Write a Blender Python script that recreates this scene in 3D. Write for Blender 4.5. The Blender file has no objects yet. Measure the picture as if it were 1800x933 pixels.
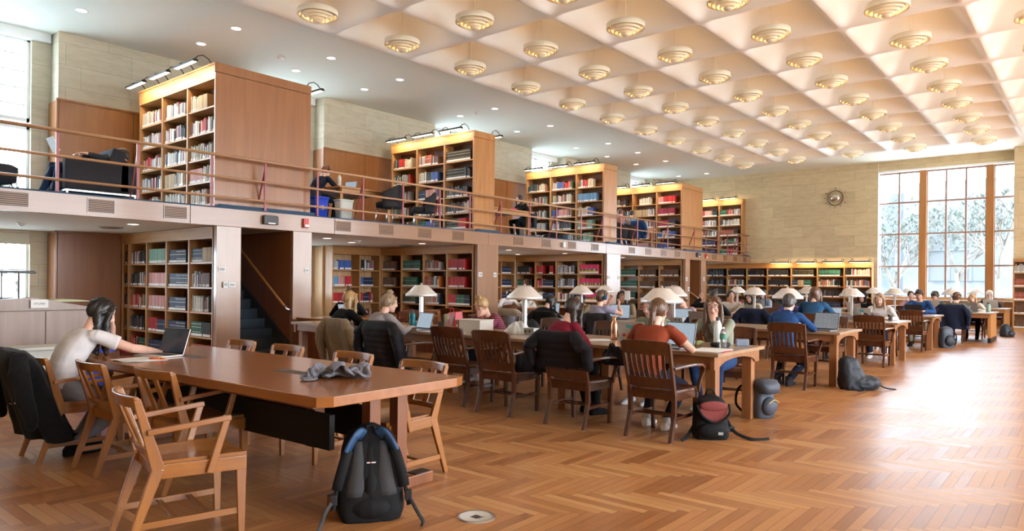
import bpy, bmesh, math, random
from mathutils import Vector, Matrix, noise
C = bpy.context.scene
COL = C.collection
PI = math.pi
R = math.radians
# ---------------------------------------------------------------- camera
cam_d = bpy.data.cameras.new('camera'); cam = bpy.data.objects.new('camera', cam_d); COL.objects.link(cam)
YAW, ROLL, FPX, CY = .695, .0093, 1227., 497.7
cam_d.sensor_width = 36; cam_d.lens = FPX / 1800 * 36; cam_d.shift_y = (CY - 466.5) / 1800; cam_d.clip_end = 300
Fv = Vector((math.cos(YAW), math.sin(YAW), 0)); R0 = Vector((math.sin(YAW), -math.cos(YAW), 0)); U0 = Vector((0, 0, 1))
Rv = R0 * math.cos(ROLL) + U0 * math.sin(ROLL); Uv = U0 * math.cos(ROLL) - R0 * math.sin(ROLL)
mw = Matrix((Rv, Uv, -Fv)).transposed().to_4x4(); mw.translation = (0, 0, 1.4)
cam.matrix_world = mw
C.camera = cam
# ---------------------------------------------------------------- world, sun, exposure
w = bpy.data.worlds.new('world'); C.world = w; w.use_nodes = True
wn = w.node_tree.nodes; wl = w.node_tree.links
bgn = wn['Background']
tc = wn.new('ShaderNodeTexCoord'); sep = wn.new('ShaderNodeSeparateXYZ'); rmp = wn.new('ShaderNodeValToRGB')
wl.new(tc.outputs['Generated'], sep.inputs[0]); wl.new(sep.outputs['Z'], rmp.inputs[0]); wl.new(rmp.outputs[0], bgn.inputs[0])
rmp.color_ramp.elements[0].position = 0.0; rmp.color_ramp.elements[0].color = (.88, .95, 1, 1)
rmp.color_ramp.elements[1].position = .8; rmp.color_ramp.elements[1].color = (.62, .79, 1, 1)
bgn.inputs[1].default_value = 12
sun_d = bpy.data.lights.new('sun', 'SUN'); sun_d.energy = 14; sun_d.angle = R(1.0); sun_d.color = (1, .95, .86)
sun = bpy.data.objects.new('sun', sun_d); COL.objects.link(sun)
sun.rotation_euler = Vector((.25, .78, -.60)).to_track_quat('-Z', 'Y').to_euler()
C.view_settings.view_transform = 'Standard'; C.view_settings.look = 'None'; C.view_settings.exposure = .88
C.view_settings.gamma = 1; C.view_settings.use_curve_mapping = False
cy = C.cycles
cy.use_denoising = True; cy.max_bounces = 7; cy.diffuse_bounces = 4; cy.glossy_bounces = 4; cy.transmission_bounces = 6
cy.sample_clamp_indirect = 6; cy.caustics_reflective = False; cy.caustics_refractive = False; cy.use_light_tree = True
cy.use_adaptive_sampling = True
def portal(name, loc, sx, sy, d):
    l = bpy.data.lights.new(name, 'AREA'); l.shape = 'RECTANGLE'; l.size = sx; l.size_y = sy; l.cycles.is_portal = True
    o = bpy.data.objects.new(name, l); COL.objects.link(o); o.location = loc
    o.rotation_euler = Vector(d).to_track_quat('-Z', 'Z').to_euler(); return o
portal('window_portal', (29.75, 4.1, 3.3), 4.2, 5.0, (-1, 0, 0))
for x0 in (1.6, 7.6, 13.6, 19.6): portal('window_portal', (x0 + 2.2, -9.3, 3.0), 4.6, 5.2, (0, 1, 0))

# ---------------------------------------------------------------- materials
MATS = {}
def newmat(name):
    m = bpy.data.materials.new(name); m.use_nodes = True; MATS[name] = m
    return m, m.node_tree.nodes, m.node_tree.links, m.node_tree.nodes['Principled BSDF']
def plain(name, c, rough=.5, metal=0, spec=.5, noise_amt=0, nscale=8, bump=0, bscale=60, sheen=0, coat=0, emit=None, es=0, alpha=None, trans=0):
    m, n, l, b = newmat(name)
    b.inputs['Base Color'].default_value = (*c, 1); b.inputs['Roughness'].default_value = rough; b.inputs['Metallic'].default_value = metal
    b.inputs['Specular IOR Level'].default_value = spec
    if sheen: b.inputs['Sheen Weight'].default_value = sheen
    if coat: b.inputs['Coat Weight'].default_value = coat; b.inputs['Coat Roughness'].default_value = .15
    if trans: b.inputs['Transmission Weight'].default_value = trans
    if emit: b.inputs['Emission Color'].default_value = (*emit, 1); b.inputs['Emission Strength'].default_value = es
    if noise_amt or bump:
        t = n.new('ShaderNodeTexCoord')
        if noise_amt:
            nz = n.new('ShaderNodeTexNoise'); nz.inputs['Scale'].default_value = nscale; nz.inputs['Detail'].default_value = 5
            l.new(t.outputs['Object'], nz.inputs['Vector'])
            cr = n.new('ShaderNodeValToRGB'); l.new(nz.outputs['Fac'], cr.inputs[0])
            cr.color_ramp.elements[0].position = .3; cr.color_ramp.elements[1].position = .7
            cr.color_ramp.elements[0].color = (*[max(0, x * (1 - noise_amt)) for x in c], 1)
            cr.color_ramp.elements[1].color = (*[min(1, x * (1 + noise_amt)) for x in c], 1)
            l.new(cr.outputs[0], b.inputs['Base Color'])
        if bump:
            nb = n.new('ShaderNodeTexNoise'); nb.inputs['Scale'].default_value = bscale; nb.inputs['Detail'].default_value = 3
            l.new(t.outputs['Object'], nb.inputs['Vector'])
            bp = n.new('ShaderNodeBump'); bp.inputs['Strength'].default_value = bump; bp.inputs['Distance'].default_value = .01
            l.new(nb.outputs['Fac'], bp.inputs['Height']); l.new(bp.outputs[0], b.inputs['Normal'])
    return m
def wood(name, c1, c2, axis='Z', rough=.35, scale=1.0, coat=0, figure=.5, spec=.5):
    """grain runs along the axis in object space"""
    m, n, l, b = newmat(name)
    t = n.new('ShaderNodeTexCoord'); mp = n.new('ShaderNodeMapping')
    s = {'X': (.6, 9, 9), 'Y': (9, .6, 9), 'Z': (9, 9, .6)}[axis]
    mp.inputs['Scale'].default_value = [q * scale for q in s]
    oi = n.new('ShaderNodeObjectInfo'); ml = n.new('ShaderNodeMath'); ml.operation = 'MULTIPLY'; ml.inputs[1].default_value = 30
    l.new(oi.outputs['Random'], ml.inputs[0]); cb = n.new('ShaderNodeCombineXYZ')
    for k in range(3): l.new(ml.outputs[0], cb.inputs[k])
    l.new(cb.outputs[0], mp.inputs['Location'])
    l.new(t.outputs['Object'], mp.inputs[0])
    nz = n.new('ShaderNodeTexNoise'); nz.inputs['Scale'].default_value = 1.2; nz.inputs['Detail'].default_value = 8; nz.inputs['Roughness'].default_value = .62
    nz.inputs['Distortion'].default_value = .6
    l.new(mp.outputs[0], nz.inputs['Vector'])
    cr = n.new('ShaderNodeValToRGB'); cr.color_ramp.elements[0].position = .5 - .28 * figure - .08; cr.color_ramp.elements[1].position = .5 + .28 * figure + .05
    cr.color_ramp.elements[0].color = (*c2, 1); cr.color_ramp.elements[1].color = (*c1, 1)
    l.new(nz.outputs['Fac'], cr.inputs[0]); l.new(cr.outputs[0], b.inputs['Base Color'])
    b.inputs['Roughness'].default_value = rough; b.inputs['Specular IOR Level'].default_value = spec
    if coat: b.inputs['Coat Weight'].default_value = coat; b.inputs['Coat Roughness'].default_value = .12
    return m
OAKL, OAKD = (.50, .235, .075), (.34, .135, .038)
wood('oak_v', OAKL, OAKD, 'Z', .38, 1, 0, .7); wood('oak_y', OAKL, OAKD, 'Y', .38); wood('oak_x', OAKL, OAKD, 'X', .38)
wood('shelf_v', (.50, .26, .095), (.35, .155, .05), 'Z', .42); wood('shelf_x', (.52, .28, .10), (.36, .16, .05), 'X', .42)
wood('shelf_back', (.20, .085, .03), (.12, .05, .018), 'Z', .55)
wood('panel_red', (.30, .115, .04), (.20, .07, .024), 'Z', .34, .8, .3, .8)
wood('panel_mid', (.35, .14, .042), (.235, .085, .025), 'Z', .36, .8, .2, .8)
wood('sunlit_oak', (.62, .40, .21), (.45, .25, .11), 'Z', .4)  # sunlight put into the oak colour, for one pier's lower panels
wood('fascia', (.34, .185, .105), (.24, .12, .065), 'X', .32, .5, .35, .8)
wood('column', (.33, .185, .11), (.24, .125, .07), 'Z', .30, .5, .45, .8)
wood('table_top_oak', (.38, .14, .036), (.26, .085, .02), 'Y', .24, .7, .35, .6)
wood('table_oak_v', (.26, .085, .028), (.16, .05, .016), 'Z', .35, 1)
wood('chair_oak', (.38, .145, .026), (.23, .075, .014), 'Z', .30, 1.4, .3, .7)
wood('chair_oak_h', (.38, .145, .026), (.23, .075, .014), 'X', .30, 1.4, .3, .7)
wood('dark_v', (.095, .028, .011), (.042, .012, .005), 'Z', .28, 1.4, .35, .7)
wood('dark_h', (.10, .03, .011), (.045, .013, .005), 'X', .26, 1.4, .4, .7)
wood('study_top', (.40, .27, .17), (.27, .165, .095), 'Y', .30, .8, .25, .6)
wood('study_edge', (.34, .15, .06), (.23, .09, .035), 'Y', .34, 1)
wood('study_leg', (.36, .155, .06), (.24, .092, .034), 'Z', .34, 1)
wood('atlas_wood', (.33, .235, .19), (.25, .17, .135), 'Z', .38, .8, .2)
plain('black_wood', (.009, .007, .006), .6, spec=.2)
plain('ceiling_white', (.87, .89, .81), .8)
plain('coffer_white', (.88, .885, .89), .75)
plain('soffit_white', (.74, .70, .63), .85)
plain('white_paint', (.82, .84, .84), .5)
plain('mullion', (.34, .22, .19), .5)
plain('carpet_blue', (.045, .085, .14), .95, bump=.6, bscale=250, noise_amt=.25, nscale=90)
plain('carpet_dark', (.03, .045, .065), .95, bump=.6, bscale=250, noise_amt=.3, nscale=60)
plain('rail_post', (.33, .075, .085), .42)
wood('rail_wood', (.50, .27, .13), (.36, .17, .08), 'X', .3, 1, .3)
plain('black_metal', (.012, .013, .015), .38, .3)
plain('black_plastic', (.015, .015, .017), .45)
plain('dark_grey', (.05, .052, .056), .5)
plain('steel', (.62, .62, .63), .28, 1)
plain('brushed', (.78, .78, .77), .36, .6, noise_amt=.06, nscale=30)
plain('grey_metal', (.42, .42, .41), .42, .7)
plain('chrome', (.8, .8, .8), .1, 1)
plain('white_plastic', (.78, .78, .77), .4)
plain('grey_plastic', (.35, .36, .37), .5)
plain('red_plastic', (.55, .02, .02), .35)
plain('blue_plastic', (.02, .06, .5), .4)
plain('bin_grey', (.62, .64, .60), .45)
plain('cream', (.80, .72, .56), .55)
plain('paper', (.82, .82, .80), .8)
plain('page', (.62, .56, .44), .9, noise_amt=.1, nscale=200)
plain('sticker', (.80, .80, .78), .7)
plain('lamp_glow', (1, .75, .4), .5, emit=(1, .62, .25), es=9)
plain('led_glow', (1, .9, .7), .5, emit=(1, .86, .62), es=7)
plain('down_glow', (1, 1, 1), .5, emit=(1, .95, .86), es=3.2)
plain('screen_black', (.006, .006, .008), .12)
plain('stone_out', (.075, .08, .09), .9, noise_amt=.2, nscale=2)
plain('foliage', (.05, .06, .05), .9); plain('bark', (.10, .085, .075), .9)
plain('grass_bounce', (.56, .57, .52), .95, noise_amt=.3, nscale=1)  # lawn colour raised so it bounces daylight up to the ceiling
plain('rubber', (.01, .01, .01), .7)
plain('glass_clear', (1, 1, 1), .02, trans=1)
MATS['glass_clear'].node_tree.nodes['Principled BSDF'].inputs['IOR'].default_value = 1.45
# thin window glass: glossy film over transparency
m, n, l, b = newmat('window_glass'); n.remove(b)
tr = n.new('ShaderNodeBsdfTransparent'); gl = n.new('ShaderNodeBsdfGlossy'); gl.inputs['Roughness'].default_value = .02
mx = n.new('ShaderNodeMixShader'); mx.inputs[0].default_value = .06; tr.inputs[0].default_value = (.93, .97, 1, 1)
l.new(tr.outputs[0], mx.inputs[1]); l.new(gl.outputs[0], mx.inputs[2]); l.new(mx.outputs[0], n['Material Output'].inputs[0])
# blind fabric
plain('blind', (.62, .58, .47), .9, trans=0)
# stone ashlar: uses UV in metres
def stone(name, c1, c2, cm):
    m, n, l, b = newmat(name)
    uv = n.new('ShaderNodeUVMap'); br = n.new('ShaderNodeTexBrick')
    br.inputs['Scale'].default_value = 1; br.inputs['Brick Width'].default_value = 1.18; br.inputs['Row Height'].default_value = .42
    br.inputs['Mortar Size'].default_value = .006; br.inputs['Mortar Smooth'].default_value = .3
    br.offset = .37; br.offset_frequency = 2; br.squash = .75; br.squash_frequency = 3
    br.inputs['Color1'].default_value = (*c1, 1); br.inputs['Color2'].default_value = (*c2, 1); br.inputs['Mortar'].default_value = (*cm, 1)
    l.new(uv.outputs[0], br.inputs['Vector'])
    mp = n.new('ShaderNodeMapping'); mp.inputs['Scale'].default_value = (1.2, 4, 1); l.new(uv.outputs[0], mp.inputs[0])
    nz = n.new('ShaderNodeTexNoise'); nz.inputs['Scale'].default_value = 2; nz.inputs['Detail'].default_value = 9; nz.inputs['Roughness'].default_value = .65
    l.new(mp.outputs[0], nz.inputs['Vector'])
    cr = n.new('ShaderNodeValToRGB'); cr.color_ramp.elements[0].position = .34; cr.color_ramp.elements[1].position = .56
    cr.color_ramp.elements[0].color = (.86, .85, .82, 1); cr.color_ramp.elements[1].color = (1, 1, 1, 1)
    l.new(nz.outputs['Fac'], cr.inputs[0])
    mu = n.new('ShaderNodeMixRGB'); mu.blend_type = 'MULTIPLY'; mu.inputs[0].default_value = 1
    l.new(br.outputs['Color'], mu.inputs[1]); l.new(cr.outputs[0], mu.inputs[2]); l.new(mu.outputs[0], b.inputs['Base Color'])
    b.inputs['Roughness'].default_value = .8
    bp = n.new('ShaderNodeBump'); bp.inputs['Strength'].default_value = .25; bp.inputs['Distance'].default_value = .01
    l.new(br.outputs['Fac'], bp.inputs['Height']); bp.invert = True; l.new(bp.outputs[0], b.inputs['Normal'])
    return m
stone('stone', (.62, .50, .31), (.53, .42, .26), (.40, .32, .19))
stone('stone_left', (.56, .50, .38), (.50, .445, .335), (.40, .35, .25))
# book covers: the colour of each book object, or a per-face attribute on the far rows
def bookmat(name, attr):
    m, n, l, b = newmat(name)
    if attr: a = n.new('ShaderNodeAttribute'); a.attribute_name = 'bcol'; l.new(a.outputs['Color'], b.inputs['Base Color'])
    else: a = n.new('ShaderNodeObjectInfo'); l.new(a.outputs['Color'], b.inputs['Base Color'])
    b.inputs['Roughness'].default_value = .5; return m
bookmat('book_cover', False); bookmat('book_attr', True)
# herringbone oak parquet, planks along X and Y
def parquet():
    m, n, l, b = newmat('parquet')
    t = n.new('ShaderNodeTexCoord'); sx = n.new('ShaderNodeSeparateXYZ'); l.new(t.outputs['Object'], sx.inputs[0])
    def M(op, a, c=None, d=None):
        q = n.new('ShaderNodeMath'); q.operation = op
        for k, v in enumerate((a, c, d)):
            if v is None: continue
            if isinstance(v, (int, float)): q.inputs[k].default_value = v
            else: l.new(v, q.inputs[k])
        return q.outputs[0]
    W, N = .068, 8
    x = M('DIVIDE', sx.outputs['X'], W); y = M('DIVIDE', M('MULTIPLY', sx.outputs['Y'], -1), W)
    i = M('FLOOR', x); j = M('FLOOR', y)
    k = M('FLOORED_MODULO', M('SUBTRACT', i, j), 2 * N)
    hz = M('LESS_THAN', k, N - .5)
    # horizontal plank
    x0 = M('SUBTRACT', i, k); uh = M('SUBTRACT', x, x0); vh = M('SUBTRACT', y, j)
    # vertical plank
    j0 = M('SUBTRACT', j, M('SUBTRACT', 2 * N - 1, k)); uv_ = M('SUBTRACT', y, j0); vv = M('SUBTRACT', x, i)
    def mix(a, c): return M('ADD', M('MULTIPLY', a, hz), M('MULTIPLY', c, M('SUBTRACT', 1, hz)))
    U = mix(uh, uv_); V = mix(vh, vv); IX = mix(x0, i); IY = mix(j, j0)
    cb = n.new('ShaderNodeCombineXYZ'); l.new(IX, cb.inputs[0]); l.new(IY, cb.inputs[1]); l.new(hz, cb.inputs[2])
    wn_ = n.new('ShaderNodeTexWhiteNoise'); wn_.noise_dimensions = '3D'; l.new(cb.outputs[0], wn_.inputs['Vector'])
    # larger drifts of tone over the floor (batches of boards)
    big = n.new('ShaderNodeTexNoise'); big.inputs['Scale'].default_value = .55; big.inputs['Detail'].default_value = 2
    l.new(t.outputs['Object'], big.inputs['Vector'])
    # grain
    g = n.new('ShaderNodeCombineXYZ'); l.new(M('ADD', M('MULTIPLY', U, .12), M('MULTIPLY', wn_.outputs['Value'], 37)), g.inputs[0])
    l.new(M('ADD', M('MULTIPLY', V, 1.6), M('MULTIPLY', wn_.outputs['Value'], 91)), g.inputs[1])
    gn = n.new('ShaderNodeTexNoise'); gn.inputs['Scale'].default_value = 2.2; gn.inputs['Detail'].default_value = 7; gn.inputs['Distortion'].default_value = 1.2
    l.new(g.outputs[0], gn.inputs['Vector'])
    f = M('ADD', M('MULTIPLY', wn_.outputs['Value'], .42), M('ADD', M('MULTIPLY', gn.outputs['Fac'], .34), M('ADD', M('MULTIPLY', hz, -.13), M('MULTIPLY', big.outputs['Fac'], .28))))
    cr = n.new('ShaderNodeValToRGB'); l.new(f, cr.inputs[0])
    e = cr.color_ramp.elements; e[0].position = .12; e[0].color = (.28, .105, .033, 1); e[1].position = .85; e[1].color = (.62, .345, .14, 1)
    q = e.new(.48); q.color = (.47, .21, .075, 1)
    # gaps
    gv = M('LESS_THAN', M('MINIMUM', V, M('SUBTRACT', 1, V)), .028); gu = M('LESS_THAN', M('MINIMUM', U, M('SUBTRACT', N, U)), .03)
    gap = M('MAXIMUM', gv, gu)
    mxx = n.new('ShaderNodeMixRGB'); mxx.inputs[2].default_value = (.10, .035, .012, 1); l.new(M('MULTIPLY', gap, .7), mxx.inputs[0]); l.new(cr.outputs[0], mxx.inputs[1])
    l.new(mxx.outputs[0], b.inputs['Base Color'])
    l.new(M('ADD', .24, M('ADD', M('MULTIPLY', gn.outputs['Fac'], .10), M('MULTIPLY', wn_.outputs['Value'], .07))), b.inputs['Roughness'])
    b.inputs['Specular IOR Level'].default_value = .4
    bp = n.new('ShaderNodeBump'); bp.inputs['Strength'].default_value = .35; bp.inputs['Distance'].default_value = .002
    l.new(M('ADD', M('MULTIPLY', gn.outputs['Fac'], .5), M('ADD', M('MULTIPLY', wn_.outputs['Value'], 1.0), M('MULTIPLY', gap, -1.5))), bp.inputs['Height']); l.new(bp.outputs[0], b.inputs['Normal'])
parquet()

# ---------------------------------------------------------------- mesh builder
def frame(p0, p1):
    d = (Vector(p1) - Vector(p0)).normalized()
    a = Vector((0, 0, 1)) if abs(d.z) < .9 else Vector((1, 0, 0))
    u = d.cross(a).normalized(); return d, u, u.cross(d).normalized()
class MB:
    def __init__(s): s.v = []; s.f = []; s.m = []; s.s = []
    def add(s, vs, fs, mi=0, sm=False, M=None):
        b = len(s.v)
        for p in vs: s.v.append(M @ Vector(p) if M else Vector(p))
        for f in fs: s.f.append([b + i for i in f]); s.m.append(mi); s.s.append(sm)
        return s
    def bx(s, x0, x1, y0, y1, z0, z1, mi=0, M=None):
        vs = [(x, y, z) for z in (z0, z1) for x, y in ((x0, y0), (x1, y0), (x1, y1), (x0, y1))]
        return s.add(vs, [(3, 2, 1, 0), (4, 5, 6, 7), (0, 1, 5, 4), (1, 2, 6, 5), (2, 3, 7, 6), (3, 0, 4, 7)], mi, False, M)
    def hexa(s, bot, top, mi=0, M=None):
        return s.add(list(bot) + list(top), [(3, 2, 1, 0), (4, 5, 6, 7), (0, 1, 5, 4), (1, 2, 6, 5), (2, 3, 7, 6), (3, 0, 4, 7)], mi, False, M)
    def bar(s, p0, p1, wu, wv, mi=0, up=None, M=None, w2=None):
        p0, p1 = Vector(p0), Vector(p1); d = (p1 - p0).normalized()
        a = Vector(up) if up else (Vector((0, 0, 1)) if abs(d.z) < .9 else Vector((1, 0, 0)))
        u = d.cross(a).normalized(); v = u.cross(d).normalized()
        if w2 is None: w2 = (wu, wv)
        f = lambda p, a_, b_: [p + u * (sx * a_ / 2) + v * (sy * b_ / 2) for sx, sy in ((-1, -1), (1, -1), (1, 1), (-1, 1))]
        return s.hexa(f(p0, wu, wv), f(p1, *w2), mi, M)
    def loft(s, rings, mi=0, sm=True, caps=True, M=None, close=True):
        n = len(rings[0]); vs = [p for r in rings for p in r]; fs = []
        for a in range(len(rings) - 1):
            for b in range(n if close else n - 1):
                c = (b + 1) % n; fs.append((a * n + b, a * n + c, (a + 1) * n + c, (a + 1) * n + b))
        if caps and close: fs.append(tuple(reversed(range(n)))); fs.append(tuple((len(rings) - 1) * n + i for i in range(n)))
        return s.add(vs, fs, mi, sm, M)
    def tube(s, pts, r, n=8, mi=0, sm=True, caps=True, M=None, flat=1.0, round_ends=False):
        pts = [Vector(p) for p in pts]; k = len(pts)
        rs = list(r) if hasattr(r, '__len__') else [r] * k
        if round_ends:
            d0 = (pts[0] - pts[1]).normalized(); d1 = (pts[-1] - pts[-2]).normalized()
            pts = [pts[0] + d0 * rs[0] * .95, pts[0] + d0 * rs[0] * .65] + pts + [pts[-1] + d1 * rs[-1] * .65, pts[-1] + d1 * rs[-1] * .95]
            rs = [rs[0] * .3, rs[0] * .76] + rs + [rs[-1] * .76, rs[-1] * .3]; k = len(pts)
        rings = []; u = None
        for i in range(k):
            d = (pts[min(i + 1, k - 1)] - pts[max(i - 1, 0)]).normalized()
            if u is None:
                a = Vector((0, 0, 1)) if abs(d.z) < .9 else Vector((1, 0, 0)); u = d.cross(a).normalized()
            else: u = (u - d * u.dot(d)).normalized()
            v = u.cross(d).normalized()
            rings.append([pts[i] + u * (math.cos(t) * rs[i]) + v * (math.sin(t) * rs[i] * flat) for t in [2 * PI * q / n for q in range(n)]])
        return s.loft(rings, mi, sm, caps, M)
    def cyl(s, c, r, z0, z1, n=16, mi=0, r2=None, sm=True, M=None):
        r2 = r if r2 is None else r2
        a = [2 * PI * q / n for q in range(n)]
        A = [(c[0] + r * math.cos(t), c[1] + r * math.sin(t), z0) for t in a]; B = [(c[0] + r2 * math.cos(t), c[1] + r2 * math.sin(t), z1) for t in a]
        s.add(A + B, [(i, (i + 1) % n, n + (i + 1) % n, n + i) for i in range(n)], mi, sm, M)
        return s.add(A + B, [tuple(reversed(range(n))), tuple(n + i for i in range(n))], mi, False, M)
    def lathe(s, prof, c=(0, 0, 0), n=24, mi=0, sm=True, M=None):
        rings = [[(c[0] + r * math.cos(2 * PI * q / n), c[1] + r * math.sin(2 * PI * q / n), c[2] + z) for q in range(n)] for r, z in prof]
        return s.loft(rings, mi, sm, False, M)
    def ell(s, c, rx, ry, rz, mi=0, n=14, k=10, M=None):
        rings = [[(rx * math.sin(PI * (a + .5 * 0) / k) * math.cos(2 * PI * q / n), ry * math.sin(PI * a / k) * math.sin(2 * PI * q / n), rz * math.cos(PI * a / k)) for q in range(n)] for a in range(k + 1)]
        rings[0] = [(1e-4 * math.cos(2 * PI * q / n), 1e-4 * math.sin(2 * PI * q / n), rz) for q in range(n)]
        rings[-1] = [(1e-4 * math.cos(2 * PI * q / n), 1e-4 * math.sin(2 * PI * q / n), -rz) for q in range(n)]
        T = Matrix.Translation(c) if M is None else M @ Matrix.Translation(c)
        return s.loft(list(reversed(rings)), mi, True, True, T)
    def prism(s, poly, a, b, mi=0, axis='Z', M=None):
        def P(x, y, h): return {'Z': (x, y, h), 'Y': (x, h, y), 'X': (h, x, y)}[axis]
        n = len(poly); vs = [P(x, y, a) for x, y in poly] + [P(x, y, b) for x, y in poly]
        return s.add(vs, [tuple(reversed(range(n))), tuple(n + i for i in range(n))] + [(i, (i + 1) % n, n + (i + 1) % n, n + i) for i in range(n)], mi, False, M)
    def obj(s, name, mats, parent=None, loc=None, bevel=0, rot=None):
        me = bpy.data.meshes.new(name); me.from_pydata([tuple(p) for p in s.v], [], s.f)
        if isinstance(mats, str): mats = [mats]
        for q in mats: me.materials.append(MATS[q])
        me.polygons.foreach_set('material_index', s.m); me.polygons.foreach_set('use_smooth', s.s)
        bmm = bmesh.new(); bmm.from_mesh(me); bmesh.ops.recalc_face_normals(bmm, faces=bmm.faces)
        if bevel:
            ed = [e for e in bmm.edges if len(e.link_faces) == 2 and e.calc_face_angle(0) > .6 and not (e.link_faces[0].smooth and e.link_faces[1].smooth)]
            bmesh.ops.bevel(bmm, geom=ed, offset=bevel, segments=2, profile=.6, affect='EDGES', clamp_overlap=True)
        bmm.to_mesh(me); bmm.free()
        o = bpy.data.objects.new(name, me); COL.objects.link(o)
        if parent: o.parent = parent
        if loc: o.location = loc
        if rot: o.rotation_euler = rot
        return o
def thing(name, label, cat, loc=(0, 0, 0), rz=0, group=None):
    o = bpy.data.objects.new(name, None); COL.objects.link(o); o.empty_display_size = .1
    o.location = loc; o.rotation_euler = (0, 0, rz); o['label'] = label; o['category'] = cat
    if group: o['group'] = group
    return o
def tag(o, label, cat, group=None):
    o['label'] = label; o['category'] = cat
    if group: o['group'] = group
    return o
def struct(o): o['kind'] = 'structure'; return o
def dup(root, loc, rz=None, label=None, group=None):
    r = root.copy(); COL.objects.link(r); r.location = loc
    if rz is not None: r.rotation_euler = (0, 0, rz)
    if label: r['label'] = label
    if group: r['group'] = group
    for ch in list(root.children):
        c = ch.copy(); COL.objects.link(c); c.parent = r
        for g in list(ch.children):
            d = g.copy(); COL.objects.link(d); d.parent = c
    return r
def uvbox(o):
    """UV in metres from world axes, for the stone courses"""
    me = o.data; uvl = me.uv_layers.new(name='UVMap')
    for p in me.polygons:
        nx, ny, nz = [abs(q) for q in p.normal]
        for li in p.loop_indices:
            v = me.vertices[me.loops[li].vertex_index].co
            uvl.data[li].uv = (v.y, v.z) if nx > max(ny, nz) else ((v.x, v.z) if ny >= nz else (v.x, v.y))
    return o
ORD = ['first', 'second', 'third', 'fourth', 'fifth', 'sixth', 'seventh', 'eighth', 'ninth', 'tenth', 'eleventh', 'twelfth', 'thirteenth', 'fourteenth', 'fifteenth', 'sixteenth', 'seventeenth', 'eighteenth', 'nineteenth', 'twentieth', 'twenty-first', 'twenty-second', 'twenty-third', 'twenty-fourth', 'twenty-fifth', 'twenty-sixth', 'twenty-seventh', 'twenty-eighth', 'twenty-ninth', 'thirtieth', 'thirty-first', 'thirty-second', 'thirty-third', 'thirty-fourth', 'thirty-fifth', 'thirty-sixth', 'thirty-seventh', 'thirty-eighth', 'thirty-ninth', 'fortieth', 'forty-first', 'forty-second', 'forty-third', 'forty-fourth', 'forty-fifth', 'forty-sixth', 'forty-seventh', 'forty-eighth', 'forty-ninth', 'fiftieth']
# ================================================================ THE ROOM
XW, YB, ZB, ZS, ZC = 29.0, 11.1, 2.62, 2.31, 6.07      # far wall, balcony front, balcony floor, soffit, ceiling
XBK, YR = -3.0, -9.0
f = MB(); f.bx(XBK, XW + .6, YR, 16, -.1, 0); struct(f.obj('floor', 'parquet'))
# far wall with the tall window opening Y 2.06..6.27
WL, WR = 6.27, 1.2
f = MB(); f.bx(XW, XW + .55, WL, 16, 0, ZC + .6); f.bx(XW, XW + .55, WR, WL, 0, .93); f.bx(XW, XW + .55, WR, WL, 5.72, ZC + .6); f.bx(XW, XW + .55, YR, WR, 0, ZC + .6)
struct(uvbox(f.obj('wall_far', 'stone')))
f = MB(); f.bx(28.35, XW, YR, 2.055, 0, ZC + .6); struct(uvbox(f.obj('wall_far_pier', 'stone')))
f = MB(); f.bx(XW - .01, XW + .3, WL - .012, WL, .9, ZC); f.bx(XW - .02, XW + .5, 2.0, WL, .90, .95); f.bx(XW, XW + .5, 2.0, WL, 5.655, 5.72); struct(f.obj('trim_1', 'white_paint'))
f = MB(); f.bx(XW - .02, XW, 2.05, WL, .05, .92); struct(f.obj('trim_2', 'panel_mid'))
# back wall
f = MB(); f.bx(XBK - .3, XBK, YR, 16, 0, ZC + .6); struct(uvbox(f.obj('wall_back', 'stone')))
# right wall with four tall windows (outside the frame, the room's daylight)
f = MB(); segs = [(XBK, 1.6), (6.0, 7.6), (12.0, 13.6), (18.0, 19.6), (24.0, XW)]
for a, b_ in segs: f.bx(a, b_, YR - .3, YR, 0, ZC + .6)
for k in range(4):
    a, b_ = segs[k][1], segs[k + 1][0]; f.bx(a, b_, YR - .3, YR, 0, .5); f.bx(a, b_, YR - .3, YR, 5.6, ZC + .6)
struct(uvbox(f.obj('wall_right', 'stone')))
f = MB()
for k in range(4):
    a, b_ = segs[k][1], segs[k + 1][0]
    for q in range(1, 4): x = a + (b_ - a) * q / 4; f.bx(x - .04, x + .04, YR - .2, YR - .1, .5, 5.6)
    for q in range(1, 5): z = .5 + 5.1 * q / 5; f.bx(a, b_, YR - .2, YR - .1, z - .03, z + .03)
struct(f.obj('window_1', 'mullion'))
# left wall: stone piers (Y 15.0) with windows between (Y 15.5)
piers = [(XBK, .5), (4.6, 8.6), (10.5, 14.37), (16.3, 19.0), (21.0, 25.7), (27.6, XW)]
f = MB()
for a, b_ in piers: f.bx(a, b_, 15.0, 16.0, ZB, ZC + .5)
struct(uvbox(f.obj('wall_left', 'stone_left')))
f = MB(); f.bx(XBK, XW, 15.45, 16.0, 0, 1.0)
for a, b_ in piers: f.bx(a, b_, 15.0, 16.0, 0, ZS)
f.bx(XBK, XW, 15.45, 16, 2.2, 2.95); f.bx(XBK, XW, 15.45, 16, 5.95, ZC + .5)
for i in range(len(piers) - 1): f.bx(piers[i + 1][0] - .32, piers[i + 1][0], 15.4, 16, 1.0, ZC)
struct(uvbox(f.obj('wall_left_bays', 'stone_left')))
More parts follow.
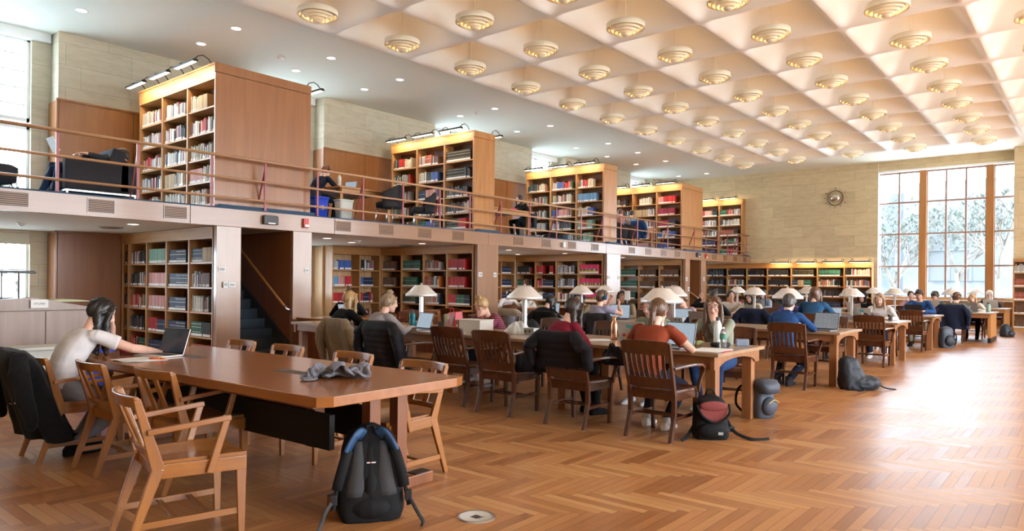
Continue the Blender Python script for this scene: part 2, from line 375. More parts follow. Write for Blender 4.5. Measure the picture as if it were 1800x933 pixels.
# wood wainscot on the piers, upper and lower floor
def wains(a, b_, z0, z1, y, m, name):
    f = MB(); n = max(1, round((b_ - a) / 1.35)); wd = (b_ - a) / n
    for q in range(n): f.bx(a + q * wd + .006, a + (q + 1) * wd - .006, y - .03, y, z0, z1)
    f.bx(a - .035, a, y - .03, y + .45, z0, z1); f.bx(b_, b_ + .03, y - .03, y + .45, z0, z1)
    f.bx(a - .04, b_ + .04, y - .05, y, z1, z1 + .04)
    struct(f.obj(name, m, bevel=.004))
for i, (a, b_) in enumerate(piers[1:]):
    wains(a, b_, ZB, 4.76, 15.0, 'panel_mid', 'wall_panel_%d' % (i + 1))
    wains(a, b_, 0, ZS - .04, 15.0, 'sunlit_oak' if i == 1 else 'panel_red', 'wall_panel_low_%d' % (i + 1))
# windows in the left wall: upper (louvred lights) and lower
def leftwin(k, a, b_):
    for nm, z0, z1, bars in (('window_%d' % (k * 2), 4.36, 5.93, 5), ('window_%d' % (k * 2 + 1), 3.0, 4.28, 0)):
        f = MB()
        xs = [(a, a + .07), (b_ - .07, b_)]; mid = (a + b_) / 2
        for p, q in xs: f.bx(p, q, 15.5, 15.6, z0, z1)
        f.bx(mid - .04, mid + .04, 15.5, 15.6, z0, z1)
        f.bx(a, b_, 15.5, 15.6, z0, z0 + .07); f.bx(a, b_, 15.5, 15.6, z1 - .07, z1)
        for q in range(1, bars): z = z0 + (z1 - z0) * q / bars; f.bx(a, b_, 15.52, 15.57, z - .012, z + .012)
        fr = struct(f.obj(nm, 'white_paint', bevel=.004))
        g = MB(); g.bx(a + .05, b_ - .05, 15.54, 15.545, z0 + .05, z1 - .05); g.obj('window_pane', 'window_glass', fr)
    f = MB(); f.bx(a - .1, b_ + .28, 15.34, 15.6, 5.90, ZC)
    struct(f.obj('trim_%d' % (k + 10), 'white_paint'))
    f = MB(); f.bx(a, b_, 15.5, 15.58, 1.0, 1.06); f.bx(a, b_, 15.5, 15.58, 2.14, 2.2); f.bx(a, b_, 15.52, 15.56, 1.56, 1.585)
    f.bx(a, a + .06, 15.5, 15.58, 1, 2.2); f.bx(b_ - .06, b_, 15.5, 15.58, 1, 2.2); f.bx((a + b_) / 2 - .03, (a + b_) / 2 + .03, 15.5, 15.58, 1, 2.2)
    fr = struct(f.obj('window_%d' % (k + 20), 'white_paint')); g = MB(); g.bx(a + .05, b_ - .05, 15.54, 15.545, 1.05, 2.15); g.obj('window_pane', 'window_glass', fr)
    portal('window_portal', ((a + b_) / 2, 15.75, 4.4), b_ - a, 3.2, (0, -1, 0))
for k in range(5): leftwin(k + 1, piers[k][1] + .0, piers[k + 1][0] - .3)
bl = MB(); bl.bx(2.0, 4.28, 15.42, 15.44, 2.07, 2.31); bl.bx(2.0, 4.28, 15.41, 15.45, 2.045, 2.075); bl.cyl((0, 0), .035, 2.0, 4.28, 10, M=Matrix.Translation((0, 15.43, 2.29)) @ Matrix.Rotation(PI / 2, 4, 'Y'))
tag(bl.obj('roller_blind', 'blind'), 'pale fabric roller blind pulled a little down over the lower left window', 'blind')

# far window: pilasters, mullions, panes
f = MB()
for y in (4.80, 2.77): f.bx(29.12, 29.34, y - .10, y + .12, .95, 5.66)
f.bx(29.1, 29.3, 2.0, WL, .93, 1.03)
fr = struct(f.obj('window_30', 'oak_v', bevel=.006))
f = MB(); ys = {0: (6.27, 4.92), 1: (4.70, 2.89), 2: (2.67, 1.75)}
for k, (a, b_) in ys.items():
    n_ = (2, 3, 1)[k]
    for q in range(0, n_ + 1):
        y = a + (b_ - a) * q / n_; f.bx(29.2, 29.27, y - .03, y + .03, 1.0, 5.66)
    for z in (1.02, 2.16, 3.35, 4.52, 5.63): f.bx(29.19, 29.28, b_, a, z - .03, z + .03)
struct(f.obj('window_31', 'mullion'))
f = MB(); f.bx(29.235, 29.24, 1.75, WL, 1.0, 5.66); struct(f.obj('window_32', 'window_glass'))

# ceiling: flat borders and the field of cloister-vaulted coffers
S = 1.87; CX0, CY0 = 26.55, 11.02; NI, NJ = 15, 10
xe, ye = CX0 - NI * S, CY0 - NJ * S
f = MB()
f.bx(XBK, XW, CY0, 16.0, ZC, ZC + .3); f.bx(CX0, XW, YR, CY0, ZC, ZC + .3); f.bx(XBK, xe, YR, CY0, ZC, ZC + .3); f.bx(xe, CX0, YR, ye, ZC, ZC + .3)
struct(f.obj('ceiling', 'ceiling_white'))
def coffer_h(u, v):
    m_ = min(1, (abs(u) ** 12 + abs(v) ** 12) ** (1 / 12)); e = (1 - m_) * S / 2
    if e < .105: return -.035 + .06 * (1 - math.cos(e / .105 * PI / 2))
    t = (e - .105) / (S / 2 - .105); return .025 + .60 * (1 - (1 - t) ** 2.7)
G = 26; hs = [[0] * (G + 1) for _ in range(G + 1)]
# finer sampling near the ridges
cs = []
for q in range(G + 1):
    t = q / G * 2 - 1; cs.append(math.copysign(1 - (1 - abs(t)) ** 1.5, t))
for a in range(G + 1):
    for b_ in range(G + 1): hs[a][b_] = coffer_h(cs[a], cs[b_])
f = MB(); cell_f = [(a * (G + 1) + b_, (a + 1) * (G + 1) + b_, (a + 1) * (G + 1) + b_ + 1, a * (G + 1) + b_ + 1) for a in range(G) for b_ in range(G)]
for i in range(NI):
    for j in range(NJ):
        cx_, cy_ = CX0 - (i + .5) * S, CY0 - (j + .5) * S
        f.add([(cx_ + cs[a] * S / 2, cy_ + cs[b_] * S / 2, ZC + hs[a][b_]) for a in range(G + 1) for b_ in range(G + 1)], cell_f, 0, True)
me = bpy.data.meshes.new('ceiling_coffers'); me.from_pydata([tuple(p) for p in f.v], [], f.f); me.polygons.foreach_set('use_smooth', f.s); me.materials.append(MATS['coffer_white'])
o = bpy.data.objects.new('ceiling_coffers', me); COL.objects.link(o); struct(o)
f = MB(); f.bx(XBK - .3, XW + .6, YR - .3, 16, ZC + .62, ZC + .8); struct(f.obj('ceiling_slab', 'ceiling_white'))
f = MB(); f.bx(xe, CX0, CY0 - .0, CY0 + .045, ZC - .028, ZC); f.bx(CX0, CX0 + .045, ye, CY0 + .045, ZC - .028, ZC); struct(f.obj('trim_3', 'ceiling_white', bevel=.01))

# balcony: slab, carpet, fascia, columns
f = MB(); f.bx(XBK, 6.14, YB + .04, 15.02, ZS, ZB - .02); f.bx(6.14, 7.14, YB + .04, 11.4, ZS, ZB - .02); f.bx(6.14, 7.14, 15.0, 15.4, ZS, ZB - .02); f.bx(7.14, 23.24, YB + .04, 15.45, ZS, ZB - .02)
f.bx(23.24, 24.18, YB + .04, 11.4, ZS, ZB - .02); f.bx(24.18, XW, YB + .04, 15.45, ZS, ZB - .02); f.bx(XBK, 6.14, 15.0, 15.45, ZS, ZB - .02)
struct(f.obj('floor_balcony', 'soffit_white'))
f = MB(); f.bx(XBK, XW, YB - .01, 15.45, ZB - .02, ZB); struct(f.obj('floor_balcony_carpet', 'carpet_blue'))
f = MB(); js = [XBK, 1.2, 5.27, 8.03, 12.42, 17.66, 22.9, 24.6, XW]
for a, b_ in zip(js, js[1:]): f.bx(a + .004, b_ - .004, YB, YB + .05, ZS - .005, ZB)
struct(f.obj('trim_4', 'fascia', bevel=.005))
for k, (a, b_) in enumerate([(5.71, 6.14), (7.14, 7.53), (12.05, 12.79), (17.7, 18.48), (22.88, 23.24), (24.18, 24.57), (.3, .7)]):
    f = MB(); f.bx(a, b_, YB + .0, YB + .095, 0, ZS - .005); struct(f.obj('wall_column_%d' % (k + 1), 'column', bevel=.006))
# stair enclosures and stairs
def stair(k, x0, x1):
    f = MB(); f.bx(x1, x1 + .06, YB + .095, 15.0, 0, ZS); f.bx(x0 - .06, x0, YB + .095, 15.0, 0, ZS)
    n_ = 15; rise, run = ZB / n_, .255
    struct(f.obj('wall_stair_%d' % k, 'panel_red'))
    f = MB()
    for q in range(n_): f.bx(x0, x1, YB + .12 + q * run, YB + .12 + (q + 1) * run + .02, 0, (q + 1) * rise)
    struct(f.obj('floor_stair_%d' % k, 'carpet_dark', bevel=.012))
    # raking panel beside the steps (low skirting line)
    f = MB(); f.prism([(YB + .1, 0), (YB + .1, .32), (YB + .1 + 14 * run, ZB), (YB + .1 + 15 * run, ZB), (YB + .1 + 15 * run, 0)], x1 - .025, x1, axis='X'); struct(f.obj('trim_%d' % (k + 4), 'dark_grey'))
    t = thing('handrail', ('round wooden handrail sloping up the stair wall near the front', 'round wooden handrail on the far stair behind the study lamps')[k - 1], 'handrail', (x1 - .09, YB + .12, .95))
    f = MB(); f.tube([(0, 0, 0), (0, 3.2, 3.2 * rise / run)], .023, 10, 0); f.obj('rail', 'chair_oak_h', t)
    f = MB(); f.tube([(0, 0, 0), (0, -.03, -.005), (0, -.05, -.04), (.05, -.05, -.06), (.088, -.05, -.06)], .022, 10, 0)
    f.obj('end_return', 'steel', t)
    for q in (.3, 1.6, 2.9): z = q * rise / run; f = MB(); f.tube([(0, q, z - .02), (.03, q, z - .07), (.088, q, z - .07)], .008, 6, 0); f.obj('bracket', 'steel', t)
stair(1, 6.14, 7.14); stair(2, 23.24, 24.18)
f = MB(); f.bx(0, .02, 0, .2, 0, .03)
# air grilles in the fascia
gx = [(2.75, 3.07), (3.78, 4.15), (4.85, 5.23), (8.04, 8.44), (9.11, 9.49), (10.18, 10.55), (11.21, 11.58), (13.36, 13.72), (14.52, 14.9), (15.71, 16.06), (16.86, 17.22), (18.97, 19.33), (20.01, 20.37), (21.05, 21.41), (22.07, 22.42), (25.13, 25.48), (26.14, 26.49), (27.13, 27.47), (28.13, 28.47)]
t = thing('air_grille', '', 'vent', (0, YB, 2.36), 0, 'air grilles along the balcony front')
f = MB(); f.bx(0, .37, -.012, 0, 0, .012); f.bx(0, .37, -.012, 0, .198, .21); f.bx(0, .012, -.012, 0, .012, .198); f.bx(.358, .37, -.012, 0, .012, .198); f.obj('frame', 'column', t)
f = MB(); f.bx(.012, .358, -.003, -.0005, .012, .198); f.obj('backing', 'black_plastic', t)
f = MB()
for q in range(7): z = .025 + q * .026; f.bx(.014, .356, -.011, -.002, z, z + .009)
f.obj('slat', 'oak_x', t)
for k, (a, b_) in enumerate(gx):
    lab = 'slatted wooden air grille in the balcony front, %s from the left' % ORD[k]
    if k == 0: t.location.x = a - .05; t['label'] = lab
    else: dup(t, (a, YB, 2.36), 0, lab)
# balcony railing: posts, three rails
t = thing('balcony_railing', 'three-bar wooden railing on dusky red posts along the whole balcony edge', 'railing', (0, 0, ZB))
zr = [.17, .50, .86]
for z, r_ in zip(zr, (.02, .02, .025)):
    f = MB(); f.tube([(XBK + .2, YB + .03, z), (XW - .12, YB + .03, z)], r_, 8); f.obj('rail', 'rail_wood', t)
px = [2.35, 3.42, 4.49, 5.64, 6.61, 7.68, 8.74, 9.78, 10.86, 11.83, 12.93, 14.07, 15.23, 16.4, 17.57, 18.57, 19.58, 20.66, 21.63, 22.65, 23.7, 24.67, 25.7, 26.68, 27.71, 28.6]
for k, x in enumerate(px):
    f = MB(); f.bx(x - .02, x + .02, YB + .045, YB + .065, 0, .84)
    if k % 2 == 0 : f.bar((x + .0, YB + .34, 0), (x, YB + .06, .74), .034, .014)
    f.bx(x - .03, x + .03, YB + .03, YB + .075, 0, .012)
    f.obj('post', 'rail_post', t)
# ================================================================ BOOKCASES AND BOOKS
rng = random.Random(7)
BOOKS = []      # (world matrix, colour, proto kind, run label, run id)
PAL = {
 'N': ([(.02, .035, .085)], .235, .035, 'band', 'navy'), 'G': ([(.03, .13, .08)], .25, .036, 'band', 'dark green'), 'g': ([(.24, .42, .33)], .27, .022, 'tag', 'pale green'),
 'P': ([(.62, .30, .26), (.66, .36, .32), (.60, .27, .25)], .25, .028, 'tag', 'salmon pink'), 'R': ([(.50, .025, .03)], .26, .036, 'tag', 'red'), 'C': ([(.36, .03, .06)], .25, .034, 'tag', 'crimson'),
 'B': ([(.13, .065, .035), (.15, .075, .04)], .24, .032, 'tag', 'brown'), 'K': ([(.014, .014, .016), (.02, .018, .018)], .25, .036, 'tag', 'black'),
 'S': ([(.016, .014, .012)], .26, .036, 'gold', 'black gold-banded'), 'U': ([(.05, .12, .40)], .24, .04, 'tag', 'blue'), 'u': ([(.16, .33, .55)], .25, .03, 'tag', 'sky blue'),
 'T': ([(.50, .36, .20), (.46, .33, .18)], .25, .04, 'plain', 'tan'), 'H': ([(.75, .05, .16)], .28, .022, 'pied', 'hot pink'), 'E': ([(.06, .09, .05), (.08, .10, .06)], .24, .032, 'tag', 'olive'),
 'W': ([(.74, .75, .74), (.66, .68, .69), (.78, .76, .70), (.42, .45, .50), (.14, .18, .24), (.30, .08, .08)], .25, .026, 'tag', 'whitish'),
 'L': ([(.62, .58, .48), (.55, .53, .46), (.66, .62, .54), (.58, .42, .34), (.40, .42, .42)], .26, .026, 'tag', 'pale'),
 'D': ([(.03, .035, .05), (.05, .04, .04), (.02, .05, .06), (.10, .03, .03), (.03, .03, .03), (.16, .15, .14), (.04, .08, .12)], .25, .032, 'tag', 'dark'),
 'M': ([(.04, .05, .08), (.62, .62, .60), (.74, .72, .68), (.08, .16, .26), (.48, .05, .04), (.05, .14, .10), (.60, .58, .50), (.34, .24, .12), (.10, .06, .05), (.16, .32, .36), (.62, .20, .05), (.20, .08, .14)], .25, .030, 'tag', 'assorted'),
 'r': ([(.52, .04, .04), (.58, .12, .10), (.45, .03, .05), (.55, .40, .34), (.12, .03, .03)], .25, .030, 'tag', 'reddish'),
 'A': ([(.42, .10, .05), (.34, .08, .04)], .26, .034, 'band', 'rust'),
}
CNAME = [('black', (.02, .02, .02)), ('navy', (.03, .04, .09)), ('red', (.50, .04, .04)), ('white', (.62, .61, .58)), ('grey', (.40, .42, .42)), ('green', (.05, .14, .10)), ('teal', (.14, .32, .36)), ('tan', (.50, .36, .20)), ('brown', (.13, .07, .04)), ('blue', (.08, .16, .30)), ('orange', (.62, .20, .05)), ('pink', (.62, .30, .27)), ('plum', (.2, .08, .14)), ('slate', (.2, .24, .3)), ('pale green', (.24, .42, .33)), ('ochre', (.34, .24, .12)), ('charcoal', (.1, .1, .1))]
def cname(c): return min(CNAME, key=lambda q: sum((a - b_) ** 2 for a, b_ in zip(q[1], c)))[0]
def fill(root_M, x0, x1, z, room, code, where, hscale=1.0):
    """one shelf compartment: code such as 'NN', 'M', 'G.' (each letter an equal share, '.' leaves it empty)"""
    n = len(code); wseg = (x1 - x0) / n; x = x0 + .008; idx = 0
    for k, ch in enumerate(code):
        if ch == '.': x = x0 + (k + 1) * wseg; continue
        cols, h0, w0, proto, nm = PAL[ch]; end = x0 + (k + 1) * wseg - (.01 if k == n - 1 else 0)
        mixed = len(cols) > 3
        # the row leaves a small gap at its right end
        if k == n - 1: end -= rng.uniform(.02, .14 if not mixed else .2)
        h0r = min(h0 * hscale, room - .04)
        while True:
            wd = w0 * (rng.uniform(.55, 1.5) if mixed else rng.uniform(.94, 1.06))
            if x + wd > end: break
            h = h0r * (rng.uniform(.78, 1.12) if mixed else rng.uniform(.995, 1.005)); h = min(h, room - .02)
            dp = rng.uniform(.17, .215) if mixed else .2
            c = rng.choice(cols); j = rng.uniform(.85, 1.15) if mixed else rng.uniform(.72, 1.25); c = tuple(q * j for q in c)
            pr = proto if (proto != 'tag' or rng.random() < .9) else 'plain'
            y0 = .035 + (rng.uniform(0, .025) if mixed else 0)
            BOOKS.append((root_M, (x, y0, z), (wd * .93, dp, h), c, pr, nm, where, idx, mixed)); idx += 1
            x += wd
def bookcase(label, loc, rz, widths, zs, ztop, H, depth, codes, where, mats=('shelf_v', 'shelf_x'), body=None, endp=None, plinth=.07, name='bookcase', end_right=True, end_left=True):
    t = thing(name, label, 'bookcase', loc, rz)
    M = Matrix.Translation(loc) @ Matrix.Rotation(rz, 4, 'Z'); W = sum(widths); th = .028
    xs = [0]
    for q in widths: xs.append(xs[-1] + q)
    for k, x in enumerate(xs):
        w_ = .022 if 0 < k < len(xs) - 1 else .02
        a, b_ = (x - w_, x + w_) if 0 < k < len(xs) - 1 else ((x, x + .035) if k == 0 else (x - .035, x))
        f = MB(); f.bx(a, b_, 0, depth, 0, ztop + .01); f.obj('upright', mats[0], t, bevel=.003)
    for r_, z in enumerate(zs):
        for k in range(len(widths)):
            f = MB(); f.bx(xs[k] + .022, xs[k + 1] - .022, .018, depth - .012, z - th, z); f.obj('shelf', mats[1], t)
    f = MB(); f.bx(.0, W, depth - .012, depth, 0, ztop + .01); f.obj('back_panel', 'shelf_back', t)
    f = MB(); f.bx(-.0, W, -.012, depth, ztop, H - .03); f.bx(-.012, W + .012, -.028, depth, H - .03, H); f.obj('cornice', 'oak_x' if not mats[0].startswith('shelf') else mats[1], t, bevel=.004)
    f = MB(); f.bx(.0, W, .0, depth, 0, zs[0] - th); f.obj('plinth', mats[1], t)
    if body:
        f = MB(); f.bx(.0, W, depth, body, 0, H - .03); f.obj('carcass', 'panel_mid', t)
    if endp:
        f = MB(); f.bx(W, W + .03, -.012, body or depth, 0, H - .16); f.bx(W - .001, W + .042, -.028, body or depth, H - .155, H); f.obj('end_panel', endp, t, bevel=.004)
    for r_, row in enumerate(codes):          # rows from the top down
        z = zs[len(zs) - 1 - r_]; top = ztop if r_ == 0 else zs[len(zs) - r_] - th
        for k, code in enumerate(row.split()):
            if code == '-': continue
            fill(M, xs[k] + .024, xs[k + 1] - .024, z, top - z, code, '%s shelf down, %s bay, %s' % (ORD[r_], ORD[k], where))
    return t
HP = -PI / 2
zlow = [.04, .436, .86, 1.285, 1.71]
t_lc1 = bookcase('tall oak bookcase filled with navy and pink sets left of the carpeted stairs', (5.72, 14.93, 0), HP, [.30, .83, .83, .87, .86], zlow, 2.10, 2.30, .34,
  ['D WD g N NT', 'D DM P N WB', 'D rM P N WW', 'D DD RN N GK', 'D rG N N A'], 'bookcase left of stairs')
bookcase('oak bookcase of brown, green and red sets left of the first wide column', (12.05, 14.60, 0), HP, [.80, .83, .84, .88], zlow, 2.10, 2.30, .38,
  ['BB. GG MM. RR.', 'BB. GG. AM. RR.', 'BB. EE. MM. RGN', 'BB. RU. MM. MAA', 'BB. NN. MM. AAA'], 'bookcase by first wide column')
bookcase('two-bay oak bookcase of blue and red volumes beside the sunlit panel', (10.52, 14.62, 0), 0, [.86, .67], zlow, 2.10, 2.30, .38,
  ['WUU. KWW.', 'uPR. UNN.', 'RRR. rNr.', 'RDD. Ar.', 'DD. BB.'], 'two-bay bookcase behind the carrels')
bookcase('oak bookcase with bright red and hot pink rows left of the second wide column', (17.7, 14.60, 0), HP, [.80, .83, .84, .88], zlow, 2.10, 2.30, .38,
  ['KKM R.R WM HHH', 'GMK rNN WDM HHH', 'DM. WNU MMM HHH', 'NM gG DM R', 'DD DD MM MM'], 'bookcase by second wide column')
bookcase('two-bay oak bookcase of dark blue sets behind the first wide column', (16.32, 14.62, 0), 0, [.68, .68], zlow, 2.10, 2.30, .38,
  ['W. NN', 'g. NN', 'D. NN', 'D. N.', 'D. D.'], 'two-bay bookcase past first wide column')
bookcase('oak bookcase of matching green and brown sets left of the far stairs', (22.88, 14.60, 0), HP, [.80, .83, .84, .88], zlow, 2.10, 2.30, .38,
  ['DD GGG BBB BBB', 'DD GGG BBB BBB', 'DD GGG BBB BBB', 'DD GGG AAB BBB', 'DD GG BB BB'], 'bookcase by far stairs')
zfar = [.13, .544, .976, 1.385, 1.79]
for k in range(1): pass
bookcase('long low oak bookcase along the far stone wall under small black lamps', (28.66, 13.9, 0), HP, [.96, .95, .85, .85, .96, 1.0, .98, .98], zfar, 2.11, 2.32, .33,
  ['DD DD KKK KKK KKK SSS GGG KMLL', 'DD DD MMM KKK KKK NTG. MMK MM', 'DD DD MT. KKK DD. LKK DDK ABE', 'DD DD AA DD DD DD NN AA', 'DD DD DD DD DD DD DD DD'][0:5], 'long far bookcase', mats=('shelf_v', 'oak_x'))
bookcase('oak bookcase of brown sets at the right edge past the tall window', (28.0, 2.04, 0), HP, [.9, .9, .9], [.1, .56, 1.0, 1.44, 1.9], 2.25, 2.36, .33,
  ['LL LL LL', 'AAA AAA AAA', 'AAA AAA AAA', 'BBB BBB BBB', 'BBB BBB BBB'], 'right edge bookcase')
ub = [.09, .48, .88, 1.32, 1.75]
bookcase('huge oak book stack with a broad blank end on the balcony above the stairs', (5.81, 14.38, ZB), HP, [.99, 1.0, 1.0], ub, 2.18, 2.45, .32,
  ['LW WW LT.', 'WW WWD WrW', 'rW WW LW', 'WW TL PL', 'rL LL LL.'], 'balcony stack above the stairs', body=1.85, endp='panel_mid')  # whitish rows: lamp and daylight glare put into the cover colours
bookcase('oak balcony book stack with black gold-banded sets in its right bay', (12.19, 14.38, ZB), HP, [.99, 1.0, 1.0], ub, 2.18, 2.42, .32,
  ['DRL. WAM. SSS', 'MM. LMU. SSD', 'MW. NPM DDD', 'MM. WWM DDL', 'DM GUS SSR.'], 'second balcony stack', body=.73, endp='oak_v')
bookcase('oak balcony book stack with a pale blue row, third along', (17.93, 14.38, ZB), HP, [.99, 1.0, 1.0], ub, 2.18, 2.42, .32,
  ['DL LUrM MrL..', 'MM MML uuu.', 'WM UPM LLU..', 'WW WDD gAg..', 'WW MDM Gg..'], 'third balcony stack', body=.73, endp='oak_v')
bookcase('oak balcony book stack with red and crimson rows, fourth along', (23.12, 14.38, ZB), HP, [.99, 1.0, 1.0], ub, 2.18, 2.42, .32,
  ['ED. .LL. PRR.', 'MM TTW CCC.', 'MM LLM CCN.', 'PP PP. ULU.', 'MP PPM UUD.'], 'fourth balcony stack', body=1.7, endp='oak_v')
bookcase('oak balcony book stack nearest the far stone wall', (28.7, 14.38, ZB), HP, [.99, 1.0, 1.0], ub, 2.18, 2.42, .29,
  ['MM CPD GrW', 'MM AWW MLL', 'MM rMM AAD', 'DD NNN MGL', 'DD NNN GrM'], 'last balcony stack', endp='oak_v')
f = MB()
for a, b_ in ((5.81, 7.66), (12.19, 12.92), (17.93, 18.66), (23.12, 24.82), (28.7, 29)): f.bx(a, b_, YB + .09, 11.33, ZB, ZB + .06)
struct(f.obj('trim_9', 'carpet_blue', bevel=.01))
# book prototypes, unit size: spine on y = 0
plain('band_gold', (.55, .42, .16), .4); plain('band_pale', (.72, .73, .72), .6); plain('pied_mid', (.18, .10, .07), .6, noise_amt=.9, nscale=9); plain('pied_low', (.75, .55, .06), .6)
BM = {}
def bookmesh(kind):
    f = MB(); f.prism([(0, .06), (.14, .012), (.5, 0), (.86, .012), (1, .06), (1, .1), (0, .1)], 0, 1); f.bx(0, .09, .1, 1, 0, 1); f.bx(.91, 1, .1, 1, 0, 1); f.bx(.09, .91, .06, .96, .02, .97, 1)
    if kind in ('tag', 'band', 'gold', 'pied'): f.bx(.05, .95, -.012, .02, .04, .20, 2)
    if kind in ('band', 'gold'):
        for z in (.30, .62, .85): f.bx(.0, 1, -.006, 0, z, z + .025, 3)
    if kind == 'pied': f.bx(0, 1, -.008, 0, .17, .32, 4); f.bx(0, 1, -.008, 0, .32, .56, 5)
    o = f.obj('book_' + kind, ['book_cover', 'page', 'sticker', 'band_gold' if kind == 'gold' else 'band_pale', 'pied_low', 'pied_mid']); me = o.data; bpy.data.objects.remove(o); return me
for k in ('plain', 'tag', 'band', 'gold', 'pied'): BM[k] = bookmesh(k)
def bkey(b_):
    p = b_[0] @ Vector(b_[1]); d = (p - Vector((0, 0, 1.4))).dot(Fv)
    s_ = (p - Vector((0, 0, 1.4))).dot(Rv) / d * FPX + 900
    v_ = CY - (p - Vector((0, 0, 1.4))).dot(Uv) / d * FPX
    vis = 0 < s_ < 1800 and v_ < 640 and b_[6].find('first bay, bookcase left') < 0
    return (0 if vis else 1, d)
BOOKS.sort(key=bkey)
NIND = 300
for b_ in BOOKS[:NIND]:
    M, p, s_, c, kind, nm, where, idx, mixed = b_
    o = bpy.data.objects.new('book', BM[kind]); COL.objects.link(o)
    o.matrix_world = M @ Matrix.Translation(p) @ Matrix.Diagonal((*s_, 1)); o.color = (*c, 1)
    if mixed: tag(o, '%s book, %s from left, %s' % (cname(c), ORD[min(idx, 49)], where), 'book', 'books on ' + where)
    else: tag(o, '%s volume, %s from left, %s' % (nm, ORD[min(idx, 49)], where), 'book', 'matching %s volumes, %s' % (nm, where))
f = MB(); cols = []
for b_ in BOOKS[NIND:]:
    M, p, (wd, dp, h), c, kind, nm, where, idx, mixed = b_
    T = M @ Matrix.Translation(p); n0 = len(f.f)
    f.prism([(0, dp * .07), (wd * .2, .002), (wd * .8, .002), (wd, dp * .07), (wd, dp), (0, dp)], 0, h, 0, 'Z', T); cols += [c] * 8
    if kind != 'plain': f.bx(.002, wd - .002, -.003, .004, h * .04, h * .20, 0, T); cols += [(.88, .88, .86)] * 6
    if kind == 'gold':
        for z in (.3, .6, .85): f.bx(0, wd, -.0015, 0, h * z, h * (z + .025), 0, T); cols += [(.5, .38, .15)] * 6
    if kind == 'band':
        for z in (.62,): f.bx(0, wd, -.0015, 0, h * z, h * (z + .03), 0, T); cols += [(.45, .46, .45)] * 6
    if kind == 'pied': f.bx(0, wd, -.002, 0, h * .16, h * .30, 0, T); cols += [(.7, .5, .05)] * 6; f.bx(0, wd, -.002, 0, h * .30, h * .55, 0, T); cols += [rng.choice([(.05, .03, .03), (.5, .4, .3), (.25, .06, .05)])] * 6
me = bpy.data.meshes.new('shelved_books'); me.from_pydata([tuple(p) for p in f.v], [], f.f); me.materials.append(MATS['book_attr'])
ca = me.color_attributes.new('bcol', 'FLOAT_COLOR', 'CORNER'); arr = []
for p, c in zip(me.polygons, cols): arr += [*c, 1] * p.loop_total
ca.data.foreach_set('color', arr)
o = bpy.data.objects.new('shelved_books', me); COL.objects.link(o); tag(o, 'rows of assorted books filling the shelves of the more distant bookcases', 'books'); o['kind'] = 'stuff'
# picture lamps along the bookcase tops
def shelf_lamp(loc, rz, L, label, group, first=[None]):
    if first[0] is None:
        t = thing('shelf_lamp', label, 'lamp', loc, rz, group)
        f = MB(); f.prism([(-.05, -.02), (.045, -.02), (.03, .022), (-.02, .03), (-.05, .01)], -L / 2, L / 2, axis='X'); f.obj('trough', 'black_metal', t, bevel=.004)
        f = MB(); f.bx(-L / 2 + .03, L / 2 - .03, -.035, .03, -.024, -.0205); f.obj('tube', 'led_glow', t)
        for s_ in (-1, 1):
            f = MB(); f.tube([(s_ * L * .42, 0, .02), (s_ * L * .42 + .01, .06, .09), (s_ * L * .42 + .02, .14, .12), (s_ * L * .42 + .02, .24, .08), (s_ * L * .42 + .02, .30, -.0)], .009, 6); f.obj('arm', 'black_metal', t)
        l = bpy.data.lights.new('tube_light', 'AREA'); l.shape = 'RECTANGLE'; l.size = L * .85; l.size_y = .05; l.energy = 6.5; l.color = (1, .72, .40)
        lo = bpy.data.objects.new('tube_light', l); COL.objects.link(lo); lo.parent = t; lo.location = (0, .0, -.03); lo.rotation_euler = Vector((0, .75, -.65)).to_track_quat('-Z', 'Y').to_euler()
        first[0] = t; return t
    return dup(first[0], loc, rz, label, group)
nst = ['the stack above the stairs', 'the second balcony stack', 'the third balcony stack', 'the fourth balcony stack', 'the last balcony stack']
for k, x in enumerate((5.81, 12.19, 17.93, 23.12, 28.7)):
    for q in range(3):
        shelf_lamp((x - .27, 14.38 - .5 - q * .99, ZB + 2.455), HP, .74, 'slim black lamp on arms over %s, %s bay' % (nst[k], ORD[q]), 'lamps over the book stacks')
for k, (x, y) in enumerate(((7.92, 11.75), (13.2, 11.75))):
    shelf_lamp((x, y, ZB + 2.455), PI / 2, .74, 'slim black lamp peeking out behind %s' % nst[k], 'lamps over the book stacks')
for q, y in enumerate((9.7, 8.7, 7.7, 6.75)):
    shelf_lamp((28.40, y, 2.33), HP, .74, 'slim black lamp on the long far bookcase, %s from its window end' % ORD[3 - q], 'lamps on the far bookcase')
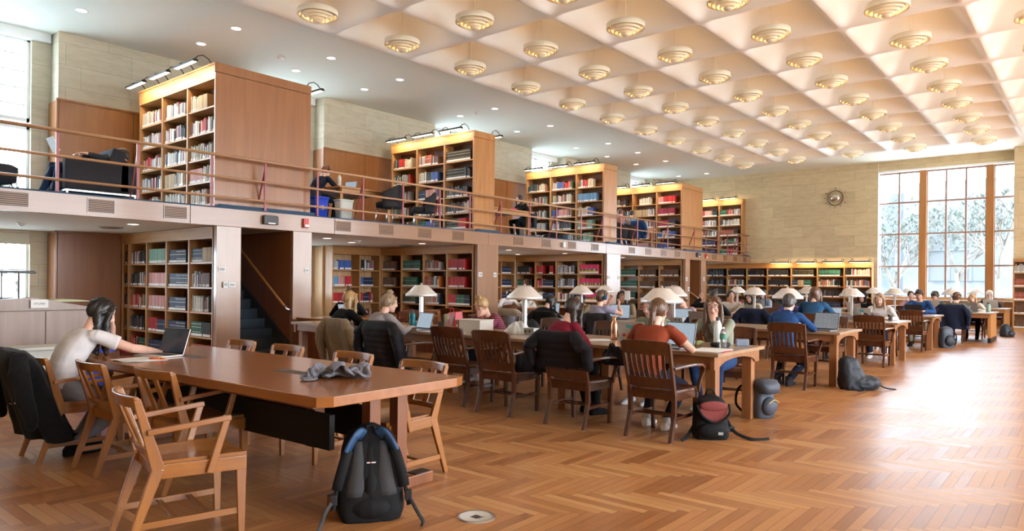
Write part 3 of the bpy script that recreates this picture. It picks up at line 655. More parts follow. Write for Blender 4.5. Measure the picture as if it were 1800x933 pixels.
# ================================================================ CEILING LAMPS, DOWNLIGHTS, WALL FITTINGS
def proj(p):
    v = Vector(p) - Vector((0, 0, 1.4)); d = v.dot(Fv); return (900 + FPX * v.dot(Rv) / d, CY - FPX * v.dot(Uv) / d, d)
LP = [(i, j) for i in range(NI) for j in range(NJ)]
PL = None; cnt = 0
for i, j in LP:
    x, y = CX0 - (i + .5) * S, CY0 - (j + .5) * S
    px_, py_, d = proj((x, y, 5.85))
    if not (d > .5 and -450 < px_ < 2400 and -420 < py_ < 400): continue
    seen = -60 < px_ < 1860 and -40 < py_
    lab = 'cream louvred pendant lamp, %s row from the far wall, %s from the balcony side' % (ORD[i], ORD[j])
    if PL is None:
        PL = t = thing('pendant_lamp', lab, 'lamp', (x, y, 5.80), 0, 'pendant lamps under the coffers')
        f = MB(); f.lathe([(.335, .075), (.335, .165), (.325, .17), (.318, .165), (.318, .075), (.322, .067), (.335, .075)], n=32); f.obj('outer_ring', 'cream', t)
        for r_, z in ((.268, .045), (.20, .012), (.134, -.018)):
            f = MB(); f.lathe([(r_, z), (r_, z + .055), (r_ - .008, z + .06), (r_ - .014, z + .055), (r_ - .014, z), (r_ - .007, z - .006), (r_, z)], n=28); f.obj('louvre_ring', 'cream', t)
        f = MB(); f.lathe([(.001, -.05), (.05, -.045), (.078, -.025), (.082, .01), (.06, .04), (.001, .045)], n=24); f.obj('bowl', 'cream', t)
        f = MB(); f.cyl((0, 0), .035, .13, .24, 12); f.tube([(0, 0, .05), (0, 0, .14)], .02, 8)
        for q in range(3):
            a = q * 2 * PI / 3; f.bar((0, 0, .12), (.325 * math.cos(a), .325 * math.sin(a), .10), .006, .03)
        f.obj('lamp_holder', 'cream', t)
        f = MB(); f.tube([(0, 0, .24), (0, 0, .905)], .006, 6); f.obj('cord', 'cream', t)
        f = MB(); f.ell((0, 0, .09), .05, .05, .03, 0, 10, 6); f.obj('bulb', 'lamp_glow', t)
        l = bpy.data.lights.new('lamp_light', 'POINT'); l.energy = 12; l.color = (1, .63, .29); l.shadow_soft_size = .05
        lo = bpy.data.objects.new('lamp_light', l); COL.objects.link(lo); lo.parent = t; lo.location = (.0, .0, .17)
    else:
        dup(PL, (x, y, 5.80), 0, lab, 'pendant lamps under the coffers')
DL = [(6.63, 12.24), (6.63, 13.58), (8.76, 12.28), (8.79, 13.63), (10.68, 12.33), (10.69, 13.63), (14.06, 13.67), (14.04, 12.36), (16.57, 13.67), (16.57, 12.4), (19.82, 13.71), (19.82, 12.42), (21.83, 13.73), (21.82, 12.45), (23.92, 13.72), (23.95, 12.47), (27.63, 13.76), (27.66, 12.5), (4.5, 12.2), (4.5, 13.55)]
t = None
for k, (x, y) in enumerate(DL):
    lab = 'round recessed ceiling downlight over the balcony, %s from the left in %s row' % (ORD[k // 2], ('the rail-side', 'the window-side')[y > 13])
    if t is None:
        t = thing('downlight', lab, 'light', (x, y, ZC), 0, 'downlights over the balcony')
        f = MB(); f.lathe([(.085, -.0), (.085, -.006), (.10, -.006), (.105, 0)], n=24); f.obj('trim_ring', 'white_plastic', t)
        f = MB(); f.cyl((0, 0), .084, -.003, -.001, 24); f.obj('lens', 'down_glow', t)
        l = bpy.data.lights.new('downlight_spot', 'SPOT'); l.energy = 26; l.color = (1, .9, .75); l.spot_size = R(95); l.spot_blend = .6; l.shadow_soft_size = .06
        lo = bpy.data.objects.new('downlight_spot', l); COL.objects.link(lo); lo.parent = t; lo.location = (0, 0, -.02)
    else: dup(t, (x, y, ZC), 0, lab)
t0 = t
for k, (x, y) in enumerate([(4.81, 12.11), (8.77, 12.38), (10.03, 13.21), (11.21, 12.1), (16.95, 13.9), (17.02, 12.14), (14.6, 12.3), (20.6, 12.3)]):
    dup(t0, (x, y, ZS), 0, 'round recessed downlight in the soffit under the balcony, %s from the left' % ORD[k], 'downlights under the balcony')
def smoke(x, y, z, lab):
    t = thing('smoke_detector', lab, 'detector', (x, y, z))
    f = MB(); f.lathe([(.001, -.055), (.035, -.054), (.05, -.04), (.055, -.02), (.075, -.018), (.075, 0)], n=20); f.obj('housing', 'white_plastic', t)
    f = MB(); f.cyl((0, 0), .012, -.06, -.05, 10); f.obj('sensor', 'grey_plastic', t)
smoke(3.59, 13.36, ZS, 'small round smoke detector under the balcony at the far left')
smoke(9.55, 12.35, ZS, 'small round smoke detector under the balcony past the stairs')
smoke(13.4, 12.6, ZS, 'small round smoke detector under the balcony past the first wide column')
smoke(14.07, 13.05, ZC, 'round smoke detector on the white ceiling between two downlights')
smoke(8.1, 13.1, ZC, 'tiny detector on the white ceiling above the big book stack')
for x, y, lab in ((4.84, 13.12, 'flat round ceiling speaker grille under the balcony near the left bookcase'), (11.53, 13.0, 'flat round ceiling grille under the balcony by the brown sets'), (20.0, 13.0, 'flat round ceiling grille under the balcony before the green sets')):
    t = thing('ceiling_speaker', lab, 'speaker', (x, y, ZS)); f = MB(); f.lathe([(.15, -.02), (.19, -.012), (.20, 0)], n=28); f.obj('rim', 'grey_metal', t); f = MB(); f.cyl((0, 0), .15, -.018, -.012, 28); f.obj('grille', 'dark_grey', t)
# fascia fittings
t = thing('emergency_light', 'dark twin-lens emergency light on the balcony front above the stairs', 'light', (6.66, YB, 2.46))
f = MB(); f.prism([(-.14, -.075), (.14, -.075), (.14, .06), (.12, .085), (-.12, .085), (-.14, .06)], -.075, 0, axis='Y'); f.obj('housing', 'dark_grey', t, bevel=.012)
f = MB(); f.bx(-.06, .075, -.079, -.074, -.066, -.045); f.obj('lens', 'white_plastic', t)
t2 = dup(t, (23.85, YB, 2.49), 0, 'dark emergency light on the balcony front near the far stairs')
t = thing('fire_alarm', 'red fire alarm strobe on the balcony front right of the stairs', 'alarm', (7.38, YB, 2.46))
f = MB(); f.bx(-.055, .055, -.05, 0, -.085, .085); f.obj('housing', 'red_plastic', t, bevel=.01)
f = MB(); f.bx(-.045, .045, -.075, -.05, -.07, -.025); f.obj('strobe', 'white_plastic', t, bevel=.008); f = MB(); f.cyl((0, 0), .03, 0, .006, 16, M=Matrix.Translation((0, -.05, .03)) @ Matrix.Rotation(PI / 2, 4, 'X')); f.obj('horn', 'red_plastic', t)
dup(t, (24.52, YB, 2.475), 0, 'red fire alarm strobe on the balcony front by the far stairs')
t = thing('exit_sensor', 'small white box on the balcony front between two air grilles', 'sensor', (15.45, YB, 2.46)); f = MB(); f.bx(-.03, .05, -.06, 0, -.07, .07); f.obj('housing', 'white_plastic', t, bevel=.006); f = MB(); f.bx(-.06, -.03, -.05, 0, -.06, .06); f.obj('bracket', 'grey_plastic', t)
# switch plates on columns
def plate(name, lab, x, z, w_, h_, y=YB):
    t = thing(name, lab, name.split('_')[-1] if name != 'wall_phone' else 'phone', (x, y, z)); f = MB(); f.bx(-w_ / 2, w_ / 2, -.012, 0, -h_ / 2, h_ / 2); f.obj('plate', 'white_plastic', t, bevel=.003)
    f = MB(); f.bx(-w_ * .36, w_ * .36, -.016, -.012, -h_ * .3, h_ * .3); f.obj('insert', 'grey_plastic', t)
plate('wall_sign', 'white framed grey plate on the column left of the stairs, upper', 5.80, 1.587, .12, .075)
plate('wall_switch', 'white framed switch plate low on the column left of the stairs', 5.98, 1.33, .12, .075)
plate('wall_sign', 'white framed grey plate on the column right of the stairs', 7.42, 1.60, .09, .075)
plate('wall_switch', 'square white plate on the left edge of the first wide column', 12.14, 1.60, .12, .10)
plate('wall_switch', 'square white plate on the right edge of the first wide column', 12.66, 1.60, .11, .10)
plate('wall_switch', 'square white plate on the left edge of the second wide column', 17.80, 1.60, .13, .11)
plate('wall_switch', 'square white plate on the right edge of the second wide column', 18.38, 1.60, .13, .11)
plate('wall_switch', 'white switch on the narrow column left of the far stairs', 22.98, 1.60, .13, .12)
plate('wall_switch', 'lower white switch beside the far stair handrail', 23.14, 1.25, .14, .14)
plate('wall_sign', 'small framed plate on the column right of the far stairs', 24.4, 1.62, .12, .12)
t = thing('thermostat', 'white thermostat box beside the switch on the column left of the stairs', 'thermostat', (5.86, YB, 1.33)); f = MB(); f.bx(-.045, .035, -.035, 0, -.05, .05); f.obj('housing', 'white_plastic', t, bevel=.006); f = MB(); f.bx(-.03, .02, -.038, -.035, -.02, .03); f.obj('display', 'grey_plastic', t)
# the wall clock
plain('bronze', (.18, .12, .07), .4, .6)
t = thing('wall_clock', 'bronze ring wall clock with loose numerals and chrome centre on the stone wall', 'clock', (XW, 7.77, 4.84), HP)
f = MB(); rr, th_ = .285, .016
f.loft([[((rr + th_ * math.cos(2 * PI * b_ / 8)) * math.cos(2 * PI * a / 40), -.03 + th_ * math.sin(2 * PI * b_ / 8), (rr + th_ * math.cos(2 * PI * b_ / 8)) * math.sin(2 * PI * a / 40)) for b_ in range(8)] for a in range(41)], 0, True, False)
f.obj('ring', 'bronze', t)
f = MB(); f.ell((0, -.06, 0), .17, .07, .15, 0, 20, 10); f.obj('centre_dome', 'chrome', t)
f = MB(); f.bar((.06, -.14, .0), (-.245, -.14, .015), .012, .006); f.obj('hour_hand', 'bronze', t)
f = MB(); f.bar((-.05, -.145, -.02), (.12, -.145, .02), .022, .006); f.obj('minute_hand', 'black_metal', t)
for q in range(12):
    a = R(90 - 30 * (q if q else 12)); cu = bpy.data.curves.new('numeral', 'FONT'); cu.body = str(q or 12); cu.size = .085; cu.extrude = .006; cu.align_x = 'CENTER'; cu.align_y = 'CENTER'
    tmp = bpy.data.objects.new('numeral', cu); COL.objects.link(tmp); bpy.context.view_layer.update()
    me = bpy.data.meshes.new_from_object(tmp.evaluated_get(bpy.context.evaluated_depsgraph_get())); bpy.data.objects.remove(tmp)
    o = bpy.data.objects.new('numeral', me); COL.objects.link(o); me.materials.clear(); me.materials.append(MATS['bronze']); o.parent = t
    o.location = (.40 * math.cos(a), -.02, .37 * math.sin(a)); o.rotation_euler = (PI / 2, 0, 0)
# outside: lawn, stone building with a gothic window, bare trees
f = MB(); f.bx(XW + .6, 90, -60, 60, -.6, -.5); f.bx(-30, XW + .6, 16.2, 90, -.6, -.5); f.bx(-30, XW + .6, -60, YR - .5, -.6, -.5); o = f.obj('lawn', 'grass_bounce'); tag(o, 'lawn outside the windows, made pale to bounce daylight indoors', 'lawn'); o['kind'] = 'structure'
t = thing('stone_building', 'pale stone building with crenellated roof and a traceried window outside', 'building', (52, 6.6, -.5), HP)
f = MB(); f.bx(-16, 14, 0, 10, 0, 7.5)
for q in range(20): f.bx(-16 + q * 1.5, -15.1 + q * 1.5, 0, .5, 7.5, 8.1)
f.bx(-3, 3.5, -.6, 0, 0, 8.6); f.obj('wall', 'stone_out', t)
f = MB(); f.bx(-1.6, 1.9, -.68, -.6, 2.3, 6.4)
for q in (-1.6, -.45, .7, 1.82): f.bx(q - .06, q + .1, -.75, -.66, 2.3, 6.4)
f.tube([(-.45, -.72, 5.2), (.1, -.72, 6.0), (.7, -.72, 5.2)], .07, 6); f.bx(-1.7, 2.0, -.76, -.64, 4.2, 4.35); f.obj('window', 'dark_grey', t)
def tree(x, y, h, seed, lab):
    r2 = random.Random(seed); t = thing('bare_tree', lab, 'tree', (x, y, -.5), 0, 'trees outside the windows'); f = MB(); tips = []
    def br(p, d, L, r_, lev):
        q = p + d * L; f.tube([p, p + d * L * .5 + Vector((r2.uniform(-.05, .05), r2.uniform(-.05, .05), 0)) * L, q], [r_, r_ * .8, r_ * .6], 5); tips.append(q)
        if lev > 0:
            for _ in range(3 if lev > 1 else 4):
                nd = (d + Vector((r2.uniform(-1, 1), r2.uniform(-1, 1), r2.uniform(-.25, .6))) * .75).normalized(); br(p + d * L * r2.uniform(.6, 1), nd, L * r2.uniform(.6, .8), r_ * .55, lev - 1)
    br(Vector((0, 0, 0)), Vector((0, 0, 1)), h * .3, .16, 4); f.obj('trunk', 'bark', t)
    g = MB()
    for q in tips:
        if q.z > h * .35 and r2.random() < .6:
            for _ in range(7):
                c_ = q + Vector((r2.gauss(0, .3), r2.gauss(0, .3), r2.gauss(0, .25))); g.add([c_, c_ + Vector((r2.uniform(-.2, .2), r2.uniform(-.2, .2), .1)), c_ + Vector((r2.uniform(-.15, .15), .1, -.1))], [(0, 1, 2)])
    g.obj('foliage', 'foliage', t)
for q, (x, y, h, lab) in enumerate([(38, 7.5, 7, 'thin bare tree at the left edge of the tall far window'), (42, 5.4, 9, 'bare tree seen through the middle of the tall far window'), (37, 3.2, 8.5, 'bushy bare tree behind the right part of the tall far window'), (49, 9.6, 9, 'bare tree before the stone building, left of its window'), (3.0, 22, 7, 'bare tree outside the left windows'), (6.5, 24, 7, 'second bare tree outside the left windows')]): tree(x, y, h, q + 3, lab)
# ================================================================ TABLES AND CHAIRS
def XP(px, X, z=1.1):
    """world Y of the point seen in column px on the plane X"""
    for _ in range(1):
        u = (px - 900) / FPX; d = Fv + Rv * u; k = X / d.x; return d.y * k
def study_table(label, x, y0, L, W=1.2, box_end=False):
    t = thing('study_table', label, 'table', (x, y0 + L / 2, 0), 0, 'long study tables'); h = L / 2; hw = W / 2
    f = MB(); f.bx(-hw, hw, -h, h, .725, .76); f.obj('tabletop', 'study_top', t, bevel=.004)
    for q in (-hw + .05, hw - .085): f = MB(); f.bx(q, q + .035, -h + .08, h - .08, .625, .725); f.obj('apron', 'study_edge', t)
    if not box_end:
        for s_ in (-1, 1):
            f = MB()
            pts = [(-hw + .03, .725), (-hw + .03, .60)] + [(-.47 * math.cos(a) * (hw - .14) / .47, .60 + .085 * math.sin(a)) for a in [PI * q / 12 for q in range(13)]] + [(hw - .03, .60), (hw - .03, .725)]
            f.prism(pts, s_ * (h - .07) - .02, s_ * (h - .07) + .02, axis='Y'); f.obj('end_apron', 'study_edge', t)
    if box_end:
        for s_ in (-1, 1):
            f = MB(); f.bx(-hw + .06, hw - .06, s_ * (h - .08) - .03, s_ * (h - .08) + .03, .12, .725); f.obj('end_panel', 'oak_v', t)
            f = MB(); f.bx(-hw + .055, hw - .055, s_ * (h - .08) - .035, s_ * (h - .08) + .035, 0, .12); f.obj('plinth', 'black_metal', t)
    else:
        for yy in (-h + .12, 0, h - .12):
            for xx in (-hw + .15, hw - .15):
                if yy == 0 and L < 2.5: continue
                f = MB(); f.bx(xx - .05, xx + .05, yy - .05, yy + .05, 0, .725); f.obj('leg', 'study_leg', t, bevel=.004)
    return t
ROWX = [6.82, 10.88, 14.55, 18.35]
for k, x in enumerate(ROWX):
    study_table('long study table nearest the open floor in the %s row of dark chairs' % ORD[k], x, 2.68, 3.72)
    study_table('long study table towards the bookcases, far half of the %s row' % ORD[k], x, 6.42, 3.3)
study_table('box-ended study table under the tall window with a sage bottle', 22.0, 1.95, 3.7, 1.5, True)
study_table('box-ended study table in the row behind, against the tall window', 26.6, 2.0, 3.4, 1.3, True)
study_table('half of the fifth study row towards the bookcases', 22.0, 5.7, 3.6, 1.4)
# oak carrel desk rows by the bookcases
t = thing('carrel_desk', 'reddish desk with an open side shelf behind the blonde reader', 'desk', (7.9, 10.45, 0)); f = MB(); f.bx(-.85, 1.9, -.4, .4, .72, .76); f.obj('tabletop', 'table_top_oak', t, bevel=.004)
f = MB(); f.bx(-.80, -.74, -.38, .38, 0, .72); f.bx(1.75, 1.81, -.38, .38, 0, .72); f.bx(-.74, 1.75, .34, .38, .2, .72); f.obj('side_panel', 'table_oak_v', t); f = MB(); f.bx(-.74, .0, -.36, .34, .40, .42); f.obj('shelf', 'table_oak_v', t)
t2 = dup(t, (11.7, 11.6, 0), 0, 'reddish desk in front of the brown and green sets'); t3 = dup(t, (15.1, 11.85, 0), 0, 'reddish desk with a heap of plastic bags past the first wide column')

def slat_chair(name='slat_armchair'):
    t = thing(name, '', 'chair')
    f = MB(); n = 9                     # saddle seat, outline slightly wider in front
    out = [(-.22, -.215), (-.22, .215), (.10, .255), (.225, .24), (.245, .12), (.25, 0), (.245, -.12), (.225, -.24), (.10, -.255)]
    f.loft([[(x * .97, y * .97, .425) for x, y in out], [(x, y, .432) for x, y in out], [(x, y, .452) for x, y in out], [(x * .96, y * .96, .458) for x, y in out], [(x * .6, y * .6, .446) for x, y in out], [(x * .1, y * .1, .444) for x, y in out]], 0, False)
    f.obj('seat', 'dark_h', t)
    f = MB(); f.bx(-.2, .2, -.235, -.215, .36, .43); f.bx(-.2, .2, .215, .235, .36, .43); f.bx(.19, .21, -.22, .22, .36, .43); f.bx(-.215, -.195, -.2, .2, .36, .43); f.obj('seat_rail', 'dark_h', t)
    f = MB()                            # backrest: curved top rail, lower rail, seven slats, two posts
    def xb(z): return -.225 - (z - .43) * .30
    N = 10; top = []
    for q in range(N + 1):
        y = -.23 + .46 * q / N; c = -.035 * (1 - (y / .23) ** 2)
        top.append([(xb(.775) + c - .012, y, .775), (xb(.775) + c + .012, y, .775), (xb(.90) + c + .010, y, .895 + .012 * (1 - (y / .23) ** 2)), (xb(.90) + c - .014, y, .895 + .012 * (1 - (y / .23) ** 2))])
    f.loft(top, 0, False)
    for q in range(2): pass
    f.obj('top_rail', 'dark_h', t, bevel=.006)
    f = MB(); low = []
    for q in range(N + 1):
        y = -.21 + .42 * q / N; c = -.02 * (1 - (y / .21) ** 2); low.append([(xb(.49) + c - .011, y, .475), (xb(.49) + c + .011, y, .475), (xb(.56) + c + .011, y, .565), (xb(.56) + c - .011, y, .565)])
    f.loft(low, 0, False)
    for q in range(7):
        y = -.165 + .055 * q; c0 = -.02 * (1 - (y / .21) ** 2); c1 = -.035 * (1 - (y / .23) ** 2)
        f.bar((xb(.56) + c0, y * .97, .56), (xb(.67) + (c0 + c1) / 2 - .012, y, .67), .03, .011); f.bar((xb(.67) + (c0 + c1) / 2 - .012, y, .665), (xb(.78) + c1, y * 1.03, .785), .03, .011)
    f.obj('backrest', 'dark_v', t)
    for s_ in (-1, 1):
        f = MB(); f.bar((xb(.40) - .0, s_ * .222, .40), (xb(.88), s_ * .235, .885), .030, .034, up=(1, 0, 0)); f.bar((-.30, s_ * .225, 0), (-.222, s_ * .222, .24), .036, .034, up=(1, 0, 0)); f.bar((-.222, s_ * .222, .235), (xb(.42), s_ * .222, .42), .04, .036, up=(1, 0, 0)); f.obj('leg', 'dark_v', t, bevel=.004)
        f = MB(); f.bar((.205, s_ * .215, 0), (.205, s_ * .225, .43), .032, .032, up=(1, 0, 0), w2=(.042, .042)); f.obj('leg', 'dark_v', t, bevel=.004)
        f = MB(); p = [(-.285, .245, .655), (-.12, .262, .668), (.05, .275, .672), (.17, .28, .664), (.235, .278, .635), (.252, .27, .59), (.235, .258, .53), (.215, .25, .46), (.215, .24, .40)]
        wds = [.034, .045, .056, .060, .055, .045, .036, .034, .034]; hts = [.022, .022, .022, .024, .030, .034, .032, .03, .03]; rings = []
        for q, (a, b_, c) in enumerate(p):
            i0, i1 = max(0, q - 1), min(len(p) - 1, q + 1); d = (Vector((p[i1][0], 0, p[i1][2])) - Vector((p[i0][0], 0, p[i0][2]))).normalized(); nn = Vector((-d.z, 0, d.x))
            rings.append([Vector((a, s_ * b_, c)) + Vector((0, sy * wds[q] / 2, 0)) + nn * (sn * hts[q] / 2) for sy, sn in ((-1, -1), (1, -1), (1, 1), (-1, 1))])
        f.loft(rings, 0, False); f.obj('arm', 'dark_h', t, bevel=.006)
    f = MB()
    for s_ in (-1, 1): f.bar((-.235, s_ * .222, .20), (.205, s_ * .218, .20), .018, .03)
    f.bar((.02, -.22, .20), (.02, .22, .20), .03, .018); f.bar((-.06, -.22, .20), (-.06, .22, .20), .03, .018); f.obj('stretcher', 'dark_h', t)
    f = MB()
    for x, y in ((-.30, .225), (-.30, -.225), (.205, .215), (.205, -.215)): f.cyl((x, y), .013, -.0, .012, 10)
    f.obj('glide', 'steel', t)
    return t
CH0 = slat_chair(); CH0['_n'] = 0; _used = [False]
def dchair(x, y, rz, label, group='dark slat-back armchairs at the study tables'):
    if not _used[0]:
        _used[0] = True; CH0.location = (x, y, 0); CH0.rotation_euler = (0, 0, rz); CH0['label'] = label; CH0['group'] = group; return CH0
    return dup(CH0, (x, y, 0), rz, label, group)
del CH0['_n']
def oak_chair():
    t = thing('oak_armchair', '', 'chair')
    f = MB(); out = [(-.22, -.20), (.23, -.235), (.23, .235), (-.22, .20)]      # two-board dished seat
    for a, b_ in ((-1, -.008), (.008, 1)):
        rows = []
        for q in range(7):
            x = -.22 + .45 * q / 6; hw = .20 + .035 * (x + .22) / .45; rows.append([(x, hw * (a + (b_ - a) * r_ / 5), .452 - .018 * math.cos(PI / 2 * abs(a + (b_ - a) * r_ / 5)) * (1 if q < 6 else .75)) for r_ in range(6)] + [(x, hw * (b_ + (a - b_) * r_ / 5), .425) for r_ in range(6)])
        f.loft(rows, 0, False)
    f.obj('seat', 'chair_oak_h', t)
    f = MB()
    for s_ in (-1, 1): f.bar((-.20, s_ * .212, .40), (.225, s_ * .24, .395), .026, .075)
    f.bx(.205, .23, -.235, .235, .355, .43); f.bx(-.23, -.205, -.2, .2, .37, .43); f.obj('seat_rail', 'chair_oak_h', t, bevel=.004)
    def xb(z): return -.215 - (z - .43) * .30
    f = MB(); rows = []
    for q in range(13):
        y = -.245 + .49 * q / 12; e = (y / .245) ** 2; c = -.05 * (1 - e)
        z0, z1 = .745, .80; rows.append([(xb(.77) + c - .013, y, z0), (xb(.77) + c + .013, y, z0), (xb(.80) + c + .012, y, z1 + .006), (xb(.80) + c - .016, y, z1 + .006)])
    f.loft(rows, 0, False); f.obj('top_rail', 'chair_oak_h', t, bevel=.008)
    f = MB(); rows = []
    for q in range(9):
        y = -.21 + .42 * q / 8; c = -.03 * (1 - (y / .21) ** 2); rows.append([(xb(.50) + c - .01, y, .485), (xb(.50) + c + .014, y, .485), (xb(.53) + c + .014, y, .52), (xb(.53) + c - .01, y, .52)])
    f.loft(rows, 0, False)
    for y in (-.075, .075): f.bar((xb(.51) - .025, y, .51), (xb(.76) - .045, y * 1.05, .76), .052, .014, up=(1, 0, 0))
    f.obj('backrest', 'chair_oak', t, bevel=.003)
    for s_ in (-1, 1):
        f = MB()   # rear leg and back post in one sweep
        for (p, q, w0, w1) in (((-.36, s_ * .205, 0), (-.215, s_ * .215, .42), .032, .062), ((-.215, s_ * .215, .41), (xb(.79) + .0, s_ * .238, .79), .064, .034)):
            f.bar(p, q, .026, w0, up=(1, 0, 0), w2=(.026, w1))
        f.obj('leg', 'chair_oak', t, bevel=.004)
        f = MB(); f.bar((.205, s_ * .225, 0), (.20, s_ * .228, .43), .028, .034, up=(1, 0, 0), w2=(.03, .058)); f.obj('leg', 'chair_oak', t, bevel=.004)
        f = MB(); f.bar((xb(.63) - .0, s_ * .245, .615), (.135, s_ * .262, .655), .030, .028, w2=(.034, .028)); f.bar((.118, s_ * .262, .665), (.03, s_ * .25, .365), .026, .038, up=(1, 0, 0)); f.obj('arm', 'chair_oak_h', t, bevel=.005)
    f = MB()
    for s_ in (-1, 1): f.bar((-.315, s_ * .207, .13), (.205, s_ * .222, .13), .018, .034)
    for x in (-.12, .04): f.bar((x, -.21, .132), (x, .21, .132), .022, .016)
    f.obj('stretcher', 'chair_oak_h', t)
    return t
OK0 = oak_chair(); _oku = [False]
def ochair(x, y, rz, label):
    if not _oku[0]: _oku[0] = True; OK0.location = (x, y, 0); OK0.rotation_euler = (0, 0, rz); OK0['label'] = label; OK0['group'] = 'oak armchairs round the front table'; return OK0
    return dup(OK0, (x, y, 0), rz, label, 'oak armchairs round the front table')
ochair(1.87, 3.90, -.20, 'oak armchair nearest the camera, pulled out, whole chair in view')
ochair(2.38, 4.85, .06, 'oak armchair tucked at the near side of the front table, middle one')
ochair(2.26, 5.60, 0, 'oak armchair beside the reader in white, empty')
ochair(2.12, 6.30, 0, 'oak armchair with a black coat over it, reader in white sitting')
ochair(3.30, 3.88, PI, 'oak armchair on the far side of the front table, nearest the right end')
ochair(3.34, 4.78, PI, 'oak armchair on the far side of the front table behind the grey jacket')
ochair(3.33, 5.75, PI, 'oak armchair on the far side of the front table before the stairs')
ochair(3.32, 6.55, PI, 'oak armchair on the far side of the front table, farthest left')
# the front oak table
FT = thing('reading_table', 'large oak reading table with clipped corners in the foreground', 'table', (2.80, 4.98, 0), .04)
f = MB(); a, b_ = .60, 1.72; f.prism([(-a, -b_ + .05), (-a + .08, -b_), (a - .10, -b_), (a, -b_ + .04), (a, b_ - .13), (a - .07, b_), (-a + .07, b_), (-a, b_ - .13)], .70, .76); f.obj('tabletop', 'table_top_oak', FT, bevel=.005)
f = MB(); f.bx(-.42, .42, -1.4, 1.4, .64, .70); f.obj('underframe', 'table_oak_v', FT)
for s_ in (-1, 1):
    for x in (.05, .29):
        f = MB(); f.bx(x - .045, x + .045, s_ * 1.38 - .04, s_ * 1.38 + .04, .07, .66); f.obj('leg', 'table_oak_v', FT, bevel=.004)
    f = MB(); f.bx(-.26, .58, s_ * 1.38 - .05, s_ * 1.38 + .05, 0, .075); f.obj('foot', 'table_oak_v', FT, bevel=.006)
    f = MB(); f.bx(.42, .56, s_ * 1.38 - .045, s_ * 1.38 + .045, .075, .081); f.bx(-.26, -.16, s_ * 1.38 - .045, s_ * 1.38 + .045, .075, .081); f.obj('foot_pad', 'black_metal', FT)
for s_ in (-1, 1):
    f = MB(); f.bx(-.13, -.05, s_ * .98 - .05, s_ * .98 + .05, .30, .66); f.obj('post', 'table_oak_v', FT, bevel=.004)
for x in (-.20, .16):
    f = MB(); f.bx(x - .02, x + .02, -1.30, 1.30, .34, .56); f.obj('cable_tray', 'black_wood', FT)
for x, y in ((-.02, -.62), (.02, .85)):
    f = MB(); f.bx(x - .05, x + .05, y - .17, y + .17, .7598, .7615); f.obj('power_hatch', 'dark_grey', FT)

# study lamps: outlet box, square pole, spun aluminium shade
LMP = None
def study_lamp(x, y, label, rz=0, z=.76):
    global LMP
    if LMP is None:
        LMP = t = thing('study_lamp', label, 'lamp', (x, y, z), rz, 'aluminium study lamps on the tables')
        f = MB(); f.bx(-.055, .055, -.19, .19, 0, .085); f.obj('outlet_box', 'grey_metal', t, bevel=.005)
        f = MB()
        for q in (-.13, -.06, .06, .13): f.cyl((0, 0), .013, 0, .004, 10, M=Matrix.Translation((-.056, q, .045)) @ Matrix.Rotation(-PI / 2, 4, 'Y'))
        f.obj('socket', 'black_plastic', t)
        f = MB(); f.bx(-.022, .022, -.022, .022, .085, .50); f.obj('pole', 'brushed', t, bevel=.003)
        f = MB(); f.lathe([(.012, .605), (.085, .60), (.092, .595), (.222, .475), (.226, .465), (.226, .44), (.221, .44), (.220, .463), (.215, .473), (.088, .588), (.012, .592)], n=40); f.obj('shade', 'brushed', t)
        f = MB(); f.lathe([(.001, .635), (.012, .63), (.015, .615), (.022, .60)], n=14); f.obj('finial', 'steel', t)
        f = MB(); f.cyl((0, 0), .035, .50, .55, 12); f.ell((0, 0, .50), .03, .03, .025, 0, 10, 6); f.obj('bulb', 'led_glow', t)
    else: dup(LMP, (x, y, z), rz, label)
for k, x in enumerate(ROWX):
    for q, y in enumerate((3.6, 5.5, 7.4, 9.2)):
        if k == 0 and q == 3: continue
        if k == 1 and q == 3: continue
        study_lamp(x + .03, y, 'aluminium study lamp in the %s table row, %s lamp from the open floor' % (ORD[k], ORD[q]))
for q, y in enumerate((2.95, 4.85, 6.7)):
    study_lamp(22.0, y, 'aluminium study lamp in the fifth table row, %s lamp from the open floor' % ORD[q]); study_lamp(26.6, y - .05, 'aluminium study lamp in the last table row, %s lamp from the open floor' % ORD[q])
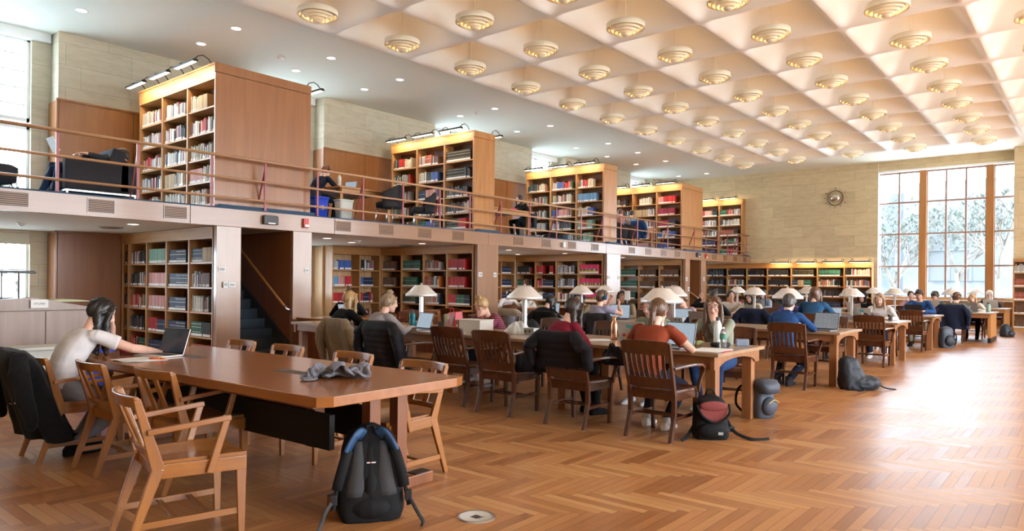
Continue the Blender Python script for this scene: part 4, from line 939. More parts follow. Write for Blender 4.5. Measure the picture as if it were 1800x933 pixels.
# dark chairs ---- first row, near side (facing the table)
nearX = [5.93, 10.02, 13.66, 17.45]; farX = [7.72, 11.78, 15.42, 19.25]
CH = [
 (5.92, 3.08, 0, 'dark slat-back armchair of the reader in the rust T-shirt'), (5.86, 3.97, .03, 'dark slat-back armchair hung with a black quilted jacket'),
 (5.86, 4.90, .04, 'dark slat-back armchair with a dark coat on its seat, left of the quilted jacket'), (5.98, 5.66, .0, 'empty dark slat-back armchair before the small box on the first row'),
 (5.75, 6.48, 0, 'dark armchair covered by the nearly black puffer coat'), (5.85, 7.45, 0, 'dark armchair covered by the camel coat'),
 (7.82, 3.22, PI + .25, 'dark armchair of the reader with round glasses'), (7.85, 4.15, PI, 'dark armchair of the reader in pale green'),
 (7.75, 5.02, PI, 'empty dark armchair opposite the copper bottle'), (7.75, 5.95, PI, 'empty dark armchair across the first row, behind the nearest lamp base'), (7.82, 6.9, PI, 'dark armchair of the reader in the striped top'),
 (9.98, 3.19, 0, 'dark slat-back armchair of the man in the blue jacket'), (9.95, 4.30, 0, 'empty dark armchair left of the man in the blue jacket'), (9.95, 6.15, 0, 'dark armchair under the man in the lilac T-shirt'),
 (9.95, 7.25, 0, 'dark armchair of the reader in the black jacket, second row'), (9.95, 8.0, 0, 'dark armchair covered by a beige coat behind the lamp, second row'), (9.95, 9.6, .2, 'dark slat-back armchair by the plastic bags, second row'),
 (11.82, 3.3, PI, 'empty dark armchair facing the man in the blue jacket'), (11.82, 5.8, PI, 'dark armchair of the reader in pink, second row'), (11.8, 6.86, PI, 'dark armchair of the reader with white headphones'), (11.8, 7.75, PI, 'dark armchair of the reader with dark headphones'),
 (13.62, 3.0, 0, 'empty dark slat-back armchair at the near side of the third row, right end'), (13.6, 4.1, 0, 'dark armchair of the long-haired reader in blue, third row'), (13.6, 5.0, 0, 'dark armchair hung with a navy coat, third row'), (13.6, 6.2, 0, 'dark armchair of the reader with raised fist'),
 (15.5, 3.27, PI, 'dark armchair of the reader in white, third row'), (15.5, 4.8, PI, 'dark armchair of the reader in violet'), (15.5, 5.6, PI, 'dark armchair of the reader in cream with headphones'), (15.5, 6.4, PI, 'dark armchair of the reader in the white top, third row'),
 (17.4, 3.05, 0, 'empty dark armchair at the near side of the fourth row, right end'), (17.4, 3.95, 0, 'empty dark armchair at the near side of the fourth row, second from right'), (17.4, 4.9, 0, 'empty dark armchair at the near side of the fourth row, third from right'), (17.4, 6.5, 0, 'empty dark armchair at the near side of the fourth row, fourth from right'),
 (19.3, 3.19, PI, 'dark armchair of the man in the blue sweater'), (19.3, 4.5, PI, 'dark armchair of the reader in the black hood'), (19.3, 6.9, PI, 'dark armchair of the smiling long-haired reader'),
 (20.95, 2.75, 0, 'dark armchair hung with a navy coat under the tall window'), (20.95, 3.9, 0, 'empty dark armchair in the fifth row, beside the navy coat'), (23.05, 2.55, PI, 'dark armchair of the reader in the cream hood'), (23.05, 3.45, PI, 'dark armchair of the curly-haired reader'), (23.05, 4.2, PI, 'dark armchair of the farthest reader with tied hair'),
 (27.6, 2.5, PI, 'dark armchair of the hooded reader with glasses under the window'),
 (8.4, 9.75, PI / 2, 'dark armchair of the reader with a bun behind the blonde'), (12.4, 10.75, PI / 2, 'empty dark armchair at the desk by the brown sets'), (14.75, 12.68, -PI / 2, 'dark armchair of the young man past the wide column')]
for c in CH: dchair(*c)
# ================================================================ PEOPLE
def clothmat(name, c, rough=.9, bump=.12, bscale=45, sheen=0, na=.08): return plain(name, c, rough, spec=.2, bump=bump, bscale=bscale, sheen=sheen, noise_amt=na, nscale=14)
plain('skin_fair', (.68, .40, .30), .5, noise_amt=.05, nscale=20); plain('skin_mid', (.52, .28, .18), .5, noise_amt=.05, nscale=20); plain('skin_tan', (.34, .17, .10), .5, noise_amt=.05, nscale=20)
plain('eye_white', (.75, .73, .70), .3); plain('iris', (.04, .022, .012), .2); plain('lip', (.48, .16, .13), .5)
for k, c in dict(hair_black=(.012, .010, .010), hair_dark=(.035, .018, .012), hair_brown=(.11, .052, .026), hair_auburn=(.16, .06, .03), hair_blond=(.42, .26, .11), hair_ash=(.30, .20, .12), hair_grey=(.07, .06, .055)).items():
    m = plain(k, c, .42, noise_amt=.35, nscale=60, spec=.6); m.node_tree.nodes['Principled BSDF'].inputs['Anisotropic'].default_value = .5
for k, c in dict(c_white=(.72, .68, .68), c_black=(.012, .012, .014), c_navy=(.018, .026, .06), c_jean=(.035, .09, .24), c_denim=(.03, .06, .15), c_grey=(.42, .38, .38), c_rust=(.40, .075, .03), c_red=(.26, .015, .035), c_green=(.36, .42, .30), c_sage=(.42, .44, .34),
                 c_lilac=(.48, .46, .66), c_pink=(.62, .40, .44), c_camel=(.40, .29, .17), c_beige=(.58, .50, .38), c_blue=(.03, .10, .30), c_teal=(.03, .12, .26), c_olive=(.16, .19, .15), c_violet=(.14, .12, .42), c_khaki=(.36, .29, .19), c_charcoal=(.05, .048, .055), c_peach=(.6, .33, .26), c_paleblue=(.45, .55, .72), c_cream=(.66, .60, .50), c_heather=(.40, .38, .42)).items(): clothmat(k, tuple(q * (.95 if k in ('c_white', 'c_cream') else .62) for q in c))
# stripes
m, n_, l_, b_ = newmat('c_stripe'); tcx = n_.new('ShaderNodeTexCoord'); sp = n_.new('ShaderNodeSeparateXYZ'); l_.new(tcx.outputs['Object'], sp.inputs[0]); mm = n_.new('ShaderNodeMath'); mm.operation = 'MULTIPLY'; mm.inputs[1].default_value = 34; l_.new(sp.outputs['Z'], mm.inputs[0])
fr_ = n_.new('ShaderNodeMath'); fr_.operation = 'FRACT'; l_.new(mm.outputs[0], fr_.inputs[0]); gt = n_.new('ShaderNodeMath'); gt.operation = 'GREATER_THAN'; gt.inputs[1].default_value = .5; l_.new(fr_.outputs[0], gt.inputs[0])
mi_ = n_.new('ShaderNodeMixRGB'); mi_.inputs[1].default_value = (.34, .04, .07, 1); mi_.inputs[2].default_value = (.02, .018, .045, 1); l_.new(gt.outputs[0], mi_.inputs[0]); l_.new(mi_.outputs[0], b_.inputs['Base Color']); b_.inputs['Roughness'].default_value = .85
# checks
m, n_, l_, b_ = newmat('c_check'); tcx = n_.new('ShaderNodeTexCoord'); ck = n_.new('ShaderNodeTexChecker'); ck.inputs['Scale'].default_value = 22; ck.inputs['Color1'].default_value = (.05, .10, .18, 1); ck.inputs['Color2'].default_value = (.35, .42, .45, 1); l_.new(tcx.outputs['Object'], ck.inputs[0]); l_.new(ck.outputs[0], b_.inputs['Base Color']); b_.inputs['Roughness'].default_value = .85
def remeshed(f, name, mat, parent, vox, smooth=4, disp=None):
    me = bpy.data.meshes.new(name); me.from_pydata([tuple(p) for p in f.v], [], f.f)
    bmm = bmesh.new(); bmm.from_mesh(me); bmesh.ops.recalc_face_normals(bmm, faces=bmm.faces); bmm.to_mesh(me); bmm.free()
    o = bpy.data.objects.new(name, me); COL.objects.link(o)
    r_ = o.modifiers.new('r', 'REMESH'); r_.mode = 'VOXEL'; r_.voxel_size = vox; r_.use_smooth_shade = True
    s_ = o.modifiers.new('s', 'SMOOTH'); s_.iterations = smooth; s_.factor = .5
    bpy.context.view_layer.update()
    m2 = bpy.data.meshes.new_from_object(o.evaluated_get(bpy.context.evaluated_depsgraph_get())); m2.name = name
    o.modifiers.clear(); o.data = m2; bpy.data.meshes.remove(me); m2.materials.clear(); m2.materials.append(MATS[mat])
    if disp:
        n = len(m2.vertices); co = [0.] * (3 * n); m2.vertices.foreach_get('co', co); no = [0.] * (3 * n); m2.vertices.foreach_get('normal', no)
        for q in range(n):
            p = Vector(co[3 * q:3 * q + 3]); d = disp(p)
            for a in range(3): co[3 * q + a] += no[3 * q + a] * d
        m2.vertices.foreach_set('co', co)
    m2.polygons.foreach_set('use_smooth', [True] * len(m2.polygons)); m2.update()
    if parent: o.parent = parent
    return o
def ringE(c, ax, ay, rx, ry, n=16, p=2.0):
    out = []
    for q in range(n):
        t = 2 * PI * q / n; ct, st = math.cos(t), math.sin(t)
        out.append(Vector(c) + Vector(ax) * (rx * math.copysign(abs(ct) ** (2 / p), ct)) + Vector(ay) * (ry * math.copysign(abs(st) ** (2 / p), st)))
    return out
def ik(S, W, l1, l2, pole):
    S, W = Vector(S), Vector(W); d = W - S; L = d.length
    if L > (l1 + l2) * .995: W = S + d * ((l1 + l2) * .995 / L); d = W - S; L = d.length
    a = (l1 * l1 - l2 * l2 + L * L) / (2 * L); h = math.sqrt(max(1e-6, l1 * l1 - a * a)); u = d / L
    p = Vector(pole); p = (p - u * p.dot(u)).normalized(); return S + u * a + p * h, W
def hand(f, W, d, nrm, side, curl=.5, k=1.0):
    """palm and five fingers; side=+1 left hand (thumb towards -side*y)"""
    d = Vector(d).normalized(); nrm = Vector(nrm); nrm = (nrm - d * nrm.dot(d)).normalized(); s_ = nrm.cross(d).normalized() * side   # towards the thumb
    W = Vector(W); P = lambda a, b_, c: W + d * a * k + s_ * b_ * k + nrm * c * k
    f.loft([ringE(P(-.01, 0, 0), s_, nrm, .026 * k, .019 * k, 12), ringE(P(.02, .0, 0), s_, nrm, .033 * k, .017 * k, 12), ringE(P(.06, 0, 0), s_, nrm, .041 * k, .0145 * k, 12, 2.6), ringE(P(.088, 0, -.002), s_, nrm, .040 * k, .012 * k, 12, 2.6)])
    for q, (b_, L, r_) in enumerate(((.030, .070, .0088), (.010, .079, .0092), (-.010, .073, .0088), (-.029, .056, .0078))):
        p = P(.082, b_, -.001); pts = [p]; ang = .1 + curl * .25; dd = d
        for m_ in (.45, .30, .25):
            v = d * math.cos(ang) - nrm * math.sin(ang) + s_ * (b_ * 1.2); pts.append(pts[-1] + v.normalized() * L * m_ * k); ang += curl * (.9 + .08 * q)
        f.tube(pts, [r_ * k, r_ * .97 * k, r_ * .88 * k, r_ * .75 * k], 8, round_ends=True)
    pts = [P(.012, .026, -.004), P(.040, .050, -.010), P(.066, .058, -.016 - .015 * curl), P(.088, .056 - .014 * curl, -.022 - .02 * curl)]
    f.tube(pts, [.013 * k, .0115 * k, .0098 * k, .008 * k], 8, round_ends=True)
def headM(c, yaw, pitch, roll=0): return Matrix.Translation(c) @ Matrix.Rotation(yaw, 4, 'Z') @ Matrix.Rotation(pitch, 4, 'Y') @ Matrix.Rotation(roll, 4, 'X')
HEADS = [(-.118, .070, .010, .020), (-.108, .082, -.004, .036), (-.085, .086, -.03, .052), (-.05, .087, -.062, .063), (-.015, .086, -.086, .069), (.025, .087, -.097, .074), (.06, .081, -.094, .070), (.09, .060, -.076, .056), (.108, .034, -.050, .036), (.117, .0, -.022, .014)]
def head(f, M):
    rings = []
    for z, fr, bk, hw in HEADS: rings.append([M @ p for p in ringE(((fr + bk) / 2, 0, z), (1, 0, 0), (0, 1, 0), (fr - bk) / 2, hw, 20, 2.25)])
    f.loft(rings)
    f.tube([M @ Vector(p) for p in ((.082, 0, .028), (.096, 0, .002), (.109, 0, -.020), (.090, 0, -.034))], [.009, .010, .013, .012], 8, round_ends=True)
    f.ell((.080, 0, -.058), .013, .026, .011, M=M, n=10, k=6); f.ell((.074, 0, -.098), .018, .022, .015, M=M, n=10, k=6)
    for s_ in (-1, 1):
        f.ell((-.008, s_ * .076, -.004), .018, .009, .031, M=M, n=10, k=6); f.ell((.064, s_ * .036, -.030), .022, .024, .022, M=M, n=10, k=6)
        f.tube([M @ Vector(p) for p in ((.083, s_ * .012, .034), (.080, s_ * .034, .038), (.068, s_ * .054, .032))], .007, 6, round_ends=True)
def facebits(t, M, hairm, glasses=False):
    for s_ in (-1, 1):
        f = MB(); f.ell((.0775, s_ * .031, .012), .0115, .0135, .0078, M=M, n=12, k=8); e = f.obj('eye', 'eye_white', t)
        f = MB(); f.ell((.0865, s_ * .031, .011), .0042, .0056, .0060, M=M, n=10, k=6); f.obj('iris', 'iris', e)
        f = MB(); f.tube([M @ Vector(p) for p in ((.092, s_ * .014, .036), (.091, s_ * .032, .041), (.078, s_ * .052, .034))], [.0028, .0034, .002], 6); f.obj('eyebrow', hairm, t)
    f = MB(); f.ell((.090, 0, -.053), .0055, .022, .0042, M=M, n=12, k=6); f.ell((.089, 0, -.061), .006, .018, .005, M=M, n=12, k=6); f.obj('lips', 'lip', t)
    if glasses:
        f = MB()
        for s_ in (-1, 1):
            f.loft([[M @ Vector((.105 + .0022 * math.cos(q2), s_ * .034 + (.024 + .0022 * math.cos(q2)) * math.cos(a), .010 + (.0235 + .0022 * math.sin(q2)) * math.sin(a))) for q2 in [PI * 2 * b2 / 6 for b2 in range(6)]] for a in [2 * PI * a_ / 20 for a_ in range(21)]], 0, True, False)
            f.tube([M @ Vector(p) for p in ((.104, s_ * .058, .014), (.05, s_ * .078, .014), (-.01, s_ * .083, .006))], .0022, 5)
        f.tube([M @ Vector(p) for p in ((.107, -.010, .014), (.110, 0, .017), (.107, .010, .014))], .0022, 5); f.obj('glasses', 'black_plastic', t)
def hair(t, M, style, mat, vox, down=(0, 0, -1), hood=None):
    f = MB(); dn = M.to_3x3().inverted() @ Vector((0, 0, -1))      # gravity in the head frame
    V = Vector; seed = random.random() * 50
    f.ell((-.020, 0, .022), .104, .086, .106, M=M, n=20, k=14)
    f.tube([M @ V(p) for p in ((.062, .045, .085), (.03, .078, .04), (-.01, .084, -.01))], [.016, .014, .010], 8, round_ends=True); f.tube([M @ V(p) for p in ((.062, -.045, .085), (.03, -.078, .04), (-.01, -.084, -.01))], [.016, .014, .010], 8, round_ends=True)
    if style in ('short', 'curly', 'crop'):
        f.ell((-.045, 0, -.02), .066, .078, .075, M=M, n=16, k=10)
        if style != 'crop': f.ell((.02, 0, .085), .068, .068, .042, M=M, n=14, k=8)
        if style == 'curly':
            r2 = random.Random(3)
            for _ in range(46):
                a, b_ = r2.uniform(0, 2 * PI), r2.uniform(-.3, 1); q = V((-.02 + .10 * math.cos(a) * math.sqrt(max(0, 1 - b_ * b_)), .09 * math.sin(a) * math.sqrt(max(0, 1 - b_ * b_)), .03 + .11 * b_))
                if q.x < .05 or q.z > .07: f.ell(q, .026, .026, .026, M=M, n=8, k=6)
    if style in ('long', 'medium', 'tied'):
        L = {'long': .40, 'medium': .24, 'tied': .10}[style]; rings = []
        for q in range(9):
            s_ = q / 8; c = V((-.035 - .035 * math.sin(s_ * 1.6), 0, .03)) + dn * (L * s_); w = .088 * (1 + .18 * math.sin(s_ * 2.2)) * (1 - .45 * max(0, s_ - .6) / .4)
            rings.append([M @ p for p in ringE(c, (1, 0, 0), (0, 1, 0), .060 - .028 * s_, w, 16)])
        f.loft(rings)
        if style in ('long', 'medium'):
            for s_ in (-1, 1):
                f.tube([M @ V(p) for p in ((.05, s_ * .05, .085), (.045, s_ * .082, .03))] + [M @ (V((.035, s_ * .088, -.01)) + dn * (L * u)) for u in (.12, .35, .6, .8)], [.018, .021, .024, .026, .022, .010], 10, round_ends=True)
    if style in ('bun', 'pony'):
        f.ell((-.065, 0, .02), .06, .07, .075, M=M, n=16, k=10)
    if style == 'bun':
        f.ell((-.030, 0, .142), .042, .045, .036, M=M, n=14, k=8); f.tube([M @ V(p) for p in ((-.07, -.02, .14), (-.02, .04, .16), (.01, -.02, .15))], .012, 6, round_ends=True)
    if style == 'lowbun': f.ell((-.125, 0, .05), .045, .045, .045, M=M, n=14, k=8)
    if style == 'pony':
        f.tube([M @ V((-.105, 0, .02)), M @ V((-.14, 0, .0))] + [M @ (V((-.15, .0, -.03)) + dn * u + V((-.02, .03, 0)) * (u * 3)) for u in (.03, .10, .16, .21)], [.024, .022, .030, .032, .024, .008], 12, round_ends=True)
    def dsp(p):
        q = M.inverted() @ p; a = math.atan2(q.y, q.x + .02); return .0028 * math.sin(a * 38 + 3 * noise.noise(q * 14 + V((seed, 0, 0)))) + .006 * noise.noise(V((a * 3 + seed, q.z * 6, 0)))
    remeshed(f, 'hair', mat, t, vox, 3, dsp if vox < .01 else None)
def hoodie(t, M, mat, vox):
    f = MB(); f.ell((-.045, 0, .012), .122, .108, .132, M=M, n=20, k=14)
    for s_ in (-1, 1): f.tube([M @ Vector(p) for p in ((.058, s_ * .02, .118), (.066, s_ * .07, .06), (.055, s_ * .086, -.01), (.035, s_ * .075, -.09), (.03, s_ * .04, -.14))], .02, 8, round_ends=True)
    f.ell((-.02, 0, -.12), .09, .10, .06, M=M, n=16, k=8); remeshed(f, 'hood', mat, t, vox, 4)
def phones(t, M, mat):
    f = MB(); f.tube([M @ Vector((-.012, .096 * math.cos(a), -.005 + .132 * math.sin(a))) for a in [PI * q / 16 for q in range(17)]], .009, 8, flat=.6); f.obj('headband', mat, t)
    for s_ in (-1, 1):
        f = MB(); f.tube([M @ Vector((-.010, s_ * .080, -.005)), M @ Vector((-.010, s_ * .108, -.005))], .037, 16, flat=1.1); f.obj('ear_cup', mat, t, bevel=.004)
def person(label, x, y, rz, lean=.25, head_yaw=0, head_pitch=.35, head_roll=0, top='c_white', sleeve='long', bottom='c_denim', shoe='c_black', skin='skin_fair', hairs='long', hairm='hair_dark',
           L=(.42, .14, .80), Rr=(.42, -.14, .80), Lc=.6, Rc=.6, Ldir=None, Rdir=None, Lpole=(-.2, .8, -.5), Rpole=(-.2, -.8, -.5), legs='sit', feet=None, far=False, glasses=False, phone=None, hood=None, face=True, z=0, sc=1.0, seat=.47, collar=None, skirt=None):
    t = thing('person', label, 'person', (x, y, z), rz); t.scale = (sc, sc, sc); V = Vector
    vb = .0125 if far else .0068; vc = .014 if far else .0095
    H = V((-.06, 0, seat + .075)) if legs == 'sit' else V((0, 0, .93)); sl = lean
    def sp(u): a = sl * (.55 + .75 * u); return H + V((math.sin(a), 0, math.cos(a))) * (.49 * u)
    N = sp(1.0); ad = sl * 1.25; upv = V((math.sin(ad), 0, math.cos(ad))); fw = V((math.cos(ad), 0, -math.sin(ad)))
    hc = N + upv * .105 + V((.035 + .03 * head_pitch, 0, .045)); HM = headM(hc, head_yaw, head_pitch, head_roll)
    SL, SR = N + V((-.01, .165, -.035)), N + V((-.01, -.165, -.035))
    # torso sections (u, half depth, half width)
    TS = [(-.10, .085, .150), (.0, .112, .172), (.18, .100, .152), (.38, .100, .142), (.58, .112, .155), (.78, .112, .172), (.92, .088, .160), (.985, .062, .110)]
    def torso(f, g):
        rings = []
        for u, dx, wy in TS:
            a = sl * (.55 + .75 * u); rings.append(ringE(sp(u), (math.cos(a), 0, -math.sin(a)), (0, 1, 0), dx + g, wy + g, 18, 2.3))
        f.loft(rings)
        for S_ in (SL, SR): f.ell(S_ + V((0, -math.copysign(.012, S_.y), -.01)), .056 + g, .056 + g, .058 + g, n=14, k=8)
    EL, WL_ = ik(SL, L, .285, .255, Lpole); ER, WR_ = ik(SR, Rr, .285, .255, Rpole)
    # legs
    if legs == 'sit':
        ft = feet or ((.34, .12), (.34, -.12)); LG = []
        for s_, (fx, fy) in ((1, ft[0]), (-1, ft[1])):
            hp = H + V((.02, s_ * .092, -.005)); an = V((fx, fy, .085)); K, A_ = ik(hp, an, .435, .415, (.7, s_ * .12, .9)); LG.append((hp, K, A_))
    else:
        ft = feet or ((.02, .10), (-.02, -.10)); LG = []
        for s_, (fx, fy) in ((1, ft[0]), (-1, ft[1])):
            hp = H + V((0, s_ * .09, -.02)); an = V((fx, fy, .085)); K, A_ = ik(hp, an, .435, .425, (1, 0, .1)); LG.append((hp, K, A_))
    f = MB(); head(f, HM); f.tube([N - upv * .05, N + upv * .03, HM @ V((-.022, 0, -.06)), HM @ V((-.015, 0, -.02))], [.060, .052, .050, .048], 14, round_ends=True); torso(f, -.012)
    for S_, E_, W_ in ((SL, EL, WL_), (SR, ER, WR_)):
        d = (W_ - E_).normalized(); f.tube([S_, S_.lerp(E_, .5), E_, E_.lerp(W_, .35), W_ - d * .03, W_], [.045, .043, .037, .039, .027, .024], 12, round_ends=True)
    for s_, W_, E_, cu, dr in ((1, WL_, EL, Lc, Ldir), (-1, WR_, ER, Rc, Rdir)):
        d = V(dr) if dr else (W_ - E_).normalized() * .6 + V((.5, -s_ * .25, -.12)); nr = V((0, 0, 1)) if not dr or abs(V(dr).normalized().z) < .7 else V((1, s_ * .3, 0)); hand(f, W_, d, nr, -s_ * -1 if False else s_ * -1, cu, .98)
    for hp, K, A_ in LG: f.tube([hp, hp.lerp(K, .5), K, K.lerp(A_, .3), K.lerp(A_, .8), A_], [.078, .070, .052, .052, .034, .033], 12, round_ends=True)
    for (hp, K, A_), s_ in zip(LG, (1, -1)): f.tube([A_ + V((-.02, 0, -.035)), A_ + V((.06, 0, -.045)), A_ + V((.13, s_ * .01, -.06))], [.032, .032, .024], 10, round_ends=True)
    remeshed(f, 'body', skin, t, vb, 3)
    # top
    f = MB(); torso(f, .006)
    cut = {'long': 1.0, 'short': 0, 'elbow': .02}[sleeve]
    for S_, E_, W_ in ((SL, EL, WL_), (SR, ER, WR_)):
        if sleeve == 'short': f.tube([S_, S_.lerp(E_, .30), S_.lerp(E_, .62)], [.060, .059, .058], 14, round_ends=False)
        else: f.tube([S_, S_.lerp(E_, .5), E_, E_.lerp(W_, .4), E_.lerp(W_, .93)], [.058, .056, .050, .046, .035], 14, round_ends=False)
        f.ell(E_, .048, .048, .048, n=12, k=8) if sleeve == 'long' else None
    if collar: f.tube([N + V((.05, .05, -.0)), N + V((-.045, .05, .03)), N + V((-.045, -.05, .03)), N + V((.05, -.05, -.0))], .022, 8, round_ends=True)
    sd = random.random() * 40
    remeshed(f, 'top', top, t, vc, 5, (lambda p: .006 * noise.noise(p * 9 + V((sd, 0, 0))) + .004 * noise.noise(V((p.x * 6, p.y * 10, p.z * 22 + sd)))) )
    # trousers
    f = MB(); f.loft([ringE(sp(u), (1, 0, 0), (0, 1, 0), dx, wy, 18, 2.3) for u, dx, wy in ((-.16, .09, .14), (-.08, .118, .168), (.02, .122, .178), (.12, .110, .162))])
    for hp, K, A_ in LG: f.tube([hp + V((-.02, 0, 0)), hp.lerp(K, .5), K, K.lerp(A_, .35), K.lerp(A_, .94)], [.094, .083, .066, .060, .048], 14, round_ends=False); f.ell(K, .064, .062, .064, n=12, k=8)
    remeshed(f, 'trousers', bottom, t, vc, 4, (lambda p: .005 * noise.noise(p * 12 + V((sd, 3, 0)))))
    for (hp, K, A_), s_ in zip(LG, (1, -1)):
        f = MB(); b0 = A_ + V((-.045, 0, 0)); zz = A_.z - .085
        f.loft([ringE((A_.x - .075, A_.y, zz + .03), (0, 1, 0), (0, 0, 1), .022, .028, 12, 3), ringE((A_.x - .05, A_.y, zz + .045), (0, 1, 0), (0, 0, 1), .036, .045, 12, 3), ringE((A_.x + .0, A_.y, zz + .05), (0, 1, 0), (0, 0, 1), .040, .05, 12, 3), ringE((A_.x + .07, A_.y, zz + .036), (0, 1, 0), (0, 0, 1), .043, .036, 12, 3), ringE((A_.x + .14, A_.y + s_ * .008, zz + .026), (0, 1, 0), (0, 0, 1), .041, .026, 12, 3), ringE((A_.x + .19, A_.y + s_ * .01, zz + .02), (0, 1, 0), (0, 0, 1), .022, .016, 12, 3)])
        f.tube([A_ + V((-.0, 0, -.03)), A_ + V((0, 0, .045))], .046, 12); f.obj('shoe', shoe, t)
    if hood: hoodie(t, HM, hood, vc)
    else: hair(t, HM, hairs, hairm, vb + .0005)
    if face: facebits(t, HM, hairm if hairm != 'hair_blond' else 'hair_ash', glasses)
    if phone: phones(t, HM, phone)
    return t
random.seed(5)
def PX(px, X): return XP(px, X)
# --- foreground reader in white
person('person in a white T-shirt with black shoulder-length hair, cheek on fist over a laptop', 2.02, 6.34, .0, .36, -.25, .50, 0, 'c_white', 'short', 'c_heather', 'c_black', 'skin_fair', 'long', 'hair_black', L=(.36, .05, 1.0), Rr=(.62, -.18, .79), Lc=1.5, Rc=.5, Ldir=(-.35, .05, .9), Lpole=(.3, .7, -.9), Rpole=(-.2, -.9, -.2), feet=((.12, .12), (.02, -.12)))
# --- first row, near side
person('person in a rust T-shirt with a brown ponytail, seen from behind at a laptop', 6.00, PX(1139, 5.98) - .0, 0.02, .30, .1, .25, 0, 'c_rust', 'short', 'c_navy', 'c_white', 'skin_fair', 'pony', 'hair_brown', L=(.36, .16, .80), Rr=(.40, -.2, .80), feet=((.18, .10), (.10, -.14)))
person('person in a dark red sweater with very long dark hair and black ankle boots', 6.02, PX(978, 6.05), -.35, .36, -.15, .42, 0, 'c_red', 'long', 'c_black', 'c_black', 'skin_fair', 'long', 'hair_dark', L=(.30, .06, .86), Rr=(.34, -.02, .84), Lc=1.0, Rc=1.0, feet=((.42, -.02), (.40, -.22)))
person('person in a pale grey sweater with a messy bun typing, by the teal bottle', 5.88, PX(662, 5.95), -.28, .36, -.15, .22, 0, 'c_grey', 'long', 'c_denim', 'c_black', 'skin_fair', 'bun', 'hair_ash', L=(.46, .14, .80), Rr=(.50, -.12, .80))
person('person in black with long blonde hair at the left end of the first row', 5.98, PX(597, 6.0), -.25, .28, -.1, .12, 0, 'c_black', 'long', 'c_black', 'c_black', 'skin_fair', 'long', 'hair_blond', L=(.44, .10, .80), Rr=(.48, -.08, .80))
# --- first row, far side
person('person in a beige jacket with round glasses and long brown hair, chin on hand', 7.70, PX(1266, 7.70), PI + .0, .26, .28, .08, 0, 'c_sage', 'long', 'c_jean', 'c_white', 'skin_fair', 'long', 'hair_brown', L=(.24, .02, 1.00), Rr=(.44, -.18, .80), Lc=1.35, Ldir=(-.1, -.1, .9), Lpole=(.5, .8, -.9), glasses=True, feet=((.40, .14), (.30, -.1)))
person('person in pale green behind the nearest large lamp shade, hand at mouth', 7.72, PX(1160, 7.72), PI, .34, -.1, .3, 0, 'c_green', 'elbow', 'c_denim', 'c_white', 'skin_fair', 'tied', 'hair_brown', L=(.24, .02, 1.0), Rr=(.40, -.2, .80), Lc=1.2, Ldir=(-.1, -.1, .9), Lpole=(.5, .8, -.9), feet=((.45, .1), (.5, -.1)))
person('person in a red and navy striped top with a blond topknot, bent over papers', 7.62, PX(860, 7.45), PI + .05, .48, -.05, .75, 0, 'c_stripe', 'long', 'c_jean', 'c_white', 'skin_fair', 'bun', 'hair_blond', L=(.42, .02, .93), Rr=(.44, -.2, .80), Lc=1.3, Ldir=(-.2, -.1, .8), Lpole=(.2, .8, -.7))
# --- second row
person('person in a dark blue jacket with short greying hair, seen from behind', 10.06, PX(1380, 10.05), -.05, .22, 0, .25, 0, 'c_blue', 'long', 'c_navy', 'c_charcoal', 'skin_fair', 'crop', 'hair_grey', L=(.42, .14, .80), Rr=(.44, -.18, .80), collar=True, feet=((.0, .10), (-.05, -.08)))
person('person in a lilac T-shirt with blue headphones holding up a phone', 10.08, PX(1050, 10.05), -.3, .15, -.1, .1, 0, 'c_lilac', 'short', 'c_denim', 'c_white', 'skin_fair', 'short', 'hair_brown', L=(.30, .05, 1.10), Rr=(.34, -.14, 1.02), Lc=.9, Rc=.9, Ldir=(.3, -.2, .8), Rdir=(.3, .2, .8), phone='c_teal')
person('person in a black jacket bent forward behind the lamp, second row', 10.2, PX(938, 10.1), -.2, .5, 0, .5, 0, 'c_black', 'long', 'c_black', 'c_black', 'skin_fair', 'medium', 'hair_black', far=True, face=False)
person('person with white headphones and a dark head, facing the camera behind a monitor', 11.60, PX(1101, 11.60), PI, .2, .15, .15, 0, 'c_khaki', 'long', 'c_black', 'c_black', 'skin_tan', 'medium', 'hair_black', phone='white_plastic')
person('person with dark headphones, hand on cheek, left of the lilac T-shirt', 11.60, PX(1032, 11.60), PI - .1, .32, .1, .45, 0, 'c_khaki', 'long', 'c_black', 'c_black', 'skin_fair', 'medium', 'hair_black', L=(.3, .02, .98), Lc=1.2, Ldir=(-.1, -.1, .9), Lpole=(.4, .8, -.9), phone='c_navy')
person('person in pale pink half hidden behind the two nearest lamp shades', 11.60, PX(1208, 11.60), PI, .3, 0, .3, 0, 'c_pink', 'long', 'c_black', 'c_black', 'skin_fair', 'tied', 'hair_brown', far=True)
# --- third row
person('person in a bright blue top with long wavy brown hair, seen from behind', 13.72, PX(1428, 13.70), 0, .22, 0, .2, 0, 'c_teal', 'long', 'c_black', 'c_black', 'skin_fair', 'medium', 'hair_brown', sc=1.08, far=True, face=False)
person('person with dark hair raising a fist, in black, third row', 13.8, PX(1252, 13.8), .2, .2, .5, .15, 0, 'c_black', 'long', 'c_black', 'c_black', 'skin_fair', 'short', 'hair_dark', L=(.28, .28, 1.12), Lc=1.6, Ldir=(0, 0, 1), far=True)
person('person in white with grey-blond hair behind the sticker-covered laptop', 15.32, PX(1550, 15.32), PI, .25, .1, .45, 0, 'c_white', 'long', 'c_navy', 'c_white', 'skin_fair', 'medium', 'hair_ash', far=True)
person('person in violet with cropped hair beside the long-haired reader', 15.32, PX(1398, 15.32), PI - .2, .42, -.2, .5, 0, 'c_violet', 'long', 'c_black', 'c_black', 'skin_mid', 'crop', 'hair_dark', far=True)
